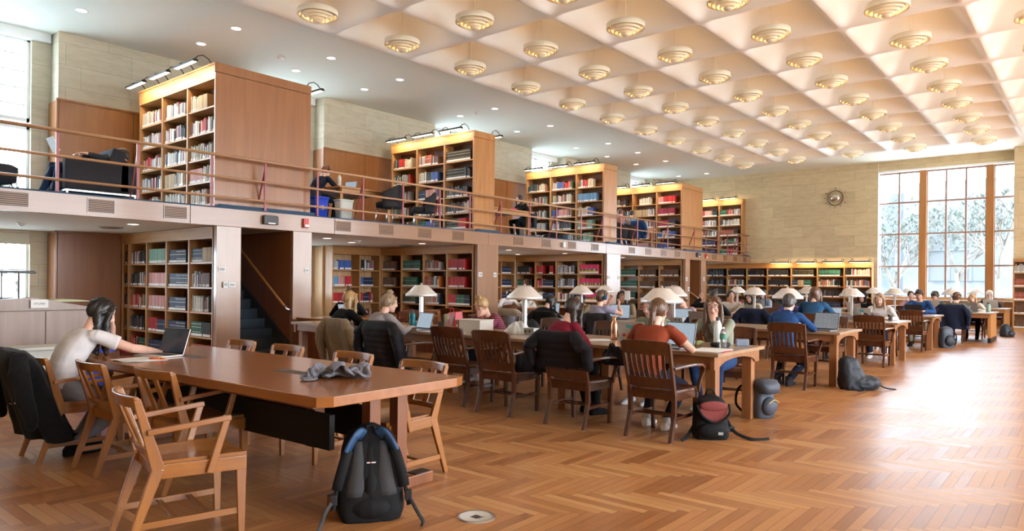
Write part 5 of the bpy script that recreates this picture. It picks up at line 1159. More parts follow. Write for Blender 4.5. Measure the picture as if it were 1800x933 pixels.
person('person in cream with headphones looking down behind a lamp pole', 15.32, PX(1324, 15.32), PI, .28, 0, .6, 0, 'c_cream', 'long', 'c_black', 'c_black', 'skin_fair', 'medium', 'hair_black', far=True, phone='white_plastic')
person('person in a white top with short dark hair, behind the reader with glasses', 15.32, PX(1287, 15.32), PI + .2, .2, .5, .1, 0, 'c_white', 'long', 'c_black', 'c_black', 'skin_fair', 'tied', 'hair_black', far=True)
# --- fourth row and beyond
person('person in a blue sweater with black hair behind a black laptop', 19.10, PX(1618, 19.10), PI, .22, .1, .5, 0, 'c_blue', 'long', 'c_khaki', 'c_black', 'skin_mid', 'short', 'hair_black', far=True, sc=1.05, feet=((.3, .16), (.36, -.12)))
person('person in a black hooded top with the hood up, fourth row', 19.10, PX(1519, 19.10), PI, .3, 0, .4, 0, 'c_black', 'long', 'c_black', 'c_black', 'skin_mid', 'short', 'hair_black', far=True, hood='c_black')
person('smiling person in pale blue with long black hair, far left of the window', 19.10, PX(1342, 19.10), PI, .1, .1, 0, 0, 'c_paleblue', 'long', 'c_black', 'c_black', 'skin_fair', 'long', 'hair_black', far=True)
person('person in olive green with curly brown hair, seen from behind', 21.1, PX(1676, 21.1), -.2, .35, -.1, .3, 0, 'c_olive', 'long', 'c_navy', 'c_black', 'skin_fair', 'curly', 'hair_brown', far=True, face=False)
person('person with dark curly hair behind an upright grey laptop', 22.9, PX(1646, 22.9), PI, .3, 0, .5, 0, 'c_olive', 'long', 'c_navy', 'c_black', 'skin_fair', 'curly', 'hair_dark', far=True)
person('person with blond hair in a cream striped top behind a grey laptop, under the window', 22.9, PX(1712, 22.9), PI, .4, 0, .55, .2, 'c_cream', 'long', 'c_navy', 'c_black', 'skin_fair', 'medium', 'hair_blond', far=True)
person('person with tied dark hair behind the man in the blue sweater', 22.9, PX(1603, 22.9), PI, .2, .4, .2, 0, 'c_pink', 'long', 'c_navy', 'c_black', 'skin_fair', 'lowbun', 'hair_black', far=True)
person('person with glasses and a pale hood over long hair, farthest right', 27.3, PX(1740, 27.3), PI, .15, 0, .25, 0, 'c_black', 'long', 'c_navy', 'c_black', 'skin_fair', 'long', 'hair_auburn', far=True, glasses=True, hood='c_cream')
person('person with a dark bun and black top facing the back desk', 8.2, PX(612, 8.2), PI / 2 - .7, .3, .1, .15, 0, 'c_black', 'long', 'c_black', 'c_black', 'skin_fair', 'bun', 'hair_brown', far=True, face=False)
person('young person in white with short dark hair at the desk past the wide column', 14.72, PX(888, 14.72) , -PI / 2 - .4, .4, 0, .5, 0, 'c_white', 'long', 'c_black', 'c_black', 'skin_fair', 'short', 'hair_dark', far=True)
# --- balcony
person('person with auburn hair and headphones at a laptop on the balcony', 8.62, 12.55, .1, .35, -.1, .4, 0, 'c_navy', 'long', 'c_black', 'c_black', 'skin_fair', 'tied', 'hair_auburn', far=True, phone='c_black', z=ZB)
person('person in black with dark hair leaning on one hand at the balcony desk', 15.35, 12.35, PI - .2, .3, .1, .3, 0, 'c_black', 'long', 'c_black', 'c_black', 'skin_fair', 'medium', 'hair_dark', L=(.26, .02, 1.0), Lc=1.2, Ldir=(-.1, -.1, .9), Lpole=(.4, .8, -.9), far=True, z=ZB)
person('person in a pink top with brown hair on the balcony by the railing', 20.3, 12.25, .25, .15, 0, .3, 0, 'c_peach', 'long', 'c_denim', 'c_black', 'skin_fair', 'short', 'hair_brown', far=True, z=ZB, seat=.5)
person('person in a checked shirt on the balcony, head bent', 20.95, 12.2, .25, .15, -.1, .4, 0, 'c_check', 'long', 'c_black', 'c_black', 'skin_fair', 'short', 'hair_dark', far=True, z=ZB, seat=.5)
# ================================================================ THINGS ON AND AROUND THE TABLES
def screenmat(name, bg, bars, es=.42):
    m, n, l, b = newmat(name); b.inputs['Base Color'].default_value = (.01, .01, .01, 1); b.inputs['Roughness'].default_value = .15
    t = n.new('ShaderNodeTexCoord'); br = n.new('ShaderNodeTexBrick'); br.inputs['Scale'].default_value = bars[0]; br.inputs['Brick Width'].default_value = bars[1]; br.inputs['Row Height'].default_value = bars[2]
    br.inputs['Mortar Size'].default_value = .03; br.inputs['Color1'].default_value = (*bg, 1); br.inputs['Color2'].default_value = (*[q * .9 for q in bg], 1); br.inputs['Mortar'].default_value = (*[q * .55 for q in bg], 1)
    l.new(t.outputs['UV'], br.inputs['Vector']); l.new(br.outputs['Color'], b.inputs['Emission Color']); b.inputs['Emission Strength'].default_value = es; return m
screenmat('screen_doc', (.55, .68, .80), (6, 2.2, .22)); screenmat('screen_grey', (.30, .32, .34), (4, 1.4, .5), .4); screenmat('screen_dark', (.03, .035, .045), (5, 1, .4), .4)
plain('mac_grey', (.30, .30, .31), .35, .7); plain('mac_silver', (.58, .57, .55), .35, .7); plain('lap_black', (.012, .012, .014), .35)
plain('st_red', (.5, .03, .03), .5); plain('st_teal', (.05, .35, .35), .5); plain('st_yellow', (.7, .6, .1), .5); plain('st_pink', (.65, .25, .3), .5); plain('st_black', (.015, .015, .02), .5)
plain('apple_white', (.85, .85, .85), .3)
def laptop(label, x, y, rz, z=.76, case='mac_silver', scr='screen_doc', tilt=110, w_=.32, d_=.225, stickers=0, logo=True):
    """rz: direction the user looks at the screen (local +x away from the user)"""
    t = thing('laptop', label, 'laptop', (x, y, z), rz)
    f = MB(); f.bx(-d_ / 2, d_ / 2, -w_ / 2, w_ / 2, .002, .014); f.obj('base', case, t, bevel=.003)
    f = MB(); f.bx(-.01, d_ / 2 - .03, -w_ / 2 + .02, w_ / 2 - .02, .014, .0155); f.obj('keyboard', 'black_plastic', t)
    M = Matrix.Translation((d_ / 2, 0, .012)) @ Matrix.Rotation(R(tilt - 90), 4, 'Y')
    f = MB(); f.bx(0, .006, -w_ / 2, w_ / 2, 0, d_, M=M); lid = f.obj('lid', case, t, bevel=.002)
    f = MB(); f.add([M @ Vector(p) for p in ((-.001, w_ / 2 - .01, .014), (-.001, -w_ / 2 + .01, .014), (-.001, -w_ / 2 + .01, d_ - .01), (-.001, w_ / 2 - .01, d_ - .01))], [(0, 1, 2, 3)]); s_ = f.obj('screen', scr, t)
    uv = s_.data.uv_layers.new(name='UVMap')
    for li, c in zip(s_.data.polygons[0].loop_indices, ((0, 0), (1, 0), (1, 1), (0, 1))): uv.data[li].uv = c
    f = MB(); f.add([M @ Vector(p) for p in ((-.0006, w_ / 2 - .002, .004), (-.0006, -w_ / 2 + .002, .004), (-.0006, -w_ / 2 + .002, d_ - .003), (-.0006, w_ / 2 - .002, d_ - .003))], [(0, 1, 2, 3)]); f.obj('bezel', 'screen_black', t)
    if logo: f = MB(); f.cyl((0, 0), .016, 0, .001, 14, M=M @ Matrix.Translation((.0062, 0, d_ / 2)) @ Matrix.Rotation(PI / 2, 4, 'Y')); f.cyl((0, 0), .004, 0, .001, 8, M=M @ Matrix.Translation((.0062, .006, d_ / 2 + .02)) @ Matrix.Rotation(PI / 2, 4, 'Y')); f.obj('logo', 'apple_white', lid)
    r2 = random.Random(stickers)
    for q in range(stickers):
        yy, zz = (-.12 + .24 * ((q * .37 + .13) % 1)), .03 + (d_ - .06) * ((q * .61 + .2) % 1)
        if abs(yy) < .03 and abs(zz - d_ / 2) < .04: continue
        f = MB(); m_ = M @ Matrix.Translation((.0063 + q * .0001, yy, zz)) @ Matrix.Rotation(PI / 2, 4, 'Y')
        if q % 3 == 0: f.cyl((0, 0), .021, 0, .0008, 16, M=m_)
        elif q % 3 == 1: f.prism([(-.02, -.025), (.02, -.025), (.02, .025), (-.02, .025)], 0, .0008, M=m_)
        else: f.prism([(.016, -.022), (.016, .022), (-.020, 0)], 0, .0008, M=m_)
        f.obj('sticker', ('st_red', 'st_teal', 'st_black', 'st_yellow', 'st_pink')[q % 5], lid)
    return t
laptop('open silver laptop with a dark screen before the reader in the white T-shirt', 2.60, 6.02, .22, case='mac_silver', scr='screen_dark', tilt=108)
laptop('open laptop with a document on screen before the rust T-shirt', 6.50, 3.30, -.12, case='mac_grey', scr='screen_doc', w_=.36, d_=.25, tilt=104)
laptop('beige-grey laptop with stickers on its lid, opposite the reader in pale green', 6.98, 3.98, PI + .15, case='mac_silver', stickers=7, tilt=108)
laptop('open laptop with a white page before the reader with the messy bun', 6.42, 7.03, -.1, case='mac_grey', tilt=106)
laptop('grey laptop lid behind the reader with round glasses', 10.6, 4.85, PI + .1, case='mac_grey', tilt=110, logo=False)
laptop('wide monitor-like laptop with a pale page before the white headphones', 11.0, 6.9 - .25, .35, case='lap_black', tilt=100, w_=.38, d_=.26)
laptop('small silver laptop flat open by the dark headphones', 11.2, 7.75, .3, case='mac_silver', tilt=125)
laptop('laptop with a grey drawing on screen before the man in the blue jacket', 10.62, 3.02, -.15, case='mac_grey', scr='screen_grey', tilt=103, w_=.36, d_=.25)
laptop('cream laptop lid before the reader in cream with headphones', 14.95, 5.62, PI, case='mac_silver', tilt=108, logo=False)
laptop('silver laptop covered in round stickers before the reader in white', 14.85, 3.42, PI - .1, case='mac_silver', stickers=9, tilt=106)
laptop('laptop seen edge-on with a lilac screen beside the long-haired reader in blue', 14.2, 3.9, -.3, case='mac_grey', tilt=104)
laptop('black laptop before the man in the blue sweater', 18.75, 3.25, PI, case='lap_black', tilt=104, logo=False, w_=.36)
laptop('pale laptop lid before the black hood', 18.8, 4.55, PI, case='mac_silver', tilt=110, logo=False)
laptop('grey laptop lid before the smiling long-haired reader', 18.7, 6.95, PI, case='mac_grey', tilt=110)
laptop('tall silver laptop lid before the curly-haired reader under the window', 22.45, 3.42, PI, case='mac_silver', tilt=100, w_=.32, d_=.28, logo=False)
laptop('grey laptop with a glowing emblem under the window', 22.35, 2.55, PI, case='mac_grey', tilt=110, w_=.36, d_=.24)
laptop('cream laptop lid before the hooded reader with glasses', 26.9, 2.52, PI, case='mac_silver', tilt=105, logo=False, w_=.40, d_=.26)
laptop('open laptop with green and blue windows on the back desk', 8.0, 10.55, PI / 2 + .1, case='lap_black', tilt=106)
laptop('white laptop on the balcony desk before the headphones', 9.3, 12.45, 0.25, z=ZB + .74, case='mac_silver', tilt=104, logo=False)
laptop('laptop with a violet picture on screen by the navy pouch, second row', 11.0, 5.42, .1, case='mac_grey', scr='screen_doc', tilt=104)
laptop('dark-framed tablet-like laptop in front of the black jacket, second row', 10.8, 8.1, 0, case='lap_black', tilt=100, w_=.34, d_=.26)
# bottles, cups
plain('copper', (.62, .30, .17), .22, .95); plain('teal_plastic', (.02, .30, .38), .25, trans=.5); plain('sage_paint', (.22, .32, .27), .4); plain('pet', (.85, .92, .95), .08, trans=.9); plain('coffee', (.20, .07, .035), .2)
plain('white_gloss', (.80, .86, .82), .22); plain('label_green', (.05, .22, .16), .5)
def lathe_thing(name, lab, cat, loc, parts, sc=1):
    t = thing(name, lab, cat, loc)
    for pn, m, prof in parts: f = MB(); f.lathe([(r_ * sc, z * sc) for r_, z in prof], n=24); f.obj(pn, m, t)
    return t
lathe_thing('bottle', 'copper metal bottle standing on the first study table', 'bottle', (6.95, 4.25, .76), [('body', 'copper', [(.001, 0), (.036, 0), (.038, .01), (.038, .17), (.030, .20), (.018, .225), (.017, .235)]), ('cap', 'copper', [(.019, .235), (.020, .27), (.001, .275)])])
lathe_thing('bottle', 'white swing-neck flask in front of the reader with round glasses', 'bottle', (7.02, 3.03, .76), [('body', 'white_gloss', [(.001, 0), (.040, 0), (.043, .01), (.043, .17), (.036, .215), (.020, .25), (.019, .262)]), ('cap', 'dark_grey', [(.0215, .256), (.0215, .29), (.001, .292)])], 1.05)
lathe_thing('water_bottle', 'clear ribbed plastic water bottle near the table corner', 'bottle', (6.80, 2.88, .76), [('body', 'pet', [(.001, .004), (.030, .0), (.034, .01), (.033, .03), (.035, .04), (.033, .05), (.035, .06), (.033, .07), (.035, .08), (.034, .15), (.022, .185), (.014, .195), (.014, .205)]), ('label', 'label_green', [(.0355, .095), (.0358, .125), (.0355, .145)]), ('cap', 'white_plastic', [(.016, .20), (.016, .216), (.001, .217)])])
lathe_thing('bottle', 'teal squeeze bottle between the messy bun and her laptop', 'bottle', (6.72, 7.44, .76), [('body', 'teal_plastic', [(.001, 0), (.038, 0), (.040, .01), (.040, .09), (.035, .11), (.040, .13), (.040, .17), (.03, .185)]), ('cap', 'dark_grey', [(.033, .183), (.033, .20), (.014, .21), (.012, .235), (.001, .236)])], 1.1)
lathe_thing('mug', 'black travel mug between the laptop and the red bag', 'cup', (6.62, 6.76, .76), [('body', 'black_plastic', [(.001, 0), (.036, 0), (.042, .10), (.040, .10), (.036, .01)]), ('lid', 'black_plastic', [(.043, .10), (.043, .112), (.001, .115)])])
lathe_thing('bottle', 'sage green bottle at the end of the table under the window', 'bottle', (22.35, 2.15, .76), [('body', 'sage_paint', [(.001, 0), (.045, 0), (.048, .01), (.048, .15), (.028, .18)]), ('cap', 'dark_grey', [(.03, .18), (.03, .215), (.001, .217)])], 1.15)
for lab, x, y in (('iced drink in a clear cup beside the long-haired reader in blue', 14.6, 3.98), ('iced coffee cup by the reader in white, third row', 14.95, 3.0)):
    t = lathe_thing('iced_cup', lab, 'cup', (x, y, .76), [('drink', 'coffee', [(.001, .01), (.030, .01), (.038, .085), (.001, .086)]), ('cup', 'pet', [(.001, .002), (.033, .002), (.044, .12), (.046, .122), (.001, .128)])], 1.15)
    f = MB(); f.tube([(0, 0, .12), (.015, .01, .22)], .004, 6); f.obj('straw', 'label_green', t)
lathe_thing('bottle', 'dark bottle with a pale cap beside the empty fourth-row chair', 'bottle', (18.3, 4.0, .76), [('body', 'lap_black', [(.001, 0), (.036, 0), (.036, .16), (.02, .2)]), ('cap', 'white_plastic', [(.021, .2), (.021, .23), (.001, .23)])])
lathe_thing('spray_bottle', 'white spray bottle on the balcony desk left of the black-clad reader', 'bottle', (13.35, 12.3, ZB + .74), [('body', 'white_gloss', [(.001, 0), (.045, 0), (.045, .14), (.018, .18), (.018, .2)]), ('nozzle', 'blue_plastic', [(.02, .2), (.028, .24), (.001, .25)])])
lathe_thing('bottle', 'white bottle with orange cap on the balcony desk by the headphones', 'bottle', (8.75, 11.95, ZB + .74), [('body', 'white_gloss', [(.001, 0), (.04, 0), (.04, .18), (.018, .22)]), ('cap', 'st_yellow', [(.02, .22), (.024, .27), (.001, .275)])])
# papers, books, pouches
def sheets(lab, x, y, rz, n=3, z=.76, w_=.21, h=.297, name='papers', cat='paper', mat='paper'):
    t = thing(name, lab, cat, (x, y, z), rz); r2 = random.Random(int(abs(x * 31 + y * 17) * 7))
    for q in range(n):
        M = Matrix.Translation((r2.uniform(-.03, .03), r2.uniform(-.03, .03), q * .0018 + .0008)) @ Matrix.Rotation(r2.uniform(-.3, .3), 4, 'Z'); f = MB(); f.bx(-h / 2, h / 2, -w_ / 2, w_ / 2, 0, .0012, M=M); f.obj('sheet', mat, t)
def slab(name, lab, cat, x, y, rz, s, mat, z=.76, bevel=.006):
    o = MB().bx(-s[0] / 2, s[0] / 2, -s[1] / 2, s[1] / 2, 0, s[2]).obj(name, mat, None, (x, y, z), bevel, (0, 0, rz)); return tag(o, lab, cat)
sheets('white notebook pages under the elbow of the reader in the white T-shirt', 2.40, 5.86, .1, 4, w_=.28)
t = thing('highlighter', 'orange highlighter lying on the white pages', 'pen', (2.46, 5.72, .768), -.9); f = MB(); f.tube([(-.06, 0, .009), (.03, 0, .009)], .008, 10); f.obj('barrel', 'st_orange' if 'st_orange' in MATS else plain('st_orange', (.9, .16, .02), .4).name, t); f = MB(); f.tube([(.03, 0, .009), (.065, 0, .009)], .009, 10); f.obj('cap', 'st_orange', t)
f = MB(); f.loft([ringE((-.11, 0, .02), (0, 1, 0), (0, 0, 1), .01, .018, 12, 3), ringE((-.09, 0, .027), (0, 1, 0), (0, 0, 1), .035, .026, 12, 3), ringE((0, 0, .031), (0, 1, 0), (0, 0, 1), .05, .030, 12, 3), ringE((.09, 0, .027), (0, 1, 0), (0, 0, 1), .04, .026, 12, 3), ringE((.12, 0, .02), (0, 1, 0), (0, 0, 1), .01, .016, 12, 3)])
plain('pouch_pink', (.50, .05, .12), .6, bump=.4, bscale=40); o = f.obj('pencil_pouch', 'pouch_pink', None, (2.55, 6.38, .762), 0, (0, 0, -.5)); tag(o, 'crimson pencil pouch behind the laptop on the front table', 'pouch')
sheets('white papers at the right end of the first study table', 6.50, 2.88, .2, 4, w_=.3, h=.4)
slab('folder', 'thin magenta folder under the white papers at the table end', 'folder', 6.46, 2.80, .15, (.30, .22, .004), 'pouch_pink', .7605, .001)
slab('glasses_case', 'dark soft case between the white flask and the water bottle', 'case', 6.92, 2.96, 1.2, (.10, .2, .05), 'c_charcoal', .76, .02)
slab('tissue_pack', 'patterned blue and white tissue pack at the table corner', 'tissue pack', 7.25, 2.86, .5, (.09, .13, .07), 'c_paleblue', .76, .01)
f = MB(); r2 = random.Random(4)
for q in range(14): f.ell((r2.uniform(-.07, .07), r2.uniform(-.10, .10), .02 + r2.uniform(0, .02)), .035, .03, .02, 0, 10, 6)
plain('leafy', (.28, .32, .12), .6, noise_amt=.5, nscale=30); o = f.obj('salad_bag', 'leafy', None, (6.88, 3.26, .762)); tag(o, 'crumpled green and clear snack bag before the white flask', 'bag')
sheets('open notebook and cables beside the copper bottle', 6.72, 4.32, .7, 5, w_=.2)
slab('phone', 'white phone by the copper bottle', 'phone', 6.50, 4.42, .4, (.075, .15, .012), 'white_plastic', .76, .003)
sheets('loose papers before the reader in the striped top', 6.75, 6.12, .1, 5)
sheets('papers by the black travel mug', 6.35, 6.2, .6, 3)
# cardboard box, red bag, plastic bag
plain('box_white', (.60, .56, .50), .8); plain('box_brown', (.26, .12, .08), .8); plain('bag_red', (.60, .012, .02), .35); plain('bag_cream', (.52, .54, .34), .7); plain('film', (.72, .70, .66), .25, bump=.8, bscale=25, trans=.15)
t = thing('storage_box', 'closed archive box with a dark brown side beside the red shopping bag', 'box', (6.62, 6.14, .76), .12)
f = MB(); f.bx(-.15, .15, -.19, .14, 0, .16); f.obj('body', 'box_white', t, bevel=.004); f = MB(); f.bx(-.151, .151, .14, .20, 0, .16); f.obj('flap_side', 'box_brown', t, bevel=.003); f = MB(); f.bx(-.155, .155, -.195, .205, .16, .17); f.obj('lid', 'box_white', t, bevel=.003); f = MB(); f.cyl((0, 0), .012, 0, .003, 10, M=Matrix.Translation((-.152, .17, .09)) @ Matrix.Rotation(PI / 2, 4, 'Y')); f.obj('button', 'white_plastic', t)
t = thing('shopping_bag', 'glossy red shopping bag with white line pattern on the first row', 'bag', (6.78, 6.66, .76), -.35)
f = MB(); f.hexa([(-.075, -.14, 0), (.075, -.14, 0), (.075, .12, 0), (-.075, .12, 0)], [(-.045, -.12, .25), (.045, -.13, .26), (.05, .13, .24), (-.04, .12, .23)]); f.obj('body', 'bag_red', t, bevel=.004)
f = MB()
for q in range(5): f.bar((-.078 + q * .0, -.13 + q * .028, .03), (-.056, -.02 + q * .02, .22), .002, .005); f.bar((-.077, -.02 + q * .01, .03), (-.056, -.12 + q * .02, .22), .002, .005)
f.obj('line_pattern', 'white_plastic', t); f = MB(); f.cyl((0, 0), .018, 0, .002, 16, M=Matrix.Translation((-.063, .07, .16)) @ Matrix.Rotation(-PI / 2, 4, 'Y')); f.obj('emblem', 'white_plastic', t)
f = MB(); f.tube([(-.03, .05, .23), (-.04, .07, .29), (-.03, -.0, .30), (-.03, -.05, .24)], .005, 6); f.obj('handle', 'bag_red', t)
slab('paper_bag', 'pale green paper bag left of the red shopping bag', 'bag', 6.98, 6.92, .2, (.08, .2, .2), 'bag_cream', .76, .006)
def crumple(lab, cat, x, y, z, rz, mat, size, seed, amp=.2, vox=.012, name='bag', round_=1.0, fr=1.0):
    """a heap of thin stuff: a closed height field with sharp folds and an uneven outline"""
    N = 64; sx, sy, sz = size; V = Vector; top = []
    for a in range(N + 1):
        t = 2 * PI * a / N; row = []
        out = 1 + .16 * noise.noise(V((math.cos(t) * 1.6, math.sin(t) * 1.6, seed))) + .10 * noise.noise(V((math.cos(t) * 4, math.sin(t) * 4, seed + 9)))
        for b_ in range(33):
            u = b_ / 32; px_, py_ = u * out * math.cos(t) * .5, u * out * math.sin(t) * .5
            q = V((px_ * 2.6 * fr, py_ * 2.6 * fr, seed * 1.7)); w1 = V((noise.noise(q + V((5, 0, 0))), noise.noise(q + V((0, 7, 0))), 0)) * .55
            sa = lambda n_: math.sqrt(n_ * n_ + .006); r1 = 1 - sa(noise.noise((q + w1) * 1.0)) * 2.4; r2_ = 1 - sa(noise.noise((q + w1 * 1.4) * 1.9 + V((3, 3, 3)))) * 2.2
            env = (1 - u ** (3.2 * round_)) ** .55 if u < 1 else 0
            if name == 'jacket' and round_ < 1:
                wv = V((px_ * 1.5 + 2, py_ * 1.5, seed)); wa = noise.noise(wv) * 2.2; wb = noise.noise(wv * 1.7 + V((9, 0, 0))) * 1.0
                s1 = (.5 + .5 * math.sin(2 * PI * (py_ * 3.1 + px_ * 1.1 + wa))) ** .7; s2 = (.5 + .5 * math.sin(2 * PI * (px_ * 4.5 - py_ * 2.0 + wa * 1.5 + wb))) ** .8
                env = (1 - u ** 5) ** .5 * (.42 + .75 * max(0, noise.noise(wv * .9 + V((0, 4, 0))) + .25) + .30 * (1 - u)); r1 = s1 * 1.9 - .6; r2_ = s2 * .9 - .2
            h = env * (.42 + .34 * r1 + .22 * r2_ + .30 * noise.noise(q * .6))
            row.append(V((px_ * sx * (1 + .10 * w1.x), py_ * sy * (1 + .10 * w1.y), max(.0015, h * sz))))
        top.append(row)
    f = MB(); vs = []; fs = []
    for a in range(N):
        for b_ in range(1, 33): vs.append(top[a][b_])
    c0 = len(vs); vs.append(V((0, 0, sum(top[a][1].z for a in range(N)) / N))); nb = len(vs)
    for a in range(N): vs.append(V((top[a][32].x * .97, top[a][32].y * .97, 0)))
    for a in range(N):
        a2 = (a + 1) % N
        for b_ in range(31): fs.append((a * 32 + b_, a * 32 + b_ + 1, a2 * 32 + b_ + 1, a2 * 32 + b_))
        fs.append((c0, a * 32, a2 * 32)); fs.append((a * 32 + 31, nb + a, nb + a2, a2 * 32 + 31))
    fs.append(tuple(nb + a for a in range(N))); f.add(vs, fs, 0, True)
    o = f.obj(name, mat, None, (x, y, z), 0, (0, 0, rz)); return tag(o, lab, cat)
crumple('crumpled white plastic bag left of the nearest outlet box', 'bag', 6.85, 5.62, .76, .2, 'film', (.26, .34, .17), 2, .25, name='plastic_bag')
crumple('heap of white plastic bags on the far desk past the wide column', 'bag', 14.7, 11.75, .76, 0, 'film', (.5, .6, .22), 5, .25, .02, 'plastic_bag')
crumple('plum jacket bundled behind the white plastic bag', 'jacket', 7.15, 5.66, .76, 0, 'c_charcoal', (.2, .34, .19), 8, .25, name='jacket')
crumple('navy pouch on the second study table behind the ponytail', 'pouch', 10.75, 5.1, .76, 0, 'c_navy', (.16, .24, .13), 9, .2, name='pouch')
crumple('black mitten lying on the second study table', 'glove', 10.85, 2.98, .76, 0, 'c_charcoal', (.1, .2, .05), 11, .2, name='glove')
crumple('dark bag heaped on the third study table', 'bag', 14.5, 4.7, .76, 0, 'c_charcoal', (.3, .6, .14), 12, .25, .02, 'soft_bag')
# grey jacket heap on the front table
plain('scarf_grey', (.20, .20, .235), .9, bump=.06, bscale=200, noise_amt=.12, nscale=5, spec=.15)
def cloth_heap(name, mat, W, D, gx, gy, seed, frames=34):
    """drop a pleated sheet on a table-sized plane and keep the shape it settles in"""
    nx, ny = 64, 52; vs = []; fs = []; V = Vector
    for i in range(nx + 1):
        for j in range(ny + 1):
            u, v = i / nx, j / ny; X, Y = (u - .5) * W, (v - .5) * D
            ph = u * 9.5 + 1.2 * noise.noise(V((u * 2, v * 2, seed))); ph2 = v * 5 + 1.1 * noise.noise(V((u * 2, v * 2, seed + 5)))
            vs.append((X * gx + .03 * math.sin(ph2 * 2.2) + .02 * noise.noise(V((u * 5, v * 5, seed))), Y * gy + .035 * math.sin(ph * 1.1), .12 + .055 * math.sin(ph * 2) * (1 - .3 * v) + .05 * math.sin(ph2 * 2) + .04 * noise.noise(V((u * 4, v * 4, seed + 2)))))
    for i in range(nx):
        for j in range(ny): a = i * (ny + 1) + j; fs.append((a, a + 1, a + ny + 2, a + ny + 1))
    me = bpy.data.meshes.new(name); me.from_pydata(vs, [], fs); o = bpy.data.objects.new(name, me); COL.objects.link(o); me.materials.append(MATS[mat])
    pm = bpy.data.meshes.new('tmp'); pm.from_pydata([(-1, -1, 0), (1, -1, 0), (1, 1, 0), (-1, 1, 0), (-1, -1, -.2), (1, -1, -.2), (1, 1, -.2), (-1, 1, -.2)], [], [(0, 1, 2, 3), (7, 6, 5, 4), (0, 4, 5, 1), (1, 5, 6, 2), (2, 6, 7, 3), (3, 7, 4, 0)]); pl = bpy.data.objects.new('tmp', pm); COL.objects.link(pl)
    cm = pl.modifiers.new('c', 'COLLISION'); pl.collision.thickness_outer = .004; pl.collision.cloth_friction = 30
    c = o.modifiers.new('cloth', 'CLOTH'); st = c.settings; st.quality = 7; st.mass = .25; st.bending_stiffness = .25; st.tension_stiffness = 12; st.compression_stiffness = 12; st.shear_stiffness = 4; st.air_damping = 2
    cs = c.collision_settings; cs.distance_min = .004; cs.use_self_collision = True; cs.self_distance_min = .005; cs.collision_quality = 3; cs.self_friction = 20; c.point_cache.frame_end = frames
    for fr in range(1, frames + 1): C.frame_set(fr)
    so = o.modifiers.new('s', 'SOLIDIFY'); so.thickness = .006; ss = o.modifiers.new('ss', 'SUBSURF'); ss.levels = 1; ss.render_levels = 1
    m2 = bpy.data.meshes.new_from_object(o.evaluated_get(bpy.context.evaluated_depsgraph_get())); o.modifiers.clear(); o.data = m2; m2.name = name
    bpy.data.objects.remove(pl); m2.polygons.foreach_set('use_smooth', [True] * len(m2.polygons)); C.frame_set(1)
    zm = min(v.co.z for v in m2.vertices)
    for v in m2.vertices: v.co.z -= zm
    return o
C.gravity = (0, 0, -9.81)
o = cloth_heap('jacket', 'scarf_grey', 1.15, .92, .50, .50, 4); o.location = (2.89, 3.80, .762); o.rotation_euler = (0, 0, .9); tag(o, 'grey jacket bundled up on the front table', 'jacket')

# ---------------------------------------------------------------- coats over chair backs
def coat(lab, cx, cy_, rz, mat, z0, z1=.93, hw=.27, th=.075, flare=.05, quilt=False, sleeves=True, seed=1, name='coat', fold=.018, off=-.30, skew=0):
    """hangs round the chair back: cx, cy_ are the chair's place"""
    f = MB(); rings = []; n = 44; K = 14
    for q in range(K):
        u = q / (K - 1); z = z0 + (z1 - z0) * u; top = max(0, (u - .82) / .18)
        w_ = (hw + flare * (1 - u)) * (1 - .30 * top ** 2) * (1 - .05 * math.sin(u * 6)); dx = (th + .035 * (1 - u)) * (1 - .55 * top ** 2); c = Vector((off - (z - .45) * .28 - .0 + .03 * (1 - u), skew * (1 - u), z)); ring = []
        for p_ in range(n):
            a = 2 * PI * p_ / n; k = 1 + (fold / .07) * (1 - u * .8) * math.sin(a * 7 + seed + u * 2) * (1 if not quilt else .4); ring.append(c + Vector((dx * k * math.copysign(abs(math.cos(a)) ** .8, math.cos(a)), w_ * (1 + (k - 1) * .15) * math.copysign(abs(math.sin(a)) ** .8, math.sin(a)), .012 * math.sin(a * 3 + seed) * (1 - u))))
        rings.append(ring)
    f.loft(rings)
    body = remeshed(f, name, mat, None, .011, 3, (lambda p: (.002 * math.sin(p.z * 2 * PI / .07) if quilt else 0) + .008 * noise.noise(p * 9 + Vector((seed, 0, 0)))))
    body.location = (cx, cy_, 0); body.rotation_euler = (0, 0, rz); tag(body, lab, 'coat')
    if sleeves:
        for s_ in (-1, 1):
            g = MB(); x0 = off - .13; g.tube([(x0, s_ * (hw - .07), z1 - .05), (x0 - .03, s_ * (hw + .03), z1 - .15), (x0 - .01, s_ * (hw + .07), (z0 + z1) / 2 + .02), (x0 + .04, s_ * (hw + .06), max(z0 + .02, (z0 + z1) / 2 - .18))], [.06, .066, .058, .048], 14, round_ends=True)
            sl = remeshed(g, 'sleeve', mat, body, .011, 3, (lambda p: (.0015 * math.sin(p.z * 2 * PI / .06) if quilt else 0) + .009 * noise.noise(p * 12 + Vector((seed, s_, 0)))))
    return body
plain('wool_black', (.008, .0075, .008), .95, spec=.15, bump=.5, bscale=120, sheen=.05, noise_amt=.2, nscale=30); plain('puffer', (.007, .006, .009), .7, spec=.25, bump=.3, bscale=20); plain('camel_wool', (.20, .145, .085), .95, bump=.4, bscale=120, sheen=.1, noise_amt=.1, nscale=30)
c_ = coat('long black wool coat hanging over the back of the chair at the far left', 2.12, 6.30, 0, 'wool_black', .18, .86, .31, .10, .07, seed=3, off=-.36)
f = MB()
for z in (.47, .53): f.cyl((0, 0), .009, 0, .006, 10, M=Matrix.Translation((-.485, -.12, z)) @ Matrix.Rotation(-PI / 2, 4, 'Y'))
f.bx(-.47, -.462, .02, .10, .44, .445); f.obj('fastening', 'chrome', c_)
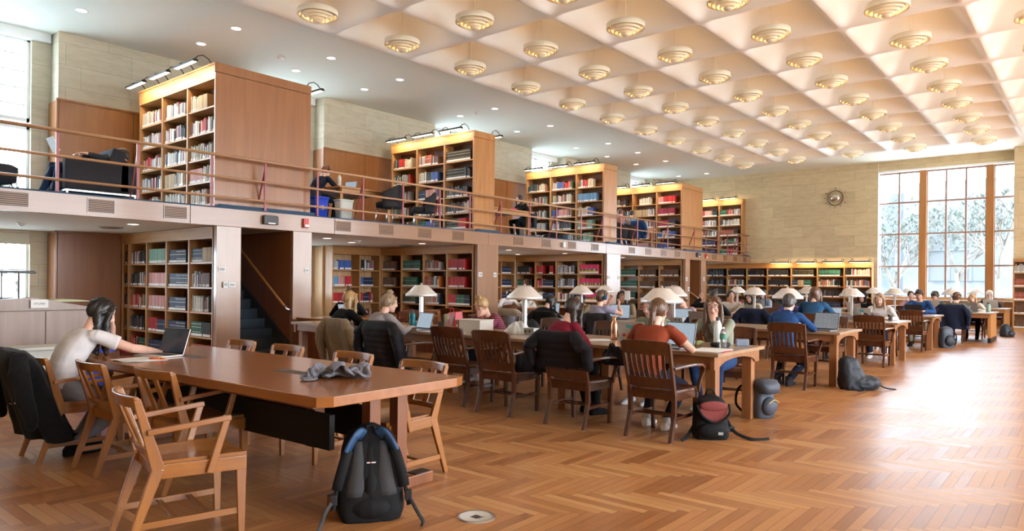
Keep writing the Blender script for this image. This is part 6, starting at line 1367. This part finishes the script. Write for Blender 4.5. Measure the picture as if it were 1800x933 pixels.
coat('camel wool coat over a chair back at the left of the first row', 5.85, 7.45, 0, 'camel_wool', .28, .93, .26, .085, .07, seed=5)
coat('nearly black puffer coat over a chair back beside the camel coat', 5.75, 6.48, 0, 'puffer', .26, .94, .30, .12, .04, True, seed=7)
coat('black quilted jacket over the chair of the reader in dark red', 5.86, 3.97, .03, 'puffer', .60, .95, .27, .075, .02, True, seed=2, name='jacket')
coat('beige coat over a chair back behind the nearest lamp, second row', 9.95, 8.0, 0, 'c_beige', .5, .95, .25, .07, .03, seed=4, sleeves=False)
coat('black jacket over the chair of the reader in black, second row', 9.95, 7.25, 0, 'c_black', .5, .93, .26, .08, .03, seed=6)
coat('dark jacket over the chair of the man in the lilac T-shirt', 9.95, 6.15, 0, 'c_charcoal', .5, .93, .26, .08, .03, seed=8)
coat('navy coat over a chair back in the third row', 13.6, 5.0, 0, 'c_navy', .45, .96, .28, .09, .04, seed=9)
coat('navy coat over a chair back under the tall window', 20.95, 2.75, 0, 'c_navy', .36, .97, .30, .10, .08, seed=10)
crumple('black jacket lying on the seat of a first-row chair', 'jacket', 5.98, 4.72, .455, 0, 'puffer', (.34, .32, .28), 14, .2, name='jacket')
# dark bag in the lap of the dark red sweater, feet of lounge
crumple('black quilted shoulder bag held on the lap of the reader in dark red', 'bag', 6.18, 3.78, .58, -.3, 'puffer', (.2, .3, .24), 15, .15, name='shoulder_bag')

# ---------------------------------------------------------------- backpacks
plain('nylon_black', (.007, .007, .008), .75, spec=.25, bump=.08, bscale=160, noise_amt=.2, nscale=60); plain('nylon_blue', (.02, .07, .17), .55, bump=.08, bscale=160); plain('mesh_grey', (.045, .045, .048), .9, bump=.3, bscale=260); plain('nylon_slate', (.045, .055, .08), .6, bump=.08, bscale=120); plain('lining_red', (.22, .035, .03), .7, bump=.3, bscale=40); plain('nylon_navy', (.010, .014, .024), .6, bump=.08, bscale=120); plain('zip_gold', (.45, .33, .12), .35, .8)
def packbody(w_, d_, h, seed, sag=.0, vox=.010, taper=.8, lean=(0, 0)):
    f = MB(); rings = []
    for q in range(12):
        u = q / 11; k = (1 - (1 - taper) * u ** 1.5) * (1 if u < .8 else math.sqrt(max(.02, 1 - ((u - .8) / .205) ** 2)) * .98); kb = min(1, .86 + u * 1.2)
        rings.append(ringE((lean[0] * u * h, lean[1] * u * h, h * u * (1 - sag * .0)), (1, 0, 0), (0, 1, 0), d_ / 2 * k * kb, w_ / 2 * k * kb, 28, 3.2))
    f.loft(rings); return f
def strap(pts, mat, parent, name='strap', w_=.045, t_=.012):
    f = MB(); pts = [Vector(p) for p in pts]; rings = []
    # Catmull-Rom resample
    P = [pts[0]] + pts + [pts[-1]]; S_ = []
    for i in range(1, len(P) - 2):
        for q in range(6):
            u = q / 6; a, b_, c, d = P[i - 1], P[i], P[i + 1], P[i + 2]; S_.append(.5 * ((2 * b_) + (c - a) * u + (2 * a - 5 * b_ + 4 * c - d) * u * u + (3 * b_ - a - 3 * c + d) * u ** 3))
    S_.append(pts[-1]); side = None
    for i, p in enumerate(S_):
        d = (S_[min(i + 1, len(S_) - 1)] - S_[max(0, i - 1)]).normalized()
        if side is None: side = d.cross(Vector((1, 0, 0)));  side = side.normalized() if side.length > .1 else Vector((0, 1, 0))
        side = (side - d * side.dot(d)).normalized(); n_ = side.cross(d)
        rings.append([p + side * (w_ / 2 * a) + n_ * (t_ / 2 * b_) for a, b_ in ((-1, -.4), (-.8, 1), (.8, 1), (1, -.4), (.8, -1), (-.8, -1))])
    f.loft(rings, 0, True); return f.obj(name, mat, parent)
# A: the big one, its back panel and straps to the camera, leaning on the table end
BA = thing('backpack', 'black backpack with blue shoulder yoke leaning on the front table end', 'backpack', (2.66, 3.30, 0), -2.17)
# local -x... the back panel faces local +x ; lean away (-x)
f = packbody(.41, .25, .54, 1, taper=.70, lean=(-.22, 0)); remeshed(f, 'body', 'nylon_black', BA, .008, 4, lambda p: .007 * noise.noise(p * 10))
def bp_(y, z, dx=0): return Vector((.115 * (1 - .35 * (z / .5) ** 2) * (1 - .0) - .22 * z + dx - .25 * max(0, abs(y) - .1), y, z))
for s_ in (-1, 1):
    f = MB(); col = []
    for q in range(10):
        z = .15 + .30 * q / 9; u = q / 9; wi = .018 + .022 * math.sin(u * PI) ; wo = .150 - .055 * u; wi = .045 - .010 * math.sin(u * PI); row = [bp_(s_ * (wi + (wo - wi) * r_ / 6), z, .004 + .014 * math.sin(PI * r_ / 6)) for r_ in range(7)] + [bp_(s_ * (wo + (wi - wo) * r_ / 6), z, -.02) for r_ in range(7)]; col.append(row)
    f.loft(col); f.obj('back_pad', 'mesh_grey', BA)
f = MB(); col = []
for q in range(8): z = .12 + .33 * q / 7; col.append([bp_(-.04, z, .006), bp_(0, z, .014), bp_(.04, z, .006), bp_(.04, z, -.02), bp_(-.04, z, -.02)])
f.loft(col); f.obj('spine_mesh', 'nylon_black', BA)
f = MB(); M_ = Matrix.Translation(bp_(0, .335, .019)) @ Matrix.Rotation(-.25, 4, 'Y'); f.bx(-.0005, .0008, -.026, .026, -.003, .004, M=M_); f.obj('brand_tag', 'white_plastic', BA)
f = MB(); f.bx(-.0006, .0011, -.008, .002, -.003, .004, M=M_); f.obj('tag_mark', 'red_plastic', BA)
for s_ in (-1, 1):
    strap([bp_(s_ * .045, .485, .0), bp_(s_ * .075, .50, .035), bp_(s_ * .115, .45, .045), bp_(s_ * .140, .40, .040)], 'nylon_blue', BA, 'shoulder_yoke', .075, .022)
    strap([bp_(s_ * .135, .41, .042), bp_(s_ * .16, .33, .045), bp_(s_ * .185, .24, .03), bp_(s_ * .195, .19, .01)], 'nylon_black', BA, 'strap', .062, .018)
    strap([bp_(s_ * .195, .20, .01), bp_(s_ * .21, .13, .02), bp_(s_ * .215, .09, .04)], 'nylon_black', BA, 'webbing', .024, .004)
    f = MB(); f.bx(-.02, .02, -.02, .02, -.03, .03, M=Matrix.Translation(bp_(s_ * .215, .14, .02))); f.obj('buckle', 'black_plastic', BA, bevel=.004)
strap([bp_(.215, .14, .02), (.17, .26, .06), (.20, .285, .02), (.24, .27, .006)], 'mesh_grey', BA, 'webbing', .022, .004)
strap([bp_(-.215, .14, .02), (.14, -.26, .09), (.16, -.285, .03), (.20, -.30, .006)], 'mesh_grey', BA, 'webbing', .022, .004)
f = MB(); f.tube([bp_(-.03, .49, -.02), bp_(-.02, .53, -.03), bp_(.02, .53, -.03), bp_(.03, .49, -.02)], .009, 8); f.obj('handle', 'nylon_black', BA)
f = MB(); f.ell((.03, 0, .075), .10, .155, .085); remeshed(f, 'lumbar_panel', 'nylon_black', BA, .009, 3)
for s_ in (-1, 1):
    f = MB(); f.ell((-.03, s_ * .165, .10), .07, .035, .09); f.obj('side_pocket', 'nylon_black' if s_ < 0 else 'nylon_blue', BA)
# B: open black backpack with a maroon lining
BB = thing('backpack', 'black backpack gaping open with a maroon lining at the first study table end', 'backpack', (6.08, 2.69, 0), -2.45)
f = packbody(.33, .22, .40, 2, taper=.8, lean=(-.05, 0)); remeshed(f, 'body', 'nylon_black', BB, .009, 4, lambda p: .010 * noise.noise(p * 9))
f = MB(); f.loft([ringE((.118 - .05 * z, 0, z), (0, 1, 0), (.3, 0, 1), w_, .004, 14) for z, w_ in ((.17, .03), (.20, .09), (.24, .125), (.28, .13), (.30, .10))]); f.obj('lining_flap', 'lining_red', BB)
f = MB(); f.ell((.105, 0, .31), .012, .13, .045); f.obj('opening', 'lining_red', BB)
strap([(.10, .14, .33), (.135, .13, .24), (.135, .02, .165), (.13, -.10, .22), (.10, -.15, .32)], 'nylon_black', BB, 'open_edge', .022, .01)
f = MB(); f.ell((.10, 0, .09), .05, .14, .075); remeshed(f, 'front_pocket', 'nylon_black', BB, .01, 3); f = MB(); f.bx(.150, .153, .03, .075, .06, .085); f.obj('patch', 'grey_plastic', BB)
f = MB(); f.tube([(-.03, -.04, .385), (-.03, -.02, .44), (-.03, .03, .44), (-.03, .05, .385)], .010, 8); f.obj('handle', 'nylon_black', BB)
strap([(-.02, .16, .16), (.04, .22, .06), (.10, .36, .012), (.06, .52, .008)], 'nylon_black', BB, 'strap', .032, .005); strap([(0, -.16, .10), (.08, -.24, .02), (.16, -.30, .008)], 'nylon_black', BB, 'strap', .03, .005)
f = MB(); f.bx(-.02, .02, -.03, .03, 0, .05, M=Matrix.Translation((.0, .19, .06))); f.obj('buckle', 'black_plastic', BB, bevel=.006)
# C: slate backpack by the far leg
BC = thing('backpack', 'slate grey backpack standing behind the right leg of the first study table', 'backpack', (7.42, 2.71, 0), -1.9)
f = packbody(.28, .20, .40, 3, taper=.85); remeshed(f, 'body', 'nylon_slate', BC, .010, 4, lambda p: .010 * noise.noise(p * 9)); f = MB(); f.ell((.10, 0, .13), .06, .11, .10); remeshed(f, 'front_pocket', 'nylon_slate', BC, .010, 3)
strap([(.155, -.08, .17), (.165, 0, .205), (.155, .08, .17)], 'zip_gold', BC, 'zip', .01, .006); f = MB(); f.loft([ringE((.03, 0, .40), (1, 0, 0), (0, 1, 0), .10, .13, 20, 3), ringE((.05, 0, .35), (1, 0, 0), (0, 1, 0), .12, .145, 20, 3), ringE((.08, 0, .27), (1, 0, 0), (0, 1, 0), .09, .12, 20, 3)]); f.obj('top_flap', 'nylon_slate', BC)
strap([(-.08, -.12, .36), (-.14, -.2, .3), (-.15, -.22, .14), (-.08, -.16, .04)], 'nylon_black', BC, 'strap', .03, .008)
# D: floppy navy rucksack
BD = thing('backpack', 'slumped dark navy rucksack on the floor by the second study table', 'backpack', (10.30, 2.50, 0), -2.3)
f = packbody(.38, .30, .46, 4, taper=.5, lean=(-.02, -.20)); f.ell((.02, .10, .09), .17, .27, .12); remeshed(f, 'body', 'nylon_navy', BD, .012, 4, lambda p: .020 * noise.noise(p * 6) + .014 * abs(noise.noise(p * 12)))
strap([(.08, .25, .10), (.12, .38, .03), (.10, .55, .006)], 'nylon_black', BD, 'strap', .02, .004); strap([(.12, .1, .05), (.2, .0, .008), (.22, -.1, .006)], 'nylon_black', BD, 'strap', .02, .004)
# E, F
BE = thing('backpack', 'blue-grey backpack with side straps by the fourth study table leg', 'backpack', (18.85, 2.63, 0), -2.2)
f = packbody(.34, .24, .50, 5, taper=.85); remeshed(f, 'body', 'nylon_slate', BE, .014, 4, lambda p: .012 * noise.noise(p * 8)); f = MB(); f.ell((.12, 0, .17), .06, .13, .13); f.obj('front_pocket', 'nylon_navy', BE); strap([(.0, .17, .42), (.08, .21, .3), (.08, .21, .12), (.02, .18, .02)], 'nylon_black', BE, 'strap', .04, .01)
BF = thing('backpack', 'small dark backpack behind the box-ended table, farthest right', 'backpack', (24.45, 1.9, 0), -2.2)
f = packbody(.36, .30, .38, 6, taper=.45, lean=(0, -.2)); remeshed(f, 'body', 'nylon_navy', BF, .016, 4); f = MB(); f.ell((.14, 0, .1), .05, .12, .08); f.obj('front_pocket', 'nylon_navy', BF)
# floor outlet cover
t = thing('floor_outlet', 'round brushed metal floor outlet cover in the parquet', 'outlet', (3.08, 2.83, 0)); f = MB(); f.lathe([(.001, .003), (.095, .003), (.098, .004), (.112, .006), (.118, .0)], n=40); f.obj('cover', 'bin_grey', t); f = MB(); f.lathe([(.099, .0055), (.111, .0072), (.118, .001)], n=40); f.obj('ring', 'steel', t); f = MB(); f.bx(-.03, .02, -.03, .02, .0031, .0045); f.bx(-.02, .03, -.04, -.035, .0031, .0045); f.obj('latch', 'dark_grey', t)

# ---------------------------------------------------------------- atlas cabinet, bins at the far left
t = thing('atlas_cabinet', 'grey-brown atlas cabinet with a gabled top at the far left', 'cabinet', (2.45, 10.62, 0))
f = MB(); f.bx(-1.2, 1.22, 0, .9, .14, .98); f.obj('body', 'atlas_wood', t)
for k, (a, b_) in enumerate(((-1.19, .675), (.685, 1.215))): f = MB(); f.bx(a, b_, -.018, 0, .15, .97); f.obj('panel', 'atlas_wood', t, bevel=.003)
f = MB(); f.bx(-1.18, 1.2, .02, .88, 0, .14); f.obj('plinth', 'carpet_blue', t)
f = MB(); f.prism([(-1.25, .985), (1.25, .985), (1.22, 1.02), (.56, 1.155), (.5, 1.155), (-1.22, 1.02)], -.02, .92, axis='Y'); f.obj('gabled_top', 'atlas_wood', t, bevel=.004)
cu = bpy.data.curves.new('sign_text', 'FONT'); cu.body = 'ATLASES'; cu.size = .034; cu.extrude = .0008; cu.align_x = 'CENTER'; cu.align_y = 'CENTER'; tmp = bpy.data.objects.new('tmp', cu); COL.objects.link(tmp); bpy.context.view_layer.update()
me = bpy.data.meshes.new_from_object(tmp.evaluated_get(bpy.context.evaluated_depsgraph_get())); bpy.data.objects.remove(tmp)
s_ = thing('cabinet_sign', 'small white sign reading ATLASES on the atlas cabinet', 'sign', (3.05, 10.57, 1.075)); f = MB(); f.bx(-.10, .10, -.006, 0, -.055, .055); f.obj('card', 'paper', s_)
o = bpy.data.objects.new('lettering', me); COL.objects.link(o); me.materials.clear(); me.materials.append(MATS['black_plastic']); o.parent = s_; o.location = (0, -.007, 0); o.rotation_euler = (PI / 2, 0, 0)
t = thing('reading_light', 'black double-post reading light on the atlas cabinet', 'lamp', (2.83, 10.95, 1.14))
f = MB(); f.prism([(-.30, .33), (.26, .33), (.27, .345), (.24, .365), (-.28, .365), (-.31, .345)], -.09, .09, axis='Y'); f.obj('shade', 'black_metal', t, bevel=.005)
for x in (-.10, .09): f = MB(); f.cyl((x, 0), .009, 0, .34, 10); f.obj('post', 'black_metal', t)
f = MB(); f.bx(-.15, .14, -.05, .05, -.02, .01); f.obj('base', 'black_metal', t)
for k, (x, m_, lab) in enumerate(((2.35, 'paper', 'large open atlas on the sloped cabinet top, left'), (3.45, 'bag_cream', 'yellowed open atlas on the sloped cabinet top, right'))):
    b2 = thing('atlas', lab, 'book', (x, 11.0, 1.09 if k else 1.05), .1); f = MB(); f.loft([[( -.26 + .52 * q / 10, -.2, .010 + .022 * abs(math.sin(PI * q / 10)) ) for q in range(11)] + [(.26 - .52 * q / 10, -.2, 0) for q in range(11)], [(-.26 + .52 * q / 10, .2, .010 + .022 * abs(math.sin(PI * q / 10))) for q in range(11)] + [(.26 - .52 * q / 10, .2, 0) for q in range(11)]]); f.obj('pages', m_, b2)
def bin_(lab, x, y, z, m_, w_=.36, h=.5, sign=True):
    t = thing('waste_bin', lab, 'bin', (x, y, z)); f = MB(); a, b_ = w_ / 2 * .8, w_ / 2
    f.loft([ringE((0, 0, 0), (1, 0, 0), (0, 1, 0), a, a * .75, 24, 5), ringE((0, 0, h), (1, 0, 0), (0, 1, 0), b_, b_ * .75, 24, 5), ringE((0, 0, h), (1, 0, 0), (0, 1, 0), b_ * .93, b_ * .68, 24, 5), ringE((0, 0, .02), (1, 0, 0), (0, 1, 0), a * .92, a * .68, 24, 5)]); f.obj('bucket', m_, t)
    f = MB(); f.loft([ringE((0, 0, h - .03), (1, 0, 0), (0, 1, 0), b_ * 1.0, b_ * .75, 24, 5), ringE((0, 0, h - .03), (1, 0, 0), (0, 1, 0), b_ * 1.06, b_ * .80, 24, 5), ringE((0, 0, h + .005), (1, 0, 0), (0, 1, 0), b_ * 1.06, b_ * .80, 24, 5), ringE((0, 0, h + .005), (1, 0, 0), (0, 1, 0), b_ * .95, b_ * .70, 24, 5)]); f.obj('rim', m_, t)
    if sign:
        f = MB()
        for q in range(3):
            a0 = q * 2 * PI / 3 + .25; f.tube([(-.01 + .038 * math.cos(a0 + s2), -b_ * .70, h * .5 + .038 * math.sin(a0 + s2)) for s2 in (0, .5, 1.0, 1.5)], .007, 6)
        f.obj('recycling_mark', 'white_plastic', t)
    return t
bin_('pale grey waste bin beside the atlas cabinet, behind the black coat', 2.72, 9.35, 0, 'bin_grey', .58, .62, False); bin_('blue recycling bin beside the atlas cabinet', 3.32, 9.5, 0, 'blue_plastic', .44, .62, False)
bin_('blue recycling bin on the balcony above the stairs', 8.02, 11.6, ZB, 'blue_plastic', .34, .42); bin_('grey waste bin on the balcony next to the blue one', 8.62, 11.62, ZB, 'bin_grey', .34, .42, False)

# ---------------------------------------------------------------- balcony furniture
def balcony_desk(lab, x, y, L):
    t = thing('balcony_desk', lab, 'desk', (x, y, ZB)); f = MB(); f.bx(-L / 2, L / 2, -.75, .75, .70, .74); f.obj('tabletop', 'oak_x', t, bevel=.004)
    for q in (-.68, .64): f = MB(); f.bx(-L / 2 + .1, L / 2 - .1, q, q + .04, .60, .70); f.obj('apron', 'shelf_x', t)
    for a in (-1, 1):
        for b_ in (-1, 1): f = MB(); f.bx(a * (L / 2 - .12) - .035, a * (L / 2 - .12) + .035, b_ * .62 - .035, b_ * .62 + .035, 0, .70); f.obj('leg', 'oak_v', t)
balcony_desk('oak desk on the balcony beside the blue bin', 9.4, 12.55, 1.5); balcony_desk('oak desk on the balcony past the second book stack', 14.3, 12.6, 1.7); balcony_desk('oak desk on the balcony before the fourth book stack', 21.6, 12.7, 1.4)
def tub(lab, x, y, rz, first=[None]):
    if first[0] is None:
        t = thing('tub_chair', lab, 'chair', (x, y, ZB), rz, 'dark upholstered chairs on the balcony')
        f = MB(); rings = []
        for q in range(17):
            a = PI * .5 + PI * q / 16 * 1.0; cx_, cy_ = .26 * math.cos(a) * .9 - .02, .29 * math.sin(a); top = .84 - .16 * abs(math.sin(a)) ** 2
            n_ = Vector((math.cos(a), math.sin(a), 0)); c = Vector((cx_, cy_, 0)); rings.append([c + n_ * .03 + Vector((0, 0, .36)), c + n_ * .05 + Vector((0, 0, top - .05)), c + n_ * .03 + Vector((0, 0, top)), c - n_ * .02 + Vector((0, 0, top)), c - n_ * .035 + Vector((0, 0, top - .06)), c - n_ * .03 + Vector((0, 0, .36))])
        f.loft(rings); remeshed(f, 'backrest', 'c_charcoal', t, .012, 3)
        f = MB(); f.loft([ringE((0, 0, .36), (1, 0, 0), (0, 1, 0), .25, .25, 20, 3.5), ringE((0, 0, .46), (1, 0, 0), (0, 1, 0), .26, .26, 20, 3.5), ringE((0, 0, .48), (1, 0, 0), (0, 1, 0), .22, .22, 20, 3)]); f.obj('seat', 'c_charcoal', t)
        for a in (-1, 1):
            for b_ in (-1, 1): f = MB(); f.tube([(a * .18, b_ * .18, .37), (a * .22, b_ * .22, 0)], .012, 8); f.obj('leg', 'steel', t)
        first[0] = t; return t
    return dup(first[0], (x, y, ZB), rz, lab)
tub('dark tub chair on the balcony, its back to the railing, beside the grey bin', 9.75, 11.55, PI / 2 + .3); tub('dark tub chair on the balcony before the second book stack', 10.9, 11.75, PI / 2 + .9); tub('dark tub chair at the balcony desk under the reader with headphones', 8.5, 12.55, .1); tub('dark tub chair under the black-clad reader on the balcony', 15.4, 12.35, PI - .2)
tub('dark tub chair at the left side of the balcony desk past the second stack', 13.15, 12.0, .5); tub('dark tub chair under the reader in pink on the balcony', 20.25, 12.25, .2); tub('dark tub chair under the reader in the checked shirt', 20.9, 12.2, .2)
crumple('black bag lying on the balcony carpet by the black-clad reader', 'bag', 15.9, 11.75, ZB, 0, 'c_black', (.9, .4, .3), 31, .2, .02, 'duffel_bag')
crumple('purple and pink pouch on the balcony desk', 'pouch', 14.55, 12.1, ZB + .74, 0, 'pouch_pink', (.3, .14, .12), 32, .2, .02, 'pouch')
coat('blue jacket hung on the chair of the checked shirt, balcony', 21.25, 11.95, .2, 'c_blue', .35, .93, .22, .09, .06, seed=12, name='jacket').location.z = ZB
# lounge chair with steel frame, reader stretched out, ottoman
t = thing('lounge_armchair', 'boxy dark lounge armchair on a thin steel frame at the left balcony edge', 'armchair', (4.25, 12.15, ZB), 0)
f = MB(); f.bx(-.55, .36, -.42, -.27, .13, .60); f.obj('arm', 'c_charcoal', t, bevel=.03); f = MB(); f.bx(-.55, .36, .27, .42, .13, .60); f.obj('arm', 'c_charcoal', t, bevel=.03)
f = MB(); f.hexa([(.20, -.42, .13), (.46, -.42, .13), (.46, .42, .13), (.20, .42, .13)], [(.22, -.42, .62), (.50, -.42, .62), (.50, .42, .62), (.22, .42, .62)]); f.obj('back_frame', 'c_charcoal', t, bevel=.02)
f = MB(); f.hexa([(.04, -.30, .34), (.26, -.30, .34), (.26, .30, .34), (.04, .30, .34)], [(.16, -.30, .86), (.36, -.30, .80), (.36, .30, .80), (.16, .30, .86)]); f.obj('back_cushion', 'c_charcoal', t, bevel=.04)
f = MB(); f.bx(-.55, .22, -.27, .27, .15, .38); f.obj('seat', 'c_charcoal', t, bevel=.03)
f = MB()
for y in (-.40, .40):
    f.bx(-.54, .46, y - .012, y + .012, .10, .125)
    for x in (-.52, .44): f.bx(x - .012, x + .012, y - .012, y + .012, 0, .10)
for x in (-.53, .45): f.bx(x - .012, x + .012, -.40, .40, .10, .125)
f.obj('steel_frame', 'steel', t)
t = thing('ottoman', 'dark round ottoman at the far left of the balcony', 'ottoman', (2.75, 12.1, ZB)); f = MB(); f.loft([ringE((0, 0, .16), (1, 0, 0), (0, 1, 0), .40, .34, 24, 4), ringE((0, 0, .36), (1, 0, 0), (0, 1, 0), .42, .36, 24, 4), ringE((0, 0, .40), (1, 0, 0), (0, 1, 0), .36, .30, 24, 4)]); f.obj('cushion', 'c_charcoal', t)
for a in (-1, 1):
    for b_ in (-1, 1): f = MB(); f.tube([(a * .30, b_ * .24, .17), (a * .34, b_ * .28, 0)], .012, 8); f.obj('leg', 'chrome', t)
person('person in jeans lying back in the lounge armchair with knees up, reading', 4.10, 12.15, PI, -.85, 0, .35, 0, 'c_charcoal', 'long', 'c_denim', 'c_black', 'skin_fair', 'short', 'hair_dark', L=(.32, .08, .78), Rr=(.32, -.08, .78), feet=((.44, .10), (.56, -.08)), far=True, z=ZB, seat=.40, face=False)
t = thing('open_book', 'open book held up by the reader in the lounge armchair', 'book', (3.72, 12.15, ZB + .72), PI); f = MB(); f.hexa([(0, -.15, 0), (.012, -.15, 0), (.012, .15, 0), (0, .15, 0)], [(.10, -.15, .20), (.112, -.15, .20), (.112, .15, .20), (.10, .15, .20)]); f.obj('pages', 'paper', t)
slab('phone', 'phone with a lit picture held up by the man in the lilac T-shirt', 'phone', 10.42, 6.12, .2, (.012, .10, .16), 'white_plastic', 1.13, .004)
